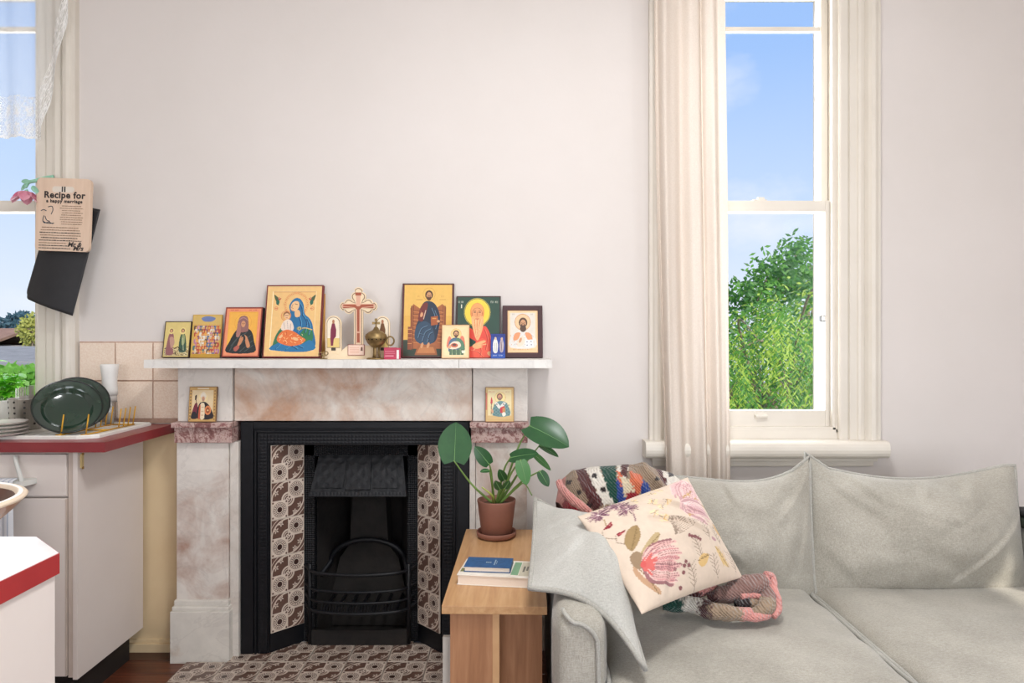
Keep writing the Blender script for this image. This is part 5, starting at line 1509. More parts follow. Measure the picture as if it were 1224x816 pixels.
# lace curtain: sheer net with lace border, gathered to a point at its right
m = bpy.data.materials.new('lace_net'); m.use_nodes = True; nt = m.node_tree; nt.nodes.clear()
out = nt.nodes.new('ShaderNodeOutputMaterial'); mx = nt.nodes.new('ShaderNodeMixShader')
t = nt.nodes.new('ShaderNodeBsdfTransparent')
df = nt.nodes.new('ShaderNodeBsdfDiffuse'); df.inputs[0].default_value = rgba((232, 232, 230))
tl_ = nt.nodes.new('ShaderNodeBsdfTranslucent'); tl_.inputs[0].default_value = rgba((232, 232, 230))
m2 = nt.nodes.new('ShaderNodeMixShader'); m2.inputs[0].default_value = 0.12; nt.links.new(df.outputs[0], m2.inputs[1]); nt.links.new(tl_.outputs[0], m2.inputs[2])
uvn = nt.nodes.new('ShaderNodeUVMap'); sp = nt.nodes.new('ShaderNodeSeparateXYZ'); nt.links.new(uvn.outputs[0], sp.inputs[0])
u, v = E(nt, sp.outputs[0]), E(nt, sp.outputs[1])          # u metres across, v metres up from the hem
vor = nt.nodes.new('ShaderNodeTexVoronoi'); vor.feature = 'DISTANCE_TO_EDGE'; vor.inputs['Scale'].default_value = 70
nt.links.new(uvn.outputs[0], vor.inputs['Vector'])
net = E(nt, vor.outputs['Distance']) < 0.10
fl = ((u * 42.0).sin() * (v * 42.0).sin()).abs() > 0.55
border = (v < 0.17)
sc_ = ((u * 60.0).sin() * 0.012 + 0.012)
al = 0.36 + border * (net * 0.45 + fl * 0.22) + (v < 0.012) * 0.4
nt.links.new(al.clamp().s, mx.inputs[0]); nt.links.new(t.outputs[0], mx.inputs[1]); nt.links.new(m2.outputs[0], mx.inputs[2]); nt.links.new(mx.outputs[0], out.inputs[0])
LACE = m
lc = thing('lace_curtain', 'sheer white lace curtain with scalloped border across the kitchen window', 'curtain', (-2.25, -0.04, 2.9))
def lace_sheet(name, x0, x1, hem, ztop, y, amp, nfold, nu=70, nv=40):
    vs, fs, uvs = [], [], []
    for j in range(nv + 1):
        for i in range(nu + 1):
            fx, fy = i / nu, j / nv
            x = x0 + (x1 - x0) * fx
            zh = hem(x) + 0.008 * abs(math.sin(fx * (x1 - x0) * 70))
            z = zh + (ztop - zh) * fy
            vs.append((x, y - amp * math.sin(fx * nfold * 2 * PI + 0.6 * math.sin(z * 3)) , z)); uvs.append((fx * (x1 - x0) * 1.7, (z - zh)))
    for j in range(nv):
        for i in range(nu):
            a = j * (nu + 1) + i; fs.append((a, a + 1, a + nu + 2, a + nu + 1))
    me = mesh(vs, fs); l = me.uv_layers.new(name='UVMap')
    for lp in me.loops: l.data[lp.index].uv = uvs[lp.vertex_index]
    return link(name, me, LACE, lc, world_co=True, smooth=True)
zw = lambda py: P(0, py, 2.83).z
xw = lambda px_: P(px_, 0, 2.83).x
# main fall over the glass, hem at about the height of the upper sash's lower part
lace_sheet('net_panel', xw(-190), xw(50), lambda x: zw(172) + 0.05 * math.sin((x + 2.2) * 9) * 0.4, 2.92, -0.055, 0.012, 7)
# side tail with lace edge, falling to a point
def tail_hem(x):
    f = (x - xw(50)) / (xw(82) - xw(50))
    return zw(178) + (zw(40) - zw(178)) * max(0, f) ** 1.1 if f > 0 else zw(176)
lace_sheet('side_tail', xw(50), xw(84), tail_hem, 2.92, -0.075, 0.010, 1.6, 40, 50)
tube('curtain_rod', [(xw(-195), -0.06, 2.925), (xw(100), -0.06, 2.925)], 0.010, WHITE_WOOD, lc, world_co=True)
# ------------------------------------------------------------------ outside: garden level, pepper tree, roofs
gm = mk('far_ground', (120, 130, 96), 0.9, var=0.3, col2=(150, 146, 126))
tag(box('ground', (-60, 60, 0.6, 90, -5.2, -5.0), gm), kind='structure')

LEAF_A = leaf_mat('tree_leaf_green', (70, 128, 44), (128, 178, 66), 0.5, 0.35)
LEAF_B = leaf_mat('tree_leaf_lime', (150, 190, 60), (196, 214, 92), 0.5, 0.4)
LEAF_C = leaf_mat('tree_leaf_deep', (48, 96, 44), (84, 136, 60), 0.5, 0.3)
BARK = mk('tree_bark', (168, 152, 128), 0.8, var=20, col2=(120, 104, 84))


def blades(spec, rnd):
    vs, fs = [], []
    for (c, dr, ln, wd, n) in spec:
        i = len(vs); w = Vector(dr).cross(Vector(n)); w = w.normalized() * wd / 2 if w.length > 1e-6 else Vector((wd / 2, 0, 0))
        d = Vector(dr).normalized() * ln; c = Vector(c)
        vs += [c, c + d * 0.45 + w, c + d, c + d * 0.45 - w]; fs.append((i, i + 1, i + 2, i + 3))
    return mesh(vs, fs)


rnd = random.Random(77)
tree = thing('pepper_tree', 'tall green pepper tree with drooping sprays outside the window', 'tree', (3.6, 6.2, -5.0))
tk = [(3.6, 6.2, -5.0), (3.55, 6.15, -2.6), (3.35, 6.0, -0.8), (3.3, 6.0, 0.6)]
tube('trunk', catmull(tk, 6), [0.24 - 0.16 * k / 18 for k in range(19)], BARK, tree, world_co=True)
spec = {'A': [], 'B': [], 'C': []}


def top_z(x, y):
    """crown height seen across the window, in metres, at world x for distance d"""
    d = y + CAM_D
    pxx = 612 + x * F_PX / d
    ctrl = [(560, 330), (700, 315), (800, 330), (860, 352), (885, 358), (905, 334), (925, 318), (945, 310), (962, 322), (980, 318), (1010, 300), (1100, 330), (1300, 380)]
    for (a, ya), (b, yb) in zip(ctrl[:-1], ctrl[1:]):
        if a <= pxx <= b: py = ya + (yb - ya) * (pxx - a) / (b - a); break
    else: py = 360
    return CAM_H - (py - 400) * d / F_PX


# boughs that carry the sprays
boughs = []
for k in range(46):
    y = rnd.uniform(4.2, 8.0); x = rnd.uniform(0.9, 6.0)
    zt = top_z(x, y) - rnd.uniform(0.0, 2.6) ** 1.0
    boughs.append(Vector((x, y, zt)))
for p in boughs:
    s0_ = Vector((3.4, 6.0, min(p.z - 0.6, 0.2) - 0.6))
    md = s0_.lerp(p, 0.55) + Vector((rnd.uniform(-.2, .2), rnd.uniform(-.2, .2), 0.35))
    tube('branch', catmull([s0_, md, p, p + Vector((rnd.uniform(-.3, .3), -0.2, -0.25))], 5), [0.03, 0.028, 0.026, 0.024, 0.022, 0.02, 0.018, 0.017, 0.015, 0.013, 0.012, 0.011, 0.01, 0.008, 0.007, 0.006], BARK, tree, seg=5, world_co=True)
# drooping sprays in the lower crown
for k in range(2600):
    y = rnd.uniform(3.6, 7.0); x = rnd.uniform(0.6, 6.2)
    zt = top_z(x, y)
    z = zt - 0.35 - abs(rnd.gauss(0, 1.3))
    key = rnd.choice('AABBC')
    lean_ = Vector((rnd.uniform(-0.35, 0.35), rnd.uniform(-0.3, 0.1), -1))
    L_ = rnd.uniform(0.25, 0.6); n_ = int(L_ / 0.03)
    for j in range(n_):
        q_ = Vector((x, y, z)) + lean_ * (L_ * j / n_) + Vector((lean_.x, lean_.y, 0)) * (0.3 * math.sin(j / n_ * 1.5))
        s_ = 1 if j % 2 else -1
        spec[key].append((q_, (s_ * rnd.uniform(0.3, 0.9), rnd.uniform(-0.3, 0.3), -rnd.uniform(0.5, 1.0)), rnd.uniform(0.06, 0.10), rnd.uniform(0.012, 0.020), (rnd.uniform(-.4, .4), -1, rnd.uniform(-.2, .5))))
# fine leaf mass filling the body of the crown and clumps of rounder leaves at the top
for k in range(24000):
    y = rnd.uniform(4.4, 8.8); x = rnd.uniform(0.5, 6.4); zt = top_z(x, y)
    z = zt - 0.15 - abs(rnd.gauss(0, 1.7))
    spec[rnd.choice('AACCB')].append(((x, y, z), (rnd.uniform(-1, 1), rnd.uniform(-.5, .5), rnd.uniform(-1, .4)), rnd.uniform(0.05, 0.095), rnd.uniform(0.02, 0.04), (rnd.uniform(-.6, .6), -1, rnd.uniform(-.2, 1))))
clumps = [(915, 330), (925, 316), (938, 318), (945, 300), (952, 305), (932, 331), (905, 345), (894, 352), (960, 330), (966, 342), (957, 288), (950, 322), (971, 318), (940, 342), (884, 356), (876, 362), (920, 345), (953, 340), (955, 298), (972, 300), (1010, 296), (1035, 310), (860, 345), (820, 330), (760, 318), (700, 322)]
for (a, b_) in clumps:
    dd = rnd.uniform(8.6, 9.6); c = P(a, b_, dd)
    big = 0.16 if b_ < 312 else 0.24
    for j in range(90 if b_ > 312 else 38):
        q_ = c + Vector((rnd.gauss(0, big * 0.55), rnd.gauss(0, 0.15), rnd.gauss(0, big * 0.4)))
        spec[rnd.choice('CCA')].append((q_, (rnd.uniform(-1, 1), rnd.uniform(-.4, .4), rnd.uniform(-.8, .6)), rnd.uniform(0.06, 0.11), rnd.uniform(0.03, 0.045), (rnd.uniform(-.6, .6), -1, rnd.uniform(-.2, .8))))
for (pts) in ([(925, 360), (930, 335), (948, 312), (955, 290)], [(935, 350), (955, 335), (970, 318)], [(905, 360), (912, 345), (918, 328)], [(880, 420), (905, 408), (925, 412), (932, 432), (940, 455)], [(874, 462), (892, 455), (912, 470)], [(945, 395), (958, 420), (966, 450)], [(925, 415), (935, 440), (944, 470)]):
    tube('twig', catmull([P(a, b_, 8.0 if b_ > 400 else 9.0) for a, b_ in pts], 6), 0.012, BARK, tree, seg=5, world_co=True)
for key, mt in (('A', LEAF_A), ('B', LEAF_B), ('C', LEAF_C)):
    o = link('foliage', blades(spec[key], rnd), mt, tree, world_co=True); o['kind'] = 'stuff'

# roofs, wall and trees seen over the kitchen counter
ROOF = mk('slate_roof', (150, 146, 142), 0.8, var=2.5, col2=(128, 124, 120), stretch=(1, 1, 8))
ROOF_T = mk('clay_roof', (158, 122, 100), 0.85, var=1.5, col2=(132, 98, 80))
BRICK = mk('pale_render', (186, 170, 156), 0.85, var=2)
DGLASS = mk('far_window', (52, 62, 78), 0.2)
def house(label, x0, x1, y0, y1, ze, zr, roof, wall, wins):
    t = thing('house', label, 'house', ((x0 + x1) / 2, y0, -5.0))
    box('wall', (x0 + 0.25, x1 - 0.25, y0 + 0.3, y1 - 0.3, -5.0, ze), wall, t, world_co=True)
    ym = (y0 + y1) / 2
    link('roof', fin(prism([(y0, ze - 0.05), (ym, zr), (y1, ze - 0.05), (y1, ze - 0.2), (ym, zr - 0.16), (y0, ze - 0.2)], 'x', x0, x1)), roof, t, world_co=True)
    for (xa, xb, za, zb) in wins:
        f = boxes('window', [(xa, xb, y0 + 0.24, y0 + 0.32, za, zb)], mk('far_frame', (214, 214, 212), 0.6), t, world_co=True)
        box('pane', (xa + 0.06, xb - 0.06, y0 + 0.22, y0 + 0.3, za + 0.06, zb - 0.06), DGLASS, f, world_co=True)
    return t
h1 = P(20, 418, 24); e1 = P(20, 432, 20)
house('low grey slate-roofed house seen beyond the kitchen window', -19, -12.6, 16.5, 23, e1.z, h1.z + 0.15, ROOF, BRICK, [(-18.4 + k * 1.05, -17.7 + k * 1.05, e1.z - 1.5, e1.z - 0.4) for k in range(6)])
h2 = P(10, 392, 40)
house('brown clay-roofed house behind the grey slate roof', -38, -28.4, 34, 42, h2.z - 1.0, h2.z, ROOF_T, BRICK, [(-36.5 + k * 2.2, -35.3 + k * 2.2, h2.z - 3, h2.z - 1.6) for k in range(3)])
cm = P(19, 400, 22)
def far_tree(label, c, rx, rz, mt, seed, n=900):
    r_ = random.Random(seed); t = thing('far_tree', label, 'tree', (c.x, c.y, -5.0))
    tube('trunk', [(c.x, c.y, -5), (c.x, c.y, c.z)], 0.15, BARK, t, world_co=True)
    sp_ = []
    for k in range(n):
        v = Vector((r_.gauss(0, 1), r_.gauss(0, 1), r_.gauss(0, 1))).normalized() * r_.uniform(0.55, 1.0)
        q_ = c + Vector((v.x * rx * (1 + 0.25 * math.sin(v.z * 7 + seed)), v.y * rx, v.z * rz))
        sp_.append((q_, (r_.uniform(-1, 1), r_.uniform(-1, 1), r_.uniform(-1, 1)), rx * 0.30, rx * 0.18, (r_.uniform(-.5, .5), -1, r_.uniform(-.3, .8))))
    o = link('foliage', blades(sp_, r_), mt, t, world_co=True); o['kind'] = 'stuff'
far_tree('dark blue-green tree rising above the far roofs', P(28, 388, 60), 1.5, 1.1, leaf_mat('far_leaf_blue', (46, 78, 92), (84, 118, 124), 0.7, 0.1), 5)
far_tree('dark blue-green tree on the skyline beyond the slate roof', P(-14, 392, 60), 1.2, 0.9, leaf_mat('far_leaf_blue2', (46, 78, 92), (84, 118, 124), 0.7, 0.1), 6)
far_tree('olive yellow tree beside the clay-roofed house', P(39, 395, 30), 0.55, 0.75, leaf_mat('far_leaf_olive', (126, 132, 60), (176, 176, 90), 0.7, 0.2), 8)
far_tree('low green tree in front of the slate-roofed house', P(20, 460, 12), 0.5, 0.35, LEAF_A, 9)
# ------------------------------------------------------------------ linen curtain
m, nt, b = new_mat('linen')
n = noise_tex(nt, 120, 3, 0.7, stretch=(1, 1, 6)); n2 = noise_tex(nt, 120, 3, 0.7, stretch=(6, 6, 1))
col = ramp(nt, n * 0.5 + n2 * 0.5, [(0.35, (226, 215, 204)), (0.65, (211, 198, 186))])
nt.links.new(col, b.inputs['Base Color']); b.inputs['Roughness'].default_value = 0.9; b.inputs['Specular IOR Level'].default_value = 0.1
tr = nt.nodes.new('ShaderNodeBsdfTranslucent'); nt.links.new(col, tr.inputs[0])
mx = nt.nodes.new('ShaderNodeMixShader'); mx.inputs[0].default_value = 0.12
nt.links.new(b.outputs[0], mx.inputs[1]); nt.links.new(tr.outputs[0], mx.inputs[2]); nt.links.new(mx.outputs[0], nt.nodes['Material Output'].inputs[0])
LINEN = m
cu = thing('linen_curtain', 'cream linen curtain drawn to one side of the tall window', 'curtain', (0.72, -0.10, 3.0))
def curtain_fn(u, v):
    z = 2.98 + (0.16 - 2.98) * v
    pyy = 400 + (CAM_H - z) * F_PX / 2.77
    k = min(1.0, max(0.0, pyy / 560.0))
    xl = P(781 + 14 * k ** 1.6, 0, 2.77).x; xr = P(868.5 + 7 * k, 0, 2.77).x
    ph = 2 * PI * (3.4 * u + 0.16 * math.sin(u * 9.0)) + 0.5 * math.sin(v * 2.2 + u * 3)
    x = xl + (xr - xl) * (u + 0.018 * math.sin(ph * 1.0 + 1.0))
    y = -0.112 + 0.024 * math.sin(ph) * (0.75 + 0.35 * v) + 0.007 * math.sin(ph * 2.3 + v * 4) * (0.3 + v) + 0.010 * math.sin(u * 3)
    y += 0.018 * v * mnoise.noise(Vector((u * 5, v * 4, 0)))
    return (x, y, z)
link('fabric', cloth_sheet(curtain_fn, 130, 60), LINEN, cu, world_co=True, smooth=True)
tube('curtain_rod', [(0.42, -0.11, 3.0), (1.62, -0.11, 3.0)], 0.012, mk('rod_metal', (120, 116, 110), 0.4, 0.6), cu, world_co=True)

# ------------------------------------------------------------------ side table and books
m, nt, b = new_mat('oak_veneer')
g = noise_tex(nt, 5, 6, 0.62, stretch=(9, 0.7, 9), distort=0.4)
nt.links.new(ramp(nt, g, [(0.28, (204, 164, 120)), (0.55, (188, 144, 100)), (0.78, (164, 118, 80))]), b.inputs['Base Color'])
b.inputs['Roughness'].default_value = 0.42; add_bump(nt, b, g, 0.06, 0.002)
OAK = m
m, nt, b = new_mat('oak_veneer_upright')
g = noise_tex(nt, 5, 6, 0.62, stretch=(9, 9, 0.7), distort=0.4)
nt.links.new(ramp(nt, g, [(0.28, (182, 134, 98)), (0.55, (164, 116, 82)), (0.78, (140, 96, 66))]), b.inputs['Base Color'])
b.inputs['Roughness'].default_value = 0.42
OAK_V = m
OAK_E = mk('oak_edge', (206, 164, 120), 0.45, var=10, col2=(190, 146, 104))
TZ = 0.55
st = thing('side_table', 'narrow oak veneer side table with shelves between fireplace and sofa', 'side table', (-0.195, -0.957, 0), (0, 0, math.radians(-1.4)))
TW, TL = 0.292, 0.76
box('table_top', (0, TW, 0, TL, TZ - 0.023, TZ), OAK, st, bevel=0.0015)
box('front_panel', (0.022, 0.158, 0.016, 0.032, 0.0, TZ - 0.0232), OAK_V, st)
box('divider_panel', (0.142, 0.158, 0.0322, TL - 0.03, 0.0, TZ - 0.0232), OAK_E, st)
box('divider_edge', (0.1405, 0.1595, 0.0145, 0.0335, 0.0, TZ - 0.0234), OAK_E, st)
box('recessed_panel', (0.1582, TW - 0.012, 0.085, 0.101, 0.0, TZ - 0.0232), OAK_V, st)
box('end_panel', (0.022, TW - 0.012, TL - 0.03, TL - 0.014, 0.0, TZ - 0.0232), OAK_V, st)
box('shelf', (0.022, 0.1418, 0.0322, TL - 0.0302, 0.03, 0.046), OAK, st)
box('shelf', (0.022, 0.1418, 0.0322, TL - 0.0302, 0.27, 0.286), OAK, st)


def book(name, label, loc, rz, w, dpt, h, cover, pages, spine=None, rot=None, group=None):
    t = thing(name, label, 'book', loc, rot or (0, 0, rz), group=group)
    box('page_block', (0.003, w - 0.003, 0.003, dpt - 0.002, 0.0018, h - 0.0018), pages, t)
    boxes('cover', [(0, w, 0, dpt, 0, 0.0018), (0, w, 0, dpt, h - 0.0018, h), ] + ([(w - 0.002, w, 0, dpt, 0.0018, h - 0.0018)] if spine == 'x' else [(0, w, dpt - 0.002, dpt, 0.0018, h - 0.0018)]), cover, t, bevel=0.0004)
    return t


m, nt, b = new_mat('page_edges')
sp = nt.nodes.new('ShaderNodeSeparateXYZ'); nt.links.new(tex_coord(nt), sp.inputs[0])
f = ((E(nt, sp.outputs[2]) * 3500.0).sin() * 0.5 + 0.5) * 0.5 + noise_tex(nt, 90, 2, stretch=(1, 1, 8)) * 0.5
nt.links.new(ramp(nt, f, [(0.2, (238, 224, 208)), (0.8, (222, 202, 184))]), b.inputs['Base Color']); b.inputs['Roughness'].default_value = 0.8
PAGES = m
WCOV = mk('white_cover', (236, 230, 220), 0.45, var=20, col2=(228, 218, 204))
BLUECOV = mk('blue_cover', (40, 92, 142), 0.5, var=70, col2=(28, 70, 116))
bk0 = Vector((-0.166, -0.795, TZ + 0.0004))
wb = book('paperback_book', 'thick white paperback lying under the blue notebook', bk0, math.radians(-8), 0.232, 0.15, 0.030, WCOV, PAGES)
boxes('cover_print', [(0.160, 0.182, 0.02, 0.135, 0.0301, 0.0304)], mk('print_green', (134, 178, 140), 0.5), wb)
boxes('cover_print', [(0.184, 0.228, 0.015, 0.14, 0.0301, 0.0303)], mk('print_cream', (214, 206, 184), 0.5), wb)
boxes('cover_marks', [(0.192 + 0.010 * k, 0.198 + 0.010 * k, 0.05 + 0.012 * (k % 2), 0.10, 0.0303, 0.0305) for k in range(3)], mk('print_grey', (120, 116, 106), 0.5), wb)
boxes('cover_print', [(0.004, 0.016, 0.03, 0.06, 0.0301, 0.0304)], mk('print_olive', (136, 140, 90), 0.5), wb)
ax = Vector((math.cos(math.radians(-8)), math.sin(math.radians(-8)), 0)); ay = Vector((-ax.y, ax.x, 0))
nb = book('notebook', 'blue-covered notebook on top of the thick white paperback', bk0 + ax * 0.016 + ay * 0.026 + Vector((0, 0, 0.0308)), math.radians(-6), 0.142, 0.092, 0.016, BLUECOV, PAGES, 'x')
boxes('cover_lettering', [(0.062 + 0.0062 * k, 0.0665 + 0.0062 * k, 0.040, 0.050, 0.0161, 0.0163) for k in range(3)] + [(0.088, 0.092, 0.022, 0.070, 0.0161, 0.0163), (0.095, 0.0965, 0.030, 0.060, 0.0161, 0.0163)], mk('silver_print', (150, 172, 190), 0.4), nb)
# books and magazines on the low shelf, edges showing past the panel
for k, (lab, cc, z0, hh, dy) in enumerate((('pale magazine sticking out of the side table shelf', (222, 216, 206), 0.2865, 0.15, 0.0), ('yellow-spined book on the lower shelf of the side table', (222, 160, 60), 0.0465, 0.19, 0.02), ('cream book behind the yellow one in the side table', (226, 216, 196), 0.0465, 0.21, 0.06))):
    t = thing('shelf_book', lab, 'book', st.matrix_basis @ Vector((0.004 if k else -0.004, 0.06 + dy, z0 + 0.0005)), (0, 0, math.radians(-1.4)))
    box('cover', (0, 0.12, 0, 0.016, 0, hh), mk('shelfbook_%d' % k, cc, 0.5), t, bevel=0.001)
    box('page_block', (-0.0006, 0.10, 0.002, 0.014, 0.002, hh - 0.002), PAGES, t)
t = thing('shelf_book', 'slanted white booklet resting among the shelf books of the side table', 'book', st.matrix_basis @ Vector((-0.012, 0.16, 0.0470)), (0, 0, math.radians(-1.4)))
box('cover', (0, 0.12, 0, 0.012, 0, 0.2), mk('white_cover', (236, 230, 220), 0.45), t, bevel=0.001)
box('page_block', (0.0, 0.118, 0.002, 0.010, 0.001, 0.199), PAGES, t)

# ------------------------------------------------------------------ potted monstera
TERRA = mk('terracotta', (146, 98, 82), 0.7, var=10, col2=(134, 88, 72), bump=(60, 0.08, 0.002))
dp = 2.58
pv = P(593.5, 640, dp)
pt = thing('potted_monstera', 'young monstera in a brown terracotta pot and saucer on the side table', 'plant', (pv.x, pv.y, TZ + 0.0004))
link('saucer', lathe_mesh([(0, 0.0), (0.060, 0.0), (0.072, 0.006), (0.0745, 0.022), (0.0725, 0.024), (0.069, 0.020), (0.066, 0.008), (0, 0.006)], 40), TERRA, pt, smooth=True)
potz = 0.007
link('pot', lathe_mesh([(0, potz), (0.052, potz), (0.056, potz + 0.004), (0.0705, 0.128), (0.072, 0.136), (0.0715, 0.139), (0.067, 0.139), (0.065, 0.130), (0.063, 0.118), (0, 0.118)], 40), TERRA, pt, smooth=True)
so = lathe_mesh([(0.0635, 0.119), (0.045, 0.123), (0.02, 0.126), (0, 0.127)], 32)
link('soil', so, mk('potting_soil', (52, 38, 30), 0.95, var=70, col2=(92, 72, 56), bump=(90, 1.0, 0.008)), pt)
MON = leaf_mat('monstera_leaf', (32, 76, 42), (58, 104, 58), 0.32, 0.12)
MON_L = leaf_mat('monstera_leaf_young', (52, 106, 54), (80, 132, 70), 0.32, 0.15)
STEM = mk('monstera_stem', (122, 154, 78), 0.45)
soil_c = Vector((pv.x, pv.y, TZ + 0.125))
def mon_leaf(base_px, tip_px, width_px, d0_, d1_, nrm, mat=None, heart=1.0, cup=0.12, droop=0.1, root=(0, 0), bend=0.03, stem=True, split=False):
    b0 = P(*base_px, d0_); t0 = P(*tip_px, d1_)
    L_ = (t0 - b0).length; Wd = width_px * (d0_ + d1_) / 2 / F_PX
    vs_, fs_ = leaf_data(b0, t0 - b0, nrm, L_, Wd, cup, droop, heart, nl=14)
    lf = link('leaf', mesh(vs_, fs_), mat or MON, pt, world_co=True, smooth=True)
    # midrib
    rib = [vs_[i * 5 + 2] for i in range(15)]
    nn = Vector(nrm).normalized() * 0.0012
    tube('midrib', [q_ + nn for q_ in rib], [0.0016 - 0.0001 * i for i in range(15)], mk('leaf_rib', (120, 166, 104), 0.4), lf, seg=5, world_co=False)
    lf.children[-1].data.transform(Matrix.Translation(-root_loc(pt)))
    if stem:
        s0_ = soil_c + Vector((root[0], root[1], 0))
        md = s0_.lerp(b0, 0.55) + Vector((0, 0, bend))
        tube('stem', catmull([s0_, md, b0 + (b0 - md).normalized() * 0.004], 8), [0.0052 - 0.00018 * i for i in range(17)], STEM, pt, seg=7, world_co=True)
    return lf
mon_leaf((543, 551), (545, 505), 43, 2.50, 2.55, (0.10, -1, 0.15), heart=1.4, droop=-0.05, root=(-0.012, -0.01), bend=-0.015)
mon_leaf((633, 509), (680, 529), 44, 2.55, 2.48, (0.30, -0.80, 0.55), heart=1.4, cup=0.2, root=(0.012, 0.0), bend=0.03, droop=0.15)
mon_leaf((585, 555), (568, 534), 19, 2.52, 2.50, (-0.2, -0.9, 0.45), heart=0.7, root=(-0.01, 0.0))
mon_leaf((585, 562), (574, 563), 9, 2.50, 2.48, (0, -0.5, 0.9), heart=0.4, root=(-0.008, 0.008), bend=0.01)
mon_leaf((610, 547), (642, 540), 21, 2.52, 2.48, (0.05, -0.75, 0.7), heart=0.9, root=(0.0, 0.0))
mon_leaf((622, 550), (630, 579), 19, 2.48, 2.44, (0.1, -0.9, 0.35), MON_L, heart=0.8, root=(0.01, -0.006), bend=0.02, droop=0.05)
mon_leaf((636, 541), (660, 561), 11, 2.60, 2.60, (-0.1, -0.6, 0.8), MON_L, heart=0.3, root=(0.006, 0.012), stem=False)
mon_leaf((645, 532), (668, 544), 12, 2.54, 2.50, (0.3, -0.6, 0.75), heart=0.4, root=(0.012, 0.008), bend=0.01)
mon_leaf((645, 563), (656, 581), 14, 2.50, 2.48, (0.25, -0.95, 0.15), heart=0.6, root=(0.012, -0.01), bend=0.015)
mon_leaf((603, 574), (597, 562), 12, 2.54, 2.50, (-0.1, -0.9, 0.4), heart=0.6, root=(0.004, 0.006), bend=0.0)
mon_leaf((598, 585), (592, 575), 11, 2.52, 2.50, (-0.3, -0.9, 0.3), heart=0.5, root=(-0.002, -0.006), bend=0.0)
mon_leaf((603, 584), (609, 575), 9, 2.50, 2.48, (0.3, -0.9, 0.3), heart=0.4, root=(0.004, -0.008), bend=0.0)
tube('aerial_root', catmull([soil_c + Vector((0.015, -0.01, 0)), P(618, 583, 2.50), P(627, 578, 2.49), P(636, 592, 2.48)], 6), 0.0022, STEM, pt, seg=6, world_co=True)
tube('aerial_root', catmull([soil_c + Vector((-0.01, -0.01, 0)), P(588, 592, 2.50), P(576, 582, 2.48)], 6), [0.006 - 0.0003 * i for i in range(13)], mk('sheath', (170, 180, 90), 0.5), pt, seg=7, world_co=True)

# ------------------------------------------------------------------ sofa
def weave_bump(nt, b):
    add_bump(nt, b, noise_tex(nt, 420, 2, 0.6, stretch=(1, 1, 1)), 0.25, 0.002)


def fabric(name, c1, c2, c3):
    m, nt, b = new_mat(name)
    big = noise_tex(nt, 5, 4, 0.6); fine = noise_tex(nt, 260, 2, 0.7, stretch=(0.35, 1, 1.6)); fine2 = noise_tex(nt, 260, 2, 0.7, stretch=(1.6, 1, 0.35))
    f = big * 0.35 + fine * 0.33 + fine2 * 0.32
    nt.links.new(ramp(nt, f, [(0.36, c1), (0.5, c2), (0.64, c3)]), b.inputs['Base Color'])
    b.inputs['Roughness'].default_value = 0.85; b.inputs['Sheen Weight'].default_value = 0.35; b.inputs['Sheen Roughness'].default_value = 0.4; b.inputs['Specular IOR Level'].default_value = 0.2
    add_bump(nt, b, fine + fine2, 0.35, 0.002)
    return m


FAB = fabric('sofa_chenille', (138, 133, 122), (159, 154, 143), (179, 174, 163))
FAB_L = fabric('cushion_velvet', (162, 160, 153), (179, 177, 170), (194, 192, 186))
PIPE = fabric('sofa_piping', (142, 139, 131), (162, 159, 151), (180, 177, 169))


def wrinkle(u, v, seed, amp, fr=3.0):
    a = mnoise.noise(Vector((u * fr, v * fr, seed))) * 0.7 + mnoise.noise(Vector((u * fr * 2.3, v * fr * 2.3, seed + 9))) * 0.35
    r = abs(mnoise.noise(Vector((u * fr * 1.4 + v * 1.2, v * fr * 0.8 - u, seed + 4))))
    return amp * (a - 0.9 * max(0, 0.25 - r))


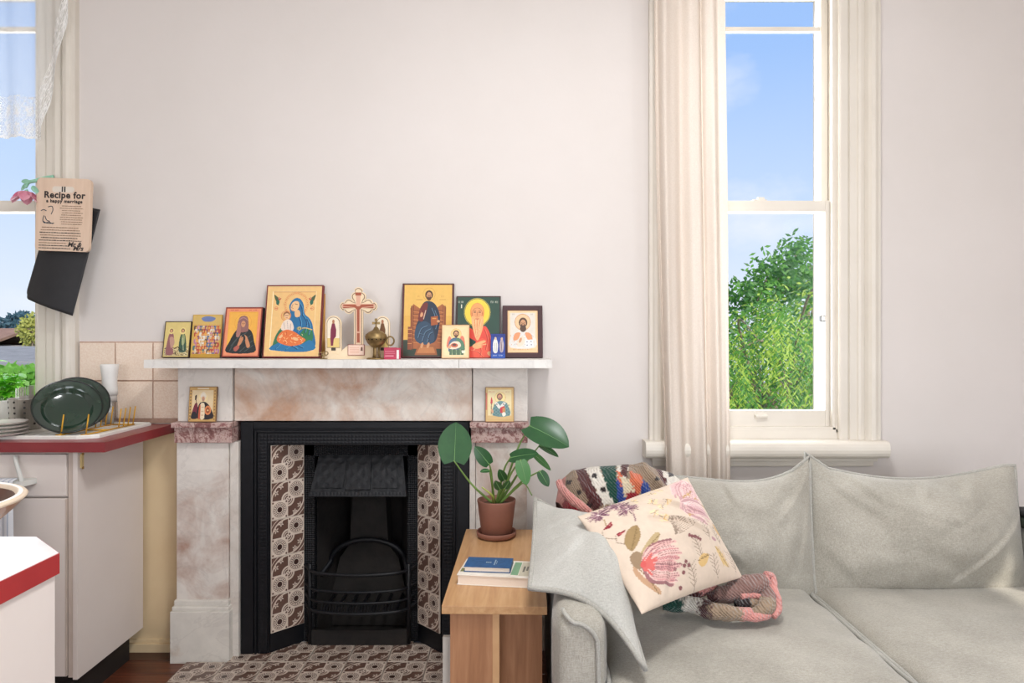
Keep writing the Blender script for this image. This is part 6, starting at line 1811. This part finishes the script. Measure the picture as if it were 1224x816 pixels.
def pillow(name, corners, T, mat, parent=None, n=48, e=0.5, sag=0.06, wr=0.010, seed=1.0, extra=None, back=0.8, pipe=None, pipe_mat=None, paint=None, fr=3.0, pipe_n=18, folds=()):
    """soft cushion between four corners (TL, TR, BR, BL as seen from the front)"""
    TLc, TRc, BRc, BLc = [Vector(c) for c in corners]
    nrm = (TRc - TLc).cross(BLc - TLc).normalized()
    cen = (TLc + TRc + BRc + BLc) / 4
    if nrm.dot(Vector((0, -CAM_D, CAM_H)) - cen) < 0: nrm = -nrm
    def mid(u, v):
        uu = 0.5 + (u - 0.5) * (1 - sag * math.sin(PI * v)); vv = 0.5 + (v - 0.5) * (1 - sag * math.sin(PI * u))
        p = TLc.lerp(TRc, uu).lerp(BLc.lerp(BRc, uu), vv)
        if extra: p = p + extra(u, v)
        return p
    def bulge(u, v): return (max(0, math.sin(PI * u)) ** e) * (max(0, math.sin(PI * v)) ** e)
    vs, fs = [], []
    for side, k in ((1, 1.0), (-1, back)):
        for j in range(n + 1):
            for i in range(n + 1):
                u, v = i / n, j / n
                bz = bulge(u, v)
                h = T / 2 * bz * k * side
                if side > 0:
                    h += wrinkle(u, v, seed, wr, fr) * min(1, bz * 1.2)
                    for (a0, b0, a1, b1, w_, dp_) in folds:
                        L2 = (a1 - a0) ** 2 + (b1 - b0) ** 2
                        t_ = max(0.0, min(1.0, ((u - a0) * (a1 - a0) + (v - b0) * (b1 - b0)) / L2))
                        sd = ((u - a0) * (b1 - b0) - (v - b0) * (a1 - a0)) / math.sqrt(L2)
                        e2 = (u - a0 - t_ * (a1 - a0)) ** 2 + (v - b0 - t_ * (b1 - b0)) ** 2
                        g_ = math.exp(-e2 / (w_ * w_)) * math.sin(PI * min(1, 0.15 + t_ * 0.85)) ** 0.7
                        h += dp_ * g_ * (1.0 if sd > 0 else -0.9) * min(1.0, abs(sd) / (w_ * 0.4)) * min(1, bz * 1.5)
                vs.append(mid(u, v) + nrm * h)
    N = (n + 1) ** 2
    idx = lambda i, j, s: (j * (n + 1) + i) if (s == 0 or i in (0, n) or j in (0, n)) else N + j * (n + 1) + i
    for s in (0, 1):
        for j in range(n):
            for i in range(n):
                q = (idx(i, j, s), idx(i + 1, j, s), idx(i + 1, j + 1, s), idx(i, j + 1, s))
                fs.append(q if s == 0 else q[::-1])
    me = mesh(vs, fs)
    if paint is not None:
        at = me.color_attributes.new('Col', 'FLOAT_COLOR', 'CORNER')
        cols = []
        H_, W_ = paint.shape[:2]
        for s in (0, 1):
            for j in range(n):
                for i in range(n):
                    for (a, c) in ((i, j), (i + 1, j), (i + 1, j + 1), (i, j + 1)):
                        px_ = paint[min(H_ - 1, int(c / n * H_)), min(W_ - 1, int(a / n * W_))]
                        cols.append((*LIN_LUT[np.clip(px_, 0, 255).astype(int)], 1.0))
        at.data.foreach_set('color', np.array(cols, dtype=np.float32).ravel())
    bm = bmesh.new(); bm.from_mesh(me)
    loose = [v for v in bm.verts if not v.link_faces]; bmesh.ops.delete(bm, geom=loose, context='VERTS')
    bmesh.ops.recalc_face_normals(bm, faces=bm.faces); bm.to_mesh(me); bm.free()
    o = link(name, me, mat, parent, parent is not None, smooth=True)
    if pipe:
        m_ = pipe_n
        loop = [mid(i / m_, 0) for i in range(m_)] + [mid(1, j / m_) for j in range(m_)] + [mid(1 - i / m_, 1) for i in range(m_)] + [mid(0, 1 - j / m_) for j in range(m_)]
        pme = mesh(*tube_data(loop, pipe, 7, True))
        if parent is not None: pme.transform(Matrix.Translation(-root_loc(parent)))
        p = link('piping', pme, pipe_mat or PIPE, o, smooth=True)
    return o


def block(name, b, mat, parent, rnd_=0.05, n=18, bulge=0.0, wr=0.004, seed=3.0, sub=None):
    """soft rounded upholstered block"""
    x0, x1, y0, y1, z0, z1 = b
    bm = bmesh.new(); bmesh.ops.create_cube(bm, size=2.0)
    bmesh.ops.subdivide_edges(bm, edges=bm.edges[:], cuts=n, use_grid_fill=True)
    hx, hy, hz = (x1 - x0) / 2, (y1 - y0) / 2, (z1 - z0) / 2
    c = Vector(((x0 + x1) / 2, (y0 + y1) / 2, (z0 + z1) / 2))
    for v in bm.verts:
        q = Vector((v.co.x * hx, v.co.y * hy, v.co.z * hz))
        r = min(rnd_, hx, hy, hz)
        inner = Vector((max(-hx + r, min(hx - r, q.x)), max(-hy + r, min(hy - r, q.y)), max(-hz + r, min(hz - r, q.z))))
        dlt = q - inner
        if dlt.length > 1e-6: q = inner + dlt.normalized() * r
        fx, fy = q.x / hx, q.y / hy
        if v.co.z > 0.0: q.z += bulge * (1 - abs(fx) ** 2.4) * (1 - abs(fy) ** 3)
        nn = mnoise.noise(Vector((q.x * 5, q.y * 5, q.z * 5 + seed))) + 0.5 * mnoise.noise(Vector((q.x * 13, q.y * 9, q.z * 13 + seed)))
        q += (dlt.normalized() if dlt.length > 1e-6 else Vector((0, 0, 0))) * nn * wr
        if sub: q = sub(q, fx, fy)
        v.co = q + c
    bmesh.ops.recalc_face_normals(bm, faces=bm.faces)
    me = bpy.data.meshes.new('m'); bm.to_mesh(me); bm.free()
    return link(name, me, mat, parent, True, smooth=True)


sf = thing('sofa', 'grey-beige chenille sofa with loose seat and back cushions under the window', 'sofa', (0.99, -0.75, 0))
AX0, AX1, AF, AB = 0.103, 0.238, -1.19, -0.20      # left arm: outer, inner, front, back
arm_sub = None
def arm_taper(q, fx, fy):
    if fx < 0: q.x += 0.020 * min(1.0, max(0.0, (fy + 0.75) * 3.0)) * min(1.0, -fx)
    return q
ATOP = 0.618
block('arm', (AX0, AX1, AF, AB, 0.08, ATOP), FAB, sf, 0.045, 16, 0.012, 0.003, 2.0, arm_taper)
block('arm', (1.755, 1.89, AF, AB, 0.08, 0.615), FAB, sf, 0.045, 16, 0.012, 0.003, 5.0)
# piping round the front of the arm
def arm_loop(x0, x1, y, ztop):
    r = 0.05
    zt = ztop - 0.075
    pts = [(x0 + 0.022, y + 0.035, ztop + 0.001), (x0 + 0.030, y + 0.012, ztop - 0.006)]
    pts += [(x1 - 0.030 - r * 1.3 + r * 1.3 * math.sin(t), y, zt + r * 1.15 * math.cos(t)) for t in np.linspace(0.1, PI / 2, 8)]
    pts += [(x1 - 0.027, y, 0.42), (x1 - 0.022, y, 0.09)]
    return catmull(pts, 4)
for xa, xb, za in ((AX0, AX1, ATOP), (1.755, 1.89, 0.615)):
    tube('arm_piping', arm_loop(xa, xb, AF - 0.001, za), 0.0058, PIPE, sf, seg=7, world_co=True)
block('base', (AX1 - 0.004, 1.757, AF + 0.05, AB - 0.01, 0.08, 0.345), FAB, sf, 0.03, 12, 0.0, 0.003, 7.0)
block('back_frame', (AX1 - 0.004, 1.757, -0.36, AB + 0.01, 0.345, 0.715), FAB, sf, 0.05, 14, 0.0, 0.003, 8.0)
for x in (0.16, 1.83):
    for y in (-1.1, -0.28):
        box('foot', (x - 0.025, x + 0.025, y - 0.025, y + 0.025, 0.0, 0.085), mk('dark_foot', (52, 36, 28), 0.5), sf, world_co=True)
def seat_sub(seed):
    def f(q, fx, fy):
        if q.z > 0.0:
            q.z += 0.007 * mnoise.noise(Vector((q.x * 3 + q.y * 2, q.y * 9, seed))) - 0.010 * max(0, 0.2 - abs(mnoise.noise(Vector((q.x * 4 - q.y * 3, q.y * 3 + q.x * 5, seed + 3)))))
        return q
    return f
SZ0, SZ1 = 0.346, 0.452
for k, (xa, xb) in enumerate(((AX1 + 0.004, 0.998), (1.004, 1.752))):
    sc = block('seat_cushion', (xa, xb, -1.285, -0.40, SZ0, SZ1), FAB, sf, 0.05, 34, 0.024, 0.003, 11.0 + k, seat_sub(3.0 + k * 5))
    zz = SZ1 - 0.022
    lp = [(xa + 0.012, -1.275, zz), ((xa + xb) / 2, -1.282, zz + 0.004), (xb - 0.012, -1.275, zz), (xb - 0.003, -1.1, zz + 0.004), (xb - 0.003, -0.6, zz + 0.004), (xb - 0.012, -0.41, zz), (xa + 0.012, -0.41, zz), (xa + 0.003, -0.6, zz + 0.004), (xa + 0.003, -1.1, zz + 0.004)]
    pme = mesh(*tube_data(catmull(lp, 6, True), 0.006, 7, True)); pme.transform(Matrix.Translation(-root_loc(sf)))
    link('piping', pme, PIPE, sc, smooth=True)

# back cushions
def top_r(u, v):
    dz = -0.050 * math.sin(PI * min(1, u * 1.05)) * (1 - v) ** 2 + 0.035 * max(0, 1 - u * 9) * (1 - v) ** 3
    return Vector((0, 0, dz))
pillow('back_cushion', (P(962, 553, 2.47), P(1213, 556, 2.47), P(1228, 716, 2.33), P(966, 722, 2.33)), 0.33, FAB, sf, 90, 0.62, 0.02, 0.030, 21.0, top_r, pipe=0.0065, fr=2.6, folds=[(1.0, 0.33, 0.55, 0.92, 0.035, 0.009), (0.0, 0.03, 0.30, 0.42, 0.06, 0.012), (0.16, 0.0, 0.30, 0.30, 0.05, 0.014), (0.52, 0.0, 0.44, 0.26, 0.05, 0.012), (0.74, 0.0, 0.66, 0.24, 0.05, 0.012), (0.0, 0.55, 0.2, 0.9, 0.05, 0.008), (0.35, 0.3, 0.7, 0.5, 0.06, 0.006)])
def top_l(u, v):
    dz = -0.050 * math.sin(PI * u ** 1.8) * (1 - v) ** 2 + 0.018 * max(0, (u - 0.9) * 10) * (1 - v) ** 3
    return Vector((0, 0, dz))
pillow('back_cushion', (P(772, 570, 2.50), P(968, 551, 2.44), P(976, 722, 2.32), P(770, 720, 2.35)), 0.31, FAB, sf, 90, 0.62, 0.02, 0.028, 35.0, top_l, pipe=0.0065, fr=2.6, folds=[(1.0, 0.04, 0.74, 0.42, 0.05, 0.014), (1.0, 0.12, 0.88, 0.85, 0.04, 0.010), (0.80, 0.0, 0.70, 0.28, 0.05, 0.012), (0.45, 0.0, 0.52, 0.3, 0.05, 0.010), (0.3, 0.5, 0.6, 0.8, 0.06, 0.007)])

# dark green cloth over the far arm
gc = thing('folded_cloth', 'dark green cloth folded over the sofa arm beyond the cushions', 'cloth', (1.82, -0.52, 0.628))
block('fold', (1.762, 1.90, -0.68, -0.36, 0.6285, 0.665), mk('green_wool', (64, 72, 58), 0.9, var=30, col2=(46, 52, 44), bump=(120, 0.3, 0.003)), gc, 0.016, 10, 0.006, 0.006, 4.0)
block('fold', (1.766, 1.89, -0.66, -0.38, 0.668, 0.686), mk('black_wool', (34, 34, 34), 0.9, bump=(120, 0.3, 0.003)), gc, 0.009, 10, 0.004, 0.004, 6.0)

# ------------------------------------------------------------------ scatter cushions
gcs = pillow('scatter_cushion', (P(640, 596, 2.20), P(730, 642, 2.28), P(771, 799, 1.66), P(633, 703, 1.83)), 0.21, FAB_L, None, 80, 0.72, 0.03, 0.020, 51.0, lambda u, v: Vector((0.02, 0, 0.05)) * (math.sin(PI * u) * v) + Vector((0, 0, 0.02)) * (math.sin(PI * u) * math.sin(PI * v)), pipe=0.007, fr=3.0, folds=[(0.02, 0.98, 0.35, 0.6, 0.07, 0.006), (0.98, 0.95, 0.6, 0.55, 0.07, 0.006), (0.0, 0.45, 0.4, 0.38, 0.06, 0.005), (0.0, 0.6, 0.35, 0.52, 0.05, 0.005)])
tag(gcs, 'light grey velvet scatter cushion with piped edges slumped over the sofa arm', 'cushion')

fp_ = Paint(100, 100, 3.2, (216, 197, 178))
rn = random.Random(31)
PUR, PUR_D, RED_, OLV, PNK, COR, OCH, LN = (132, 94, 106), (100, 66, 80), (140, 48, 58), (158, 132, 92), (212, 166, 166), (206, 104, 98), (206, 168, 112), (150, 132, 116)
def thistle(x, y, r, n=70):
    for k in range(n):
        a = rn.uniform(0, 6.28); q = r * rn.uniform(0.6, 1.0)
        fp_.line([(x, y), (x + q * math.cos(a), y + q * math.sin(a))], 0.55, rn.choice([PUR, PUR, PUR_D, (176, 142, 146)]))
    for k in range(5): fp_.ell(x + rn.uniform(-1, 1), y + rn.uniform(-1, 1), 0.5, 0.4, (236, 216, 210))
for x, y, r in ((10, 9.5, 8), (21, 6, 6), (26, 9.5, 7.5), (27, 18.5, 8)): thistle(x, y, r)
fp_.line([(10, 17), (8, 24)], 0.7, OLV); fp_.line([(27, 26), (24, 34)], 0.8, PUR)
for x, y, a in ((5.5, 25.5, 0.4), (9.5, 36, 1.0)):
    for k in range(16):
        t_ = a + rn.uniform(-0.6, 0.6); fp_.line([(x, y), (x + 6.5 * math.cos(t_), y - 2 + 4.5 * math.sin(t_))], 0.8, rn.choice([RED_, (176, 84, 88), (124, 40, 52)]))
    fp_.line([(x - 1, y), (x - 3, y + 6), (x + 2, y + 14)], 0.5, LN)
def lf(pts, c, vein=(130, 106, 72)):
    fp_.poly(pts, c, 5); cx = sum(p[0] for p in pts) / len(pts); fp_.line([pts[0], pts[len(pts) // 2]], 0.5, vein)
    for k in range(4):
        t_ = 0.2 + 0.18 * k; x = pts[0][0] + (pts[len(pts) // 2][0] - pts[0][0]) * t_; y = pts[0][1] + (pts[len(pts) // 2][1] - pts[0][1]) * t_
        fp_.line([(x, y), (x + 2.4, y - 1.5)], 0.35, vein)
lf([(11, 55), (10, 46), (16, 38), (23, 38), (21, 48), (15, 54)], OLV); lf([(13, 63), (20, 57), (30, 52), (33, 55), (26, 61), (17, 65)], (182, 160, 120)); lf([(8, 66), (10, 78), (18, 92), (16, 94), (9, 84), (6, 72)], (188, 150, 118))
fp_.poly([(9, 58), (14, 58), (16, 68), (10, 72), (7, 64)], (150, 126, 100), 4)
def protea(x, y, r, a0, spread, cols, n=26, lw=1.6, core=None):
    for k in range(n):
        t_ = a0 + spread * (k / (n - 1) - 0.5); q = r * rn.uniform(0.78, 1.05)
        w_ = (t_ - a0) / (spread / 2)
        t2 = a0 + (t_ - a0) * 0.62; t3 = a0 + (t_ - a0) * 1.15
        ex, ey = x + q * math.cos(t2), y + q * math.sin(t2); mx_, my_ = x + q * 0.5 * math.cos(t3), y + q * 0.5 * math.sin(t3)
        fp_.line([(x, y), (mx_, my_), (ex, ey)], lw, rn.choice(cols), 4)
        fp_.line([(x, y), (mx_ + 0.6, my_), (ex, ey)], 0.4, cols[-1], 4)
    if core: 
        for k in range(26):
            t_ = a0 + spread * rn.uniform(-0.4, 0.4); fp_.line([(x, y), (x + r * 0.5 * rn.random() * math.cos(t_), y + r * 0.5 * rn.random() * math.sin(t_))], 1.4, core)
protea(12, 70, 29, 0.30, 2.0, [(216, 172, 164), (208, 150, 148), (222, 188, 178), (150, 104, 106)], 34, 2.2, COR)
fp_.ell(13, 70, 1.8, 2.4, (204, 92, 88))
protea(92, 2, 31, 2.0, 1.7, [(232, 200, 196), (238, 212, 204), (226, 188, 186), (196, 150, 152)], 26, 1.8)
protea(66, 33, 29, 0.45, 1.9, [(230, 196, 192), (238, 214, 206), (224, 184, 184), (190, 148, 150)], 28, 1.8)
for x, y in ((84, 22), (78, 24), (92, 26), (88, 20), (70, 45), (96, 36)):
    for k in range(9): fp_.line([(x, y), (x + rn.uniform(-4, 4), y + rn.uniform(-3, 3))], 0.9, rn.choice([OCH, (190, 150, 100), (176, 140, 110)]))
for x, y in ((36, 12), (46, 22), (49, 30), (40, 34), (56, 26), (52, 12), (62, 8), (44, 42)):
    for k in range(7):
        a = rn.uniform(0, 6.28); fp_.ell(x + 2.6 * math.cos(a), y + 2.6 * math.sin(a), 1.5, 1.0, (232, 208, 170), a); 
    for k in range(6):
        a = rn.uniform(0, 6.28); fp_.line([(x, y), (x + 4 * math.cos(a), y + 4 * math.sin(a))], 0.4, rn.choice([OCH, LN]))
for k in range(14):
    a = 0.2 + k * 0.11; fp_.line([(44, 60), (44 + 9 * math.cos(a - 1.4), 60 + 16 * math.sin(a - 1.6)), (48 + k * 2.0, 46 + k * 0.5)], 0.4, LN, 4)
for (x, y, s) in ((94, 88, 1), (60, 76, 1), (72, 90, -1), (88, 66, -1), (48, 92, 1), (76, 62, 1)):
    fp_.line([(x, y + 8), (x + s, y), (x - s, y - 9)], 0.55, LN, 4)
    for k in range(5): yy = y + 6 - k * 3; fp_.line([(x, yy), (x + s * (3 + k * 0.6), yy - 3.5)], 0.45, LN); fp_.line([(x, yy), (x - s * (3 + k * 0.4), yy - 3)], 0.45, LN)
for (x, y) in ((57, 66), (59, 66.5), (61, 67), (63, 68), (65, 69), (55, 65), (42, 84), (44, 82), (40, 88), (46, 85), (35, 96)): fp_.ell(x, y, 1.5, 1.3, (132, 82, 84))
fp_.ell(81, 70, 2.6, 1.7, (182, 140, 146), 0.5)
lf([(92, 54), (96, 58), (99, 66), (95, 66), (91, 60)], OCH); lf([(56, 84), (62, 80), (68, 82), (62, 88), (57, 88)], (214, 178, 118)); lf([(78, 76), (84, 82), (86, 92), (80, 88)], (216, 186, 132))
for x in (80, 82, 84, 86): fp_.line([(x, 76), (x + 1, 92)], 0.4, OCH)

def floral_bump(nt, b): add_bump(nt, b, noise_tex(nt, 300, 2), 0.12, 0.001)
FLORAL = vcol_mat('floral_cotton', 0.85, floral_bump, sheen=0.1, spec=0.2)
def crease(u, v):
    a = math.exp(-((v - 0.30 - 0.45 * u) / 0.03) ** 2) * 0.012 * (0.2 + u) + math.exp(-((v - 0.02 - 0.55 * u) / 0.03) ** 2) * 0.010
    return Vector((-0.2, -0.5, 0.8)) * (a * math.sin(PI * u) ** 0.5 * math.sin(PI * v) ** 0.5)
fc = pillow('floral_cushion', (P(690, 617, 1.96), P(822, 570, 2.24), P(888, 690, 2.07), P(767, 734, 1.73)), 0.17, FLORAL, None, 160, 0.55, 0.045, 0.016, 64.0, None, paint=fp_.a[:, :, :], fr=2.6, folds=[(0.45, 0.20, 0.90, 0.52, 0.035, 0.010), (0.36, 0.36, 0.80, 0.66, 0.03, 0.009), (0.84, 0.06, 1.0, 0.36, 0.03, 0.008), (0.2, 1.0, 0.35, 0.7, 0.05, 0.006), (0.0, 0.0, 0.3, 0.25, 0.05, 0.005)])
tag(fc, 'cream cushion printed with pink proteas and purple thistles, leaning on the sofa', 'cushion')

# ------------------------------------------------------------------ crocheted blanket
def knit_bump(nt, b):
    sp = nt.nodes.new('ShaderNodeSeparateXYZ'); nt.links.new(tex_coord(nt), sp.inputs[0])
    x, y, z = (E(nt, sp.outputs[k]) for k in range(3))
    h = ((x * 520.0 + z * 260.0).sin() * (z * 520.0 - y * 260.0).sin()) + noise_tex(nt, 200, 2)
    add_bump(nt, b, h, 0.8, 0.004)
KNIT = vcol_mat('crochet_wool', 0.95, knit_bump, sheen=0.3, spec=0.1)
KP = {'pink': (214, 146, 138), 'red': (150, 34, 46), 'tau': (156, 134, 112), 'mar': (84, 42, 42), 'whi': (232, 224, 212), 'grn': (24, 72, 60), 'blu': (40, 68, 140), 'ora': (218, 116, 82), 'cre': (222, 206, 176), 'mau': (140, 108, 100), 'blk': (44, 36, 36)}
bp = Paint(200, 130, 1.6, KP['tau'])          # canvas for x 640..840, y 540..670 of the throw's face
def bl_(pts, c): bp.poly([(a - 640, b - 540) for a, b in pts], KP[c])
rj = random.Random(12)
def jag(pts, c, amp=1.6):
    out_ = []
    for (x1, y1), (x2, y2) in zip(pts, pts[1:] + pts[:1]):
        n_ = max(2, int(math.hypot(x2 - x1, y2 - y1) / 2.2))
        for k in range(n_): out_.append((x1 + (x2 - x1) * k / n_ + rj.uniform(-amp, amp), y1 + (y2 - y1) * k / n_ + rj.uniform(-amp, amp) * 0.6))
    bl_(out_, c)
jag([(640, 540), (678, 540), (676, 600), (700, 625), (720, 670), (640, 670)], 'pink'); jag([(674, 596), (690, 604), (706, 640), (660, 640)], 'red')
jag([(686, 548), (694, 548), (722, 604), (708, 610), (690, 575)], 'mar'); jag([(694, 550), (712, 550), (738, 602), (722, 604)], 'whi'); jag([(712, 548), (734, 548), (742, 602), (734, 602)], 'grn')
jag([(736, 572), (742, 570), (752, 602), (740, 606)], 'blu'); jag([(736, 548), (752, 548), (746, 580), (738, 566)], 'whi'); jag([(737, 562), (744, 566), (744, 582), (738, 572)], 'ora')
jag([(742, 570), (756, 574), (760, 590), (746, 592)], 'cre'); jag([(748, 590), (762, 586), (764, 606), (750, 606)], 'red'); jag([(751, 564), (766, 566), (770, 582), (762, 592), (754, 578)], 'ora')
jag([(768, 572), (778, 582), (780, 600), (764, 606), (766, 588)], 'blu'); jag([(756, 548), (776, 548), (802, 590), (786, 592), (770, 574)], 'tau'); jag([(776, 550), (786, 552), (808, 588), (798, 588)], 'mar')
jag([(786, 550), (812, 560), (830, 600), (806, 600)], 'whi'); jag([(784, 548), (800, 550), (804, 562), (790, 562)], 'grn'); jag([(744, 548), (752, 552), (748, 572), (742, 566)], 'mar')
for a, b_ in ((710, 568), (721, 584), (692, 588), (784, 574), (802, 566), (680, 576), (704, 604)): jag([(a - 3, b_ - 2), (a + 3, b_ - 2), (a + 3, b_ + 3), (a - 3, b_ + 3)], 'blk', 0.8)
ridge = [(664, 600), (667, 585), (672, 572), (684, 563), (700, 559), (722, 556.5), (745, 556), (765, 555.5), (785, 560), (803, 565), (815, 575)]
def ridge_pt(u):
    t_ = u * (len(ridge) - 1); i = min(int(t_), len(ridge) - 2); f = t_ - i
    return ridge[i][0] + (ridge[i + 1][0] - ridge[i][0]) * f, ridge[i][1] + (ridge[i + 1][1] - ridge[i][1]) * f
nu, nv = 120, 90
vs, cols = [], []
for j in range(nv + 1):
    for i in range(nu + 1):
        u, v = i / nu, j / nv
        rx, ry = ridge_pt(u)
        if v <= 0.62:                                   # front face from below up to the ridge
            t_ = v / 0.62
            lx, ly = 690 + 125 * u, 650 + 5 * math.sin(u * 5)
            s_ = math.sin(t_ * PI / 2)
            pxx, pyy = lx + (rx - lx) * t_, ly + (ry - ly) * s_
            dd = 2.29 + 0.20 * (1 - math.cos(t_ * PI / 2))
        else:                                           # over the top and down behind
            t_ = (v - 0.62) / 0.38
            pxx, pyy = rx + (740 - rx) * 0.05 * t_, ry + (70 if 0.1 < u < 0.95 else 40) * t_ ** 1.3
            dd = 2.49 + 0.16 * math.sin(t_ * PI / 2)
        q = P(pxx, pyy, dd)
        w = mnoise.noise(Vector((u * 7, v * 6, 2.0))) * 0.010 + mnoise.noise(Vector((u * 17, v * 14, 5.0))) * 0.004
        s_ = (pxx - 688) - (pyy - 562) * 0.82
        roll = 0.030 * math.exp(-((s_ - 84) / 7) ** 2) + 0.016 * math.exp(-((s_ + 8) / 7) ** 2) + 0.012 * math.exp(-((s_ - 62) / 6) ** 2)
        q += Vector((0.1, -0.7, 0.45)) * (w + roll * min(1, v * 3) * (1 if v < 0.7 else 0.3))
        vs.append(q)
        ix, iy = int((pxx - 640) * 1.6), int((pyy - 540 if v <= 0.62 else ry - 540 + 3) * 1.6)
        cols.append(bp.a[max(0, min(bp.ny - 1, iy)), max(0, min(bp.nx - 1, ix))])
fs = [(j * (nu + 1) + i, j * (nu + 1) + i + 1, (j + 1) * (nu + 1) + i + 1, (j + 1) * (nu + 1) + i) for j in range(nv) for i in range(nu)]
bk = thing('crochet_blanket', 'multicoloured crocheted patchwork blanket draped on the sofa behind the cushions', 'blanket', (0.40, -0.45, 0.6))


def colored(name, vs, fs, vcols, mat, parent, solid=0.0):
    me = mesh(vs, fs)
    at = me.color_attributes.new('Col', 'FLOAT_COLOR', 'POINT')
    c4 = np.ones((len(vs), 4), dtype=np.float32); c4[:, :3] = LIN_LUT[np.clip(np.array(vcols), 0, 255).astype(int)]
    at.data.foreach_set('color', c4.ravel())
    return link(name, me, mat, parent, True, smooth=True)


colored('draped_section', vs, fs, cols, KNIT, bk)
# pink edging down the side of the draped part
ed = [P(668, 575, 2.39), P(671, 582, 2.37), P(677, 590, 2.33), P(688, 600, 2.30), P(700, 609, 2.275), P(710, 618, 2.265)]
def knit_tube(name, pts, rads, stops, flat=1.0, up=(0, 0, 1), seg=16, n=9, seed=0.0, amp=0.25):
    """thick soft fold of blanket: flattened tube coloured along its length"""
    path = catmull(pts, n); m_ = len(path)
    rr = []
    for i in range(m_):
        t_ = i / (m_ - 1) * (len(rads) - 1); k = min(int(t_), len(rads) - 2); rr.append(rads[k] + (rads[k + 1] - rads[k]) * (t_ - k))
    vs_, fs_ = tube_data(path, rr, seg, flat=(Vector(up), flat))
    cl_ = []
    for q_i, q_ in enumerate(vs_):
        i = q_i // seg; k = q_i % seg
        c_ = path[min(i, m_ - 1)]
        q_ += (q_ - c_) * (amp * mnoise.noise(Vector((q_.x * 40, q_.y * 40, q_.z * 40 + seed))))
        t_ = i / (m_ - 1) + 0.03 * math.sin(k * 2.4 + i)
        cc = stops[0][1]
        for p_, c__ in stops:
            if t_ >= p_: cc = c__
        cl_.append(KP[cc])
    return colored(name, vs_, fs_, cl_, KNIT, bk)
knit_tube('pink_edging', ed, [0.010, 0.014, 0.015, 0.016, 0.014, 0.010], [(0, 'pink')], seed=1)
D = 2.0
# bunched end lying on the seat
pe = P(845, 736, D)
def S(px_, py_, z_): # point on height z seen at this pixel
    d_ = (CAM_H - z_) * F_PX / (py_ - 400); return P(px_, py_, d_)
zb = 0.490
knit_tube('bunched_fold', [S(792, 722, zb + .012), S(812, 722, zb + .016), S(832, 723, zb + .020), S(852, 730, zb + .022), S(875, 733, zb + .022), S(898, 733, zb + .018)], [0.020, 0.026, 0.028, 0.027, 0.026, 0.018], [(0, 'grn'), (0.24, 'whi'), (0.50, 'mar'), (0.60, 'tau'), (0.88, 'pink')], 0.85, seed=3, n=12)
knit_tube('bunched_fold', [S(846, 714, zb + .03), S(868, 710, zb + .045), S(886, 703, zb + .06), S(904, 697, zb + .07), S(918, 694, zb + .075)], [0.018, 0.030, 0.036, 0.036, 0.020], [(0, 'mar'), (0.12, 'mau'), (0.95, 'pink')], 0.8, seed=5, n=12)
knit_tube('bunched_fold', [S(908, 700, zb + .06), S(917, 712, zb + .045), S(915, 726, zb + .03), S(900, 733, zb + .018)], [0.024, 0.026, 0.024, 0.016], [(0, 'mau'), (0.5, 'tau')], 0.8, seed=7, n=10)
knit_tube('bunched_fold', [S(822, 715, zb + .03), S(838, 708, zb + .04), S(850, 701, zb + .055), S(858, 706, zb + .045), S(872, 716, zb + .03)], [0.010, 0.013, 0.015, 0.014, 0.016], [(0, 'mar'), (0.2, 'pink'), (0.6, 'mau')], 1.0, seed=9, n=10)
knit_tube('pink_edging', [S(915, 686, zb + .095), S(922, 690, zb + .08), S(925, 702, zb + .062), S(929, 716, zb + .04), S(930, 728, zb + .02), S(925, 737, zb + .010)], [0.010, 0.013, 0.012, 0.013, 0.013, 0.008], [(0, 'pink')], 1.0, seed=11)
knit_tube('pink_edging', [S(926, 726, zb + .016), S(914, 735, zb + .014), S(900, 738, zb + .012), S(888, 738, zb + .010)], [0.010, 0.013, 0.013, 0.008], [(0, 'pink')], 1.0, seed=13)
knit_tube('pink_edging', [S(886, 713, zb + .050), S(898, 711, zb + .050), S(910, 713, zb + .048)], [0.008, 0.010, 0.007], [(0, 'pink')], 1.0, seed=15)
knit_tube('inner_fold', [S(880, 722, zb + .03), S(895, 721, zb + .03), S(912, 722, zb + .028)], [0.016, 0.018, 0.014], [(0, 'blk'), (0.5, 'tau'), (0.8, 'blk')], 0.8, seed=17)
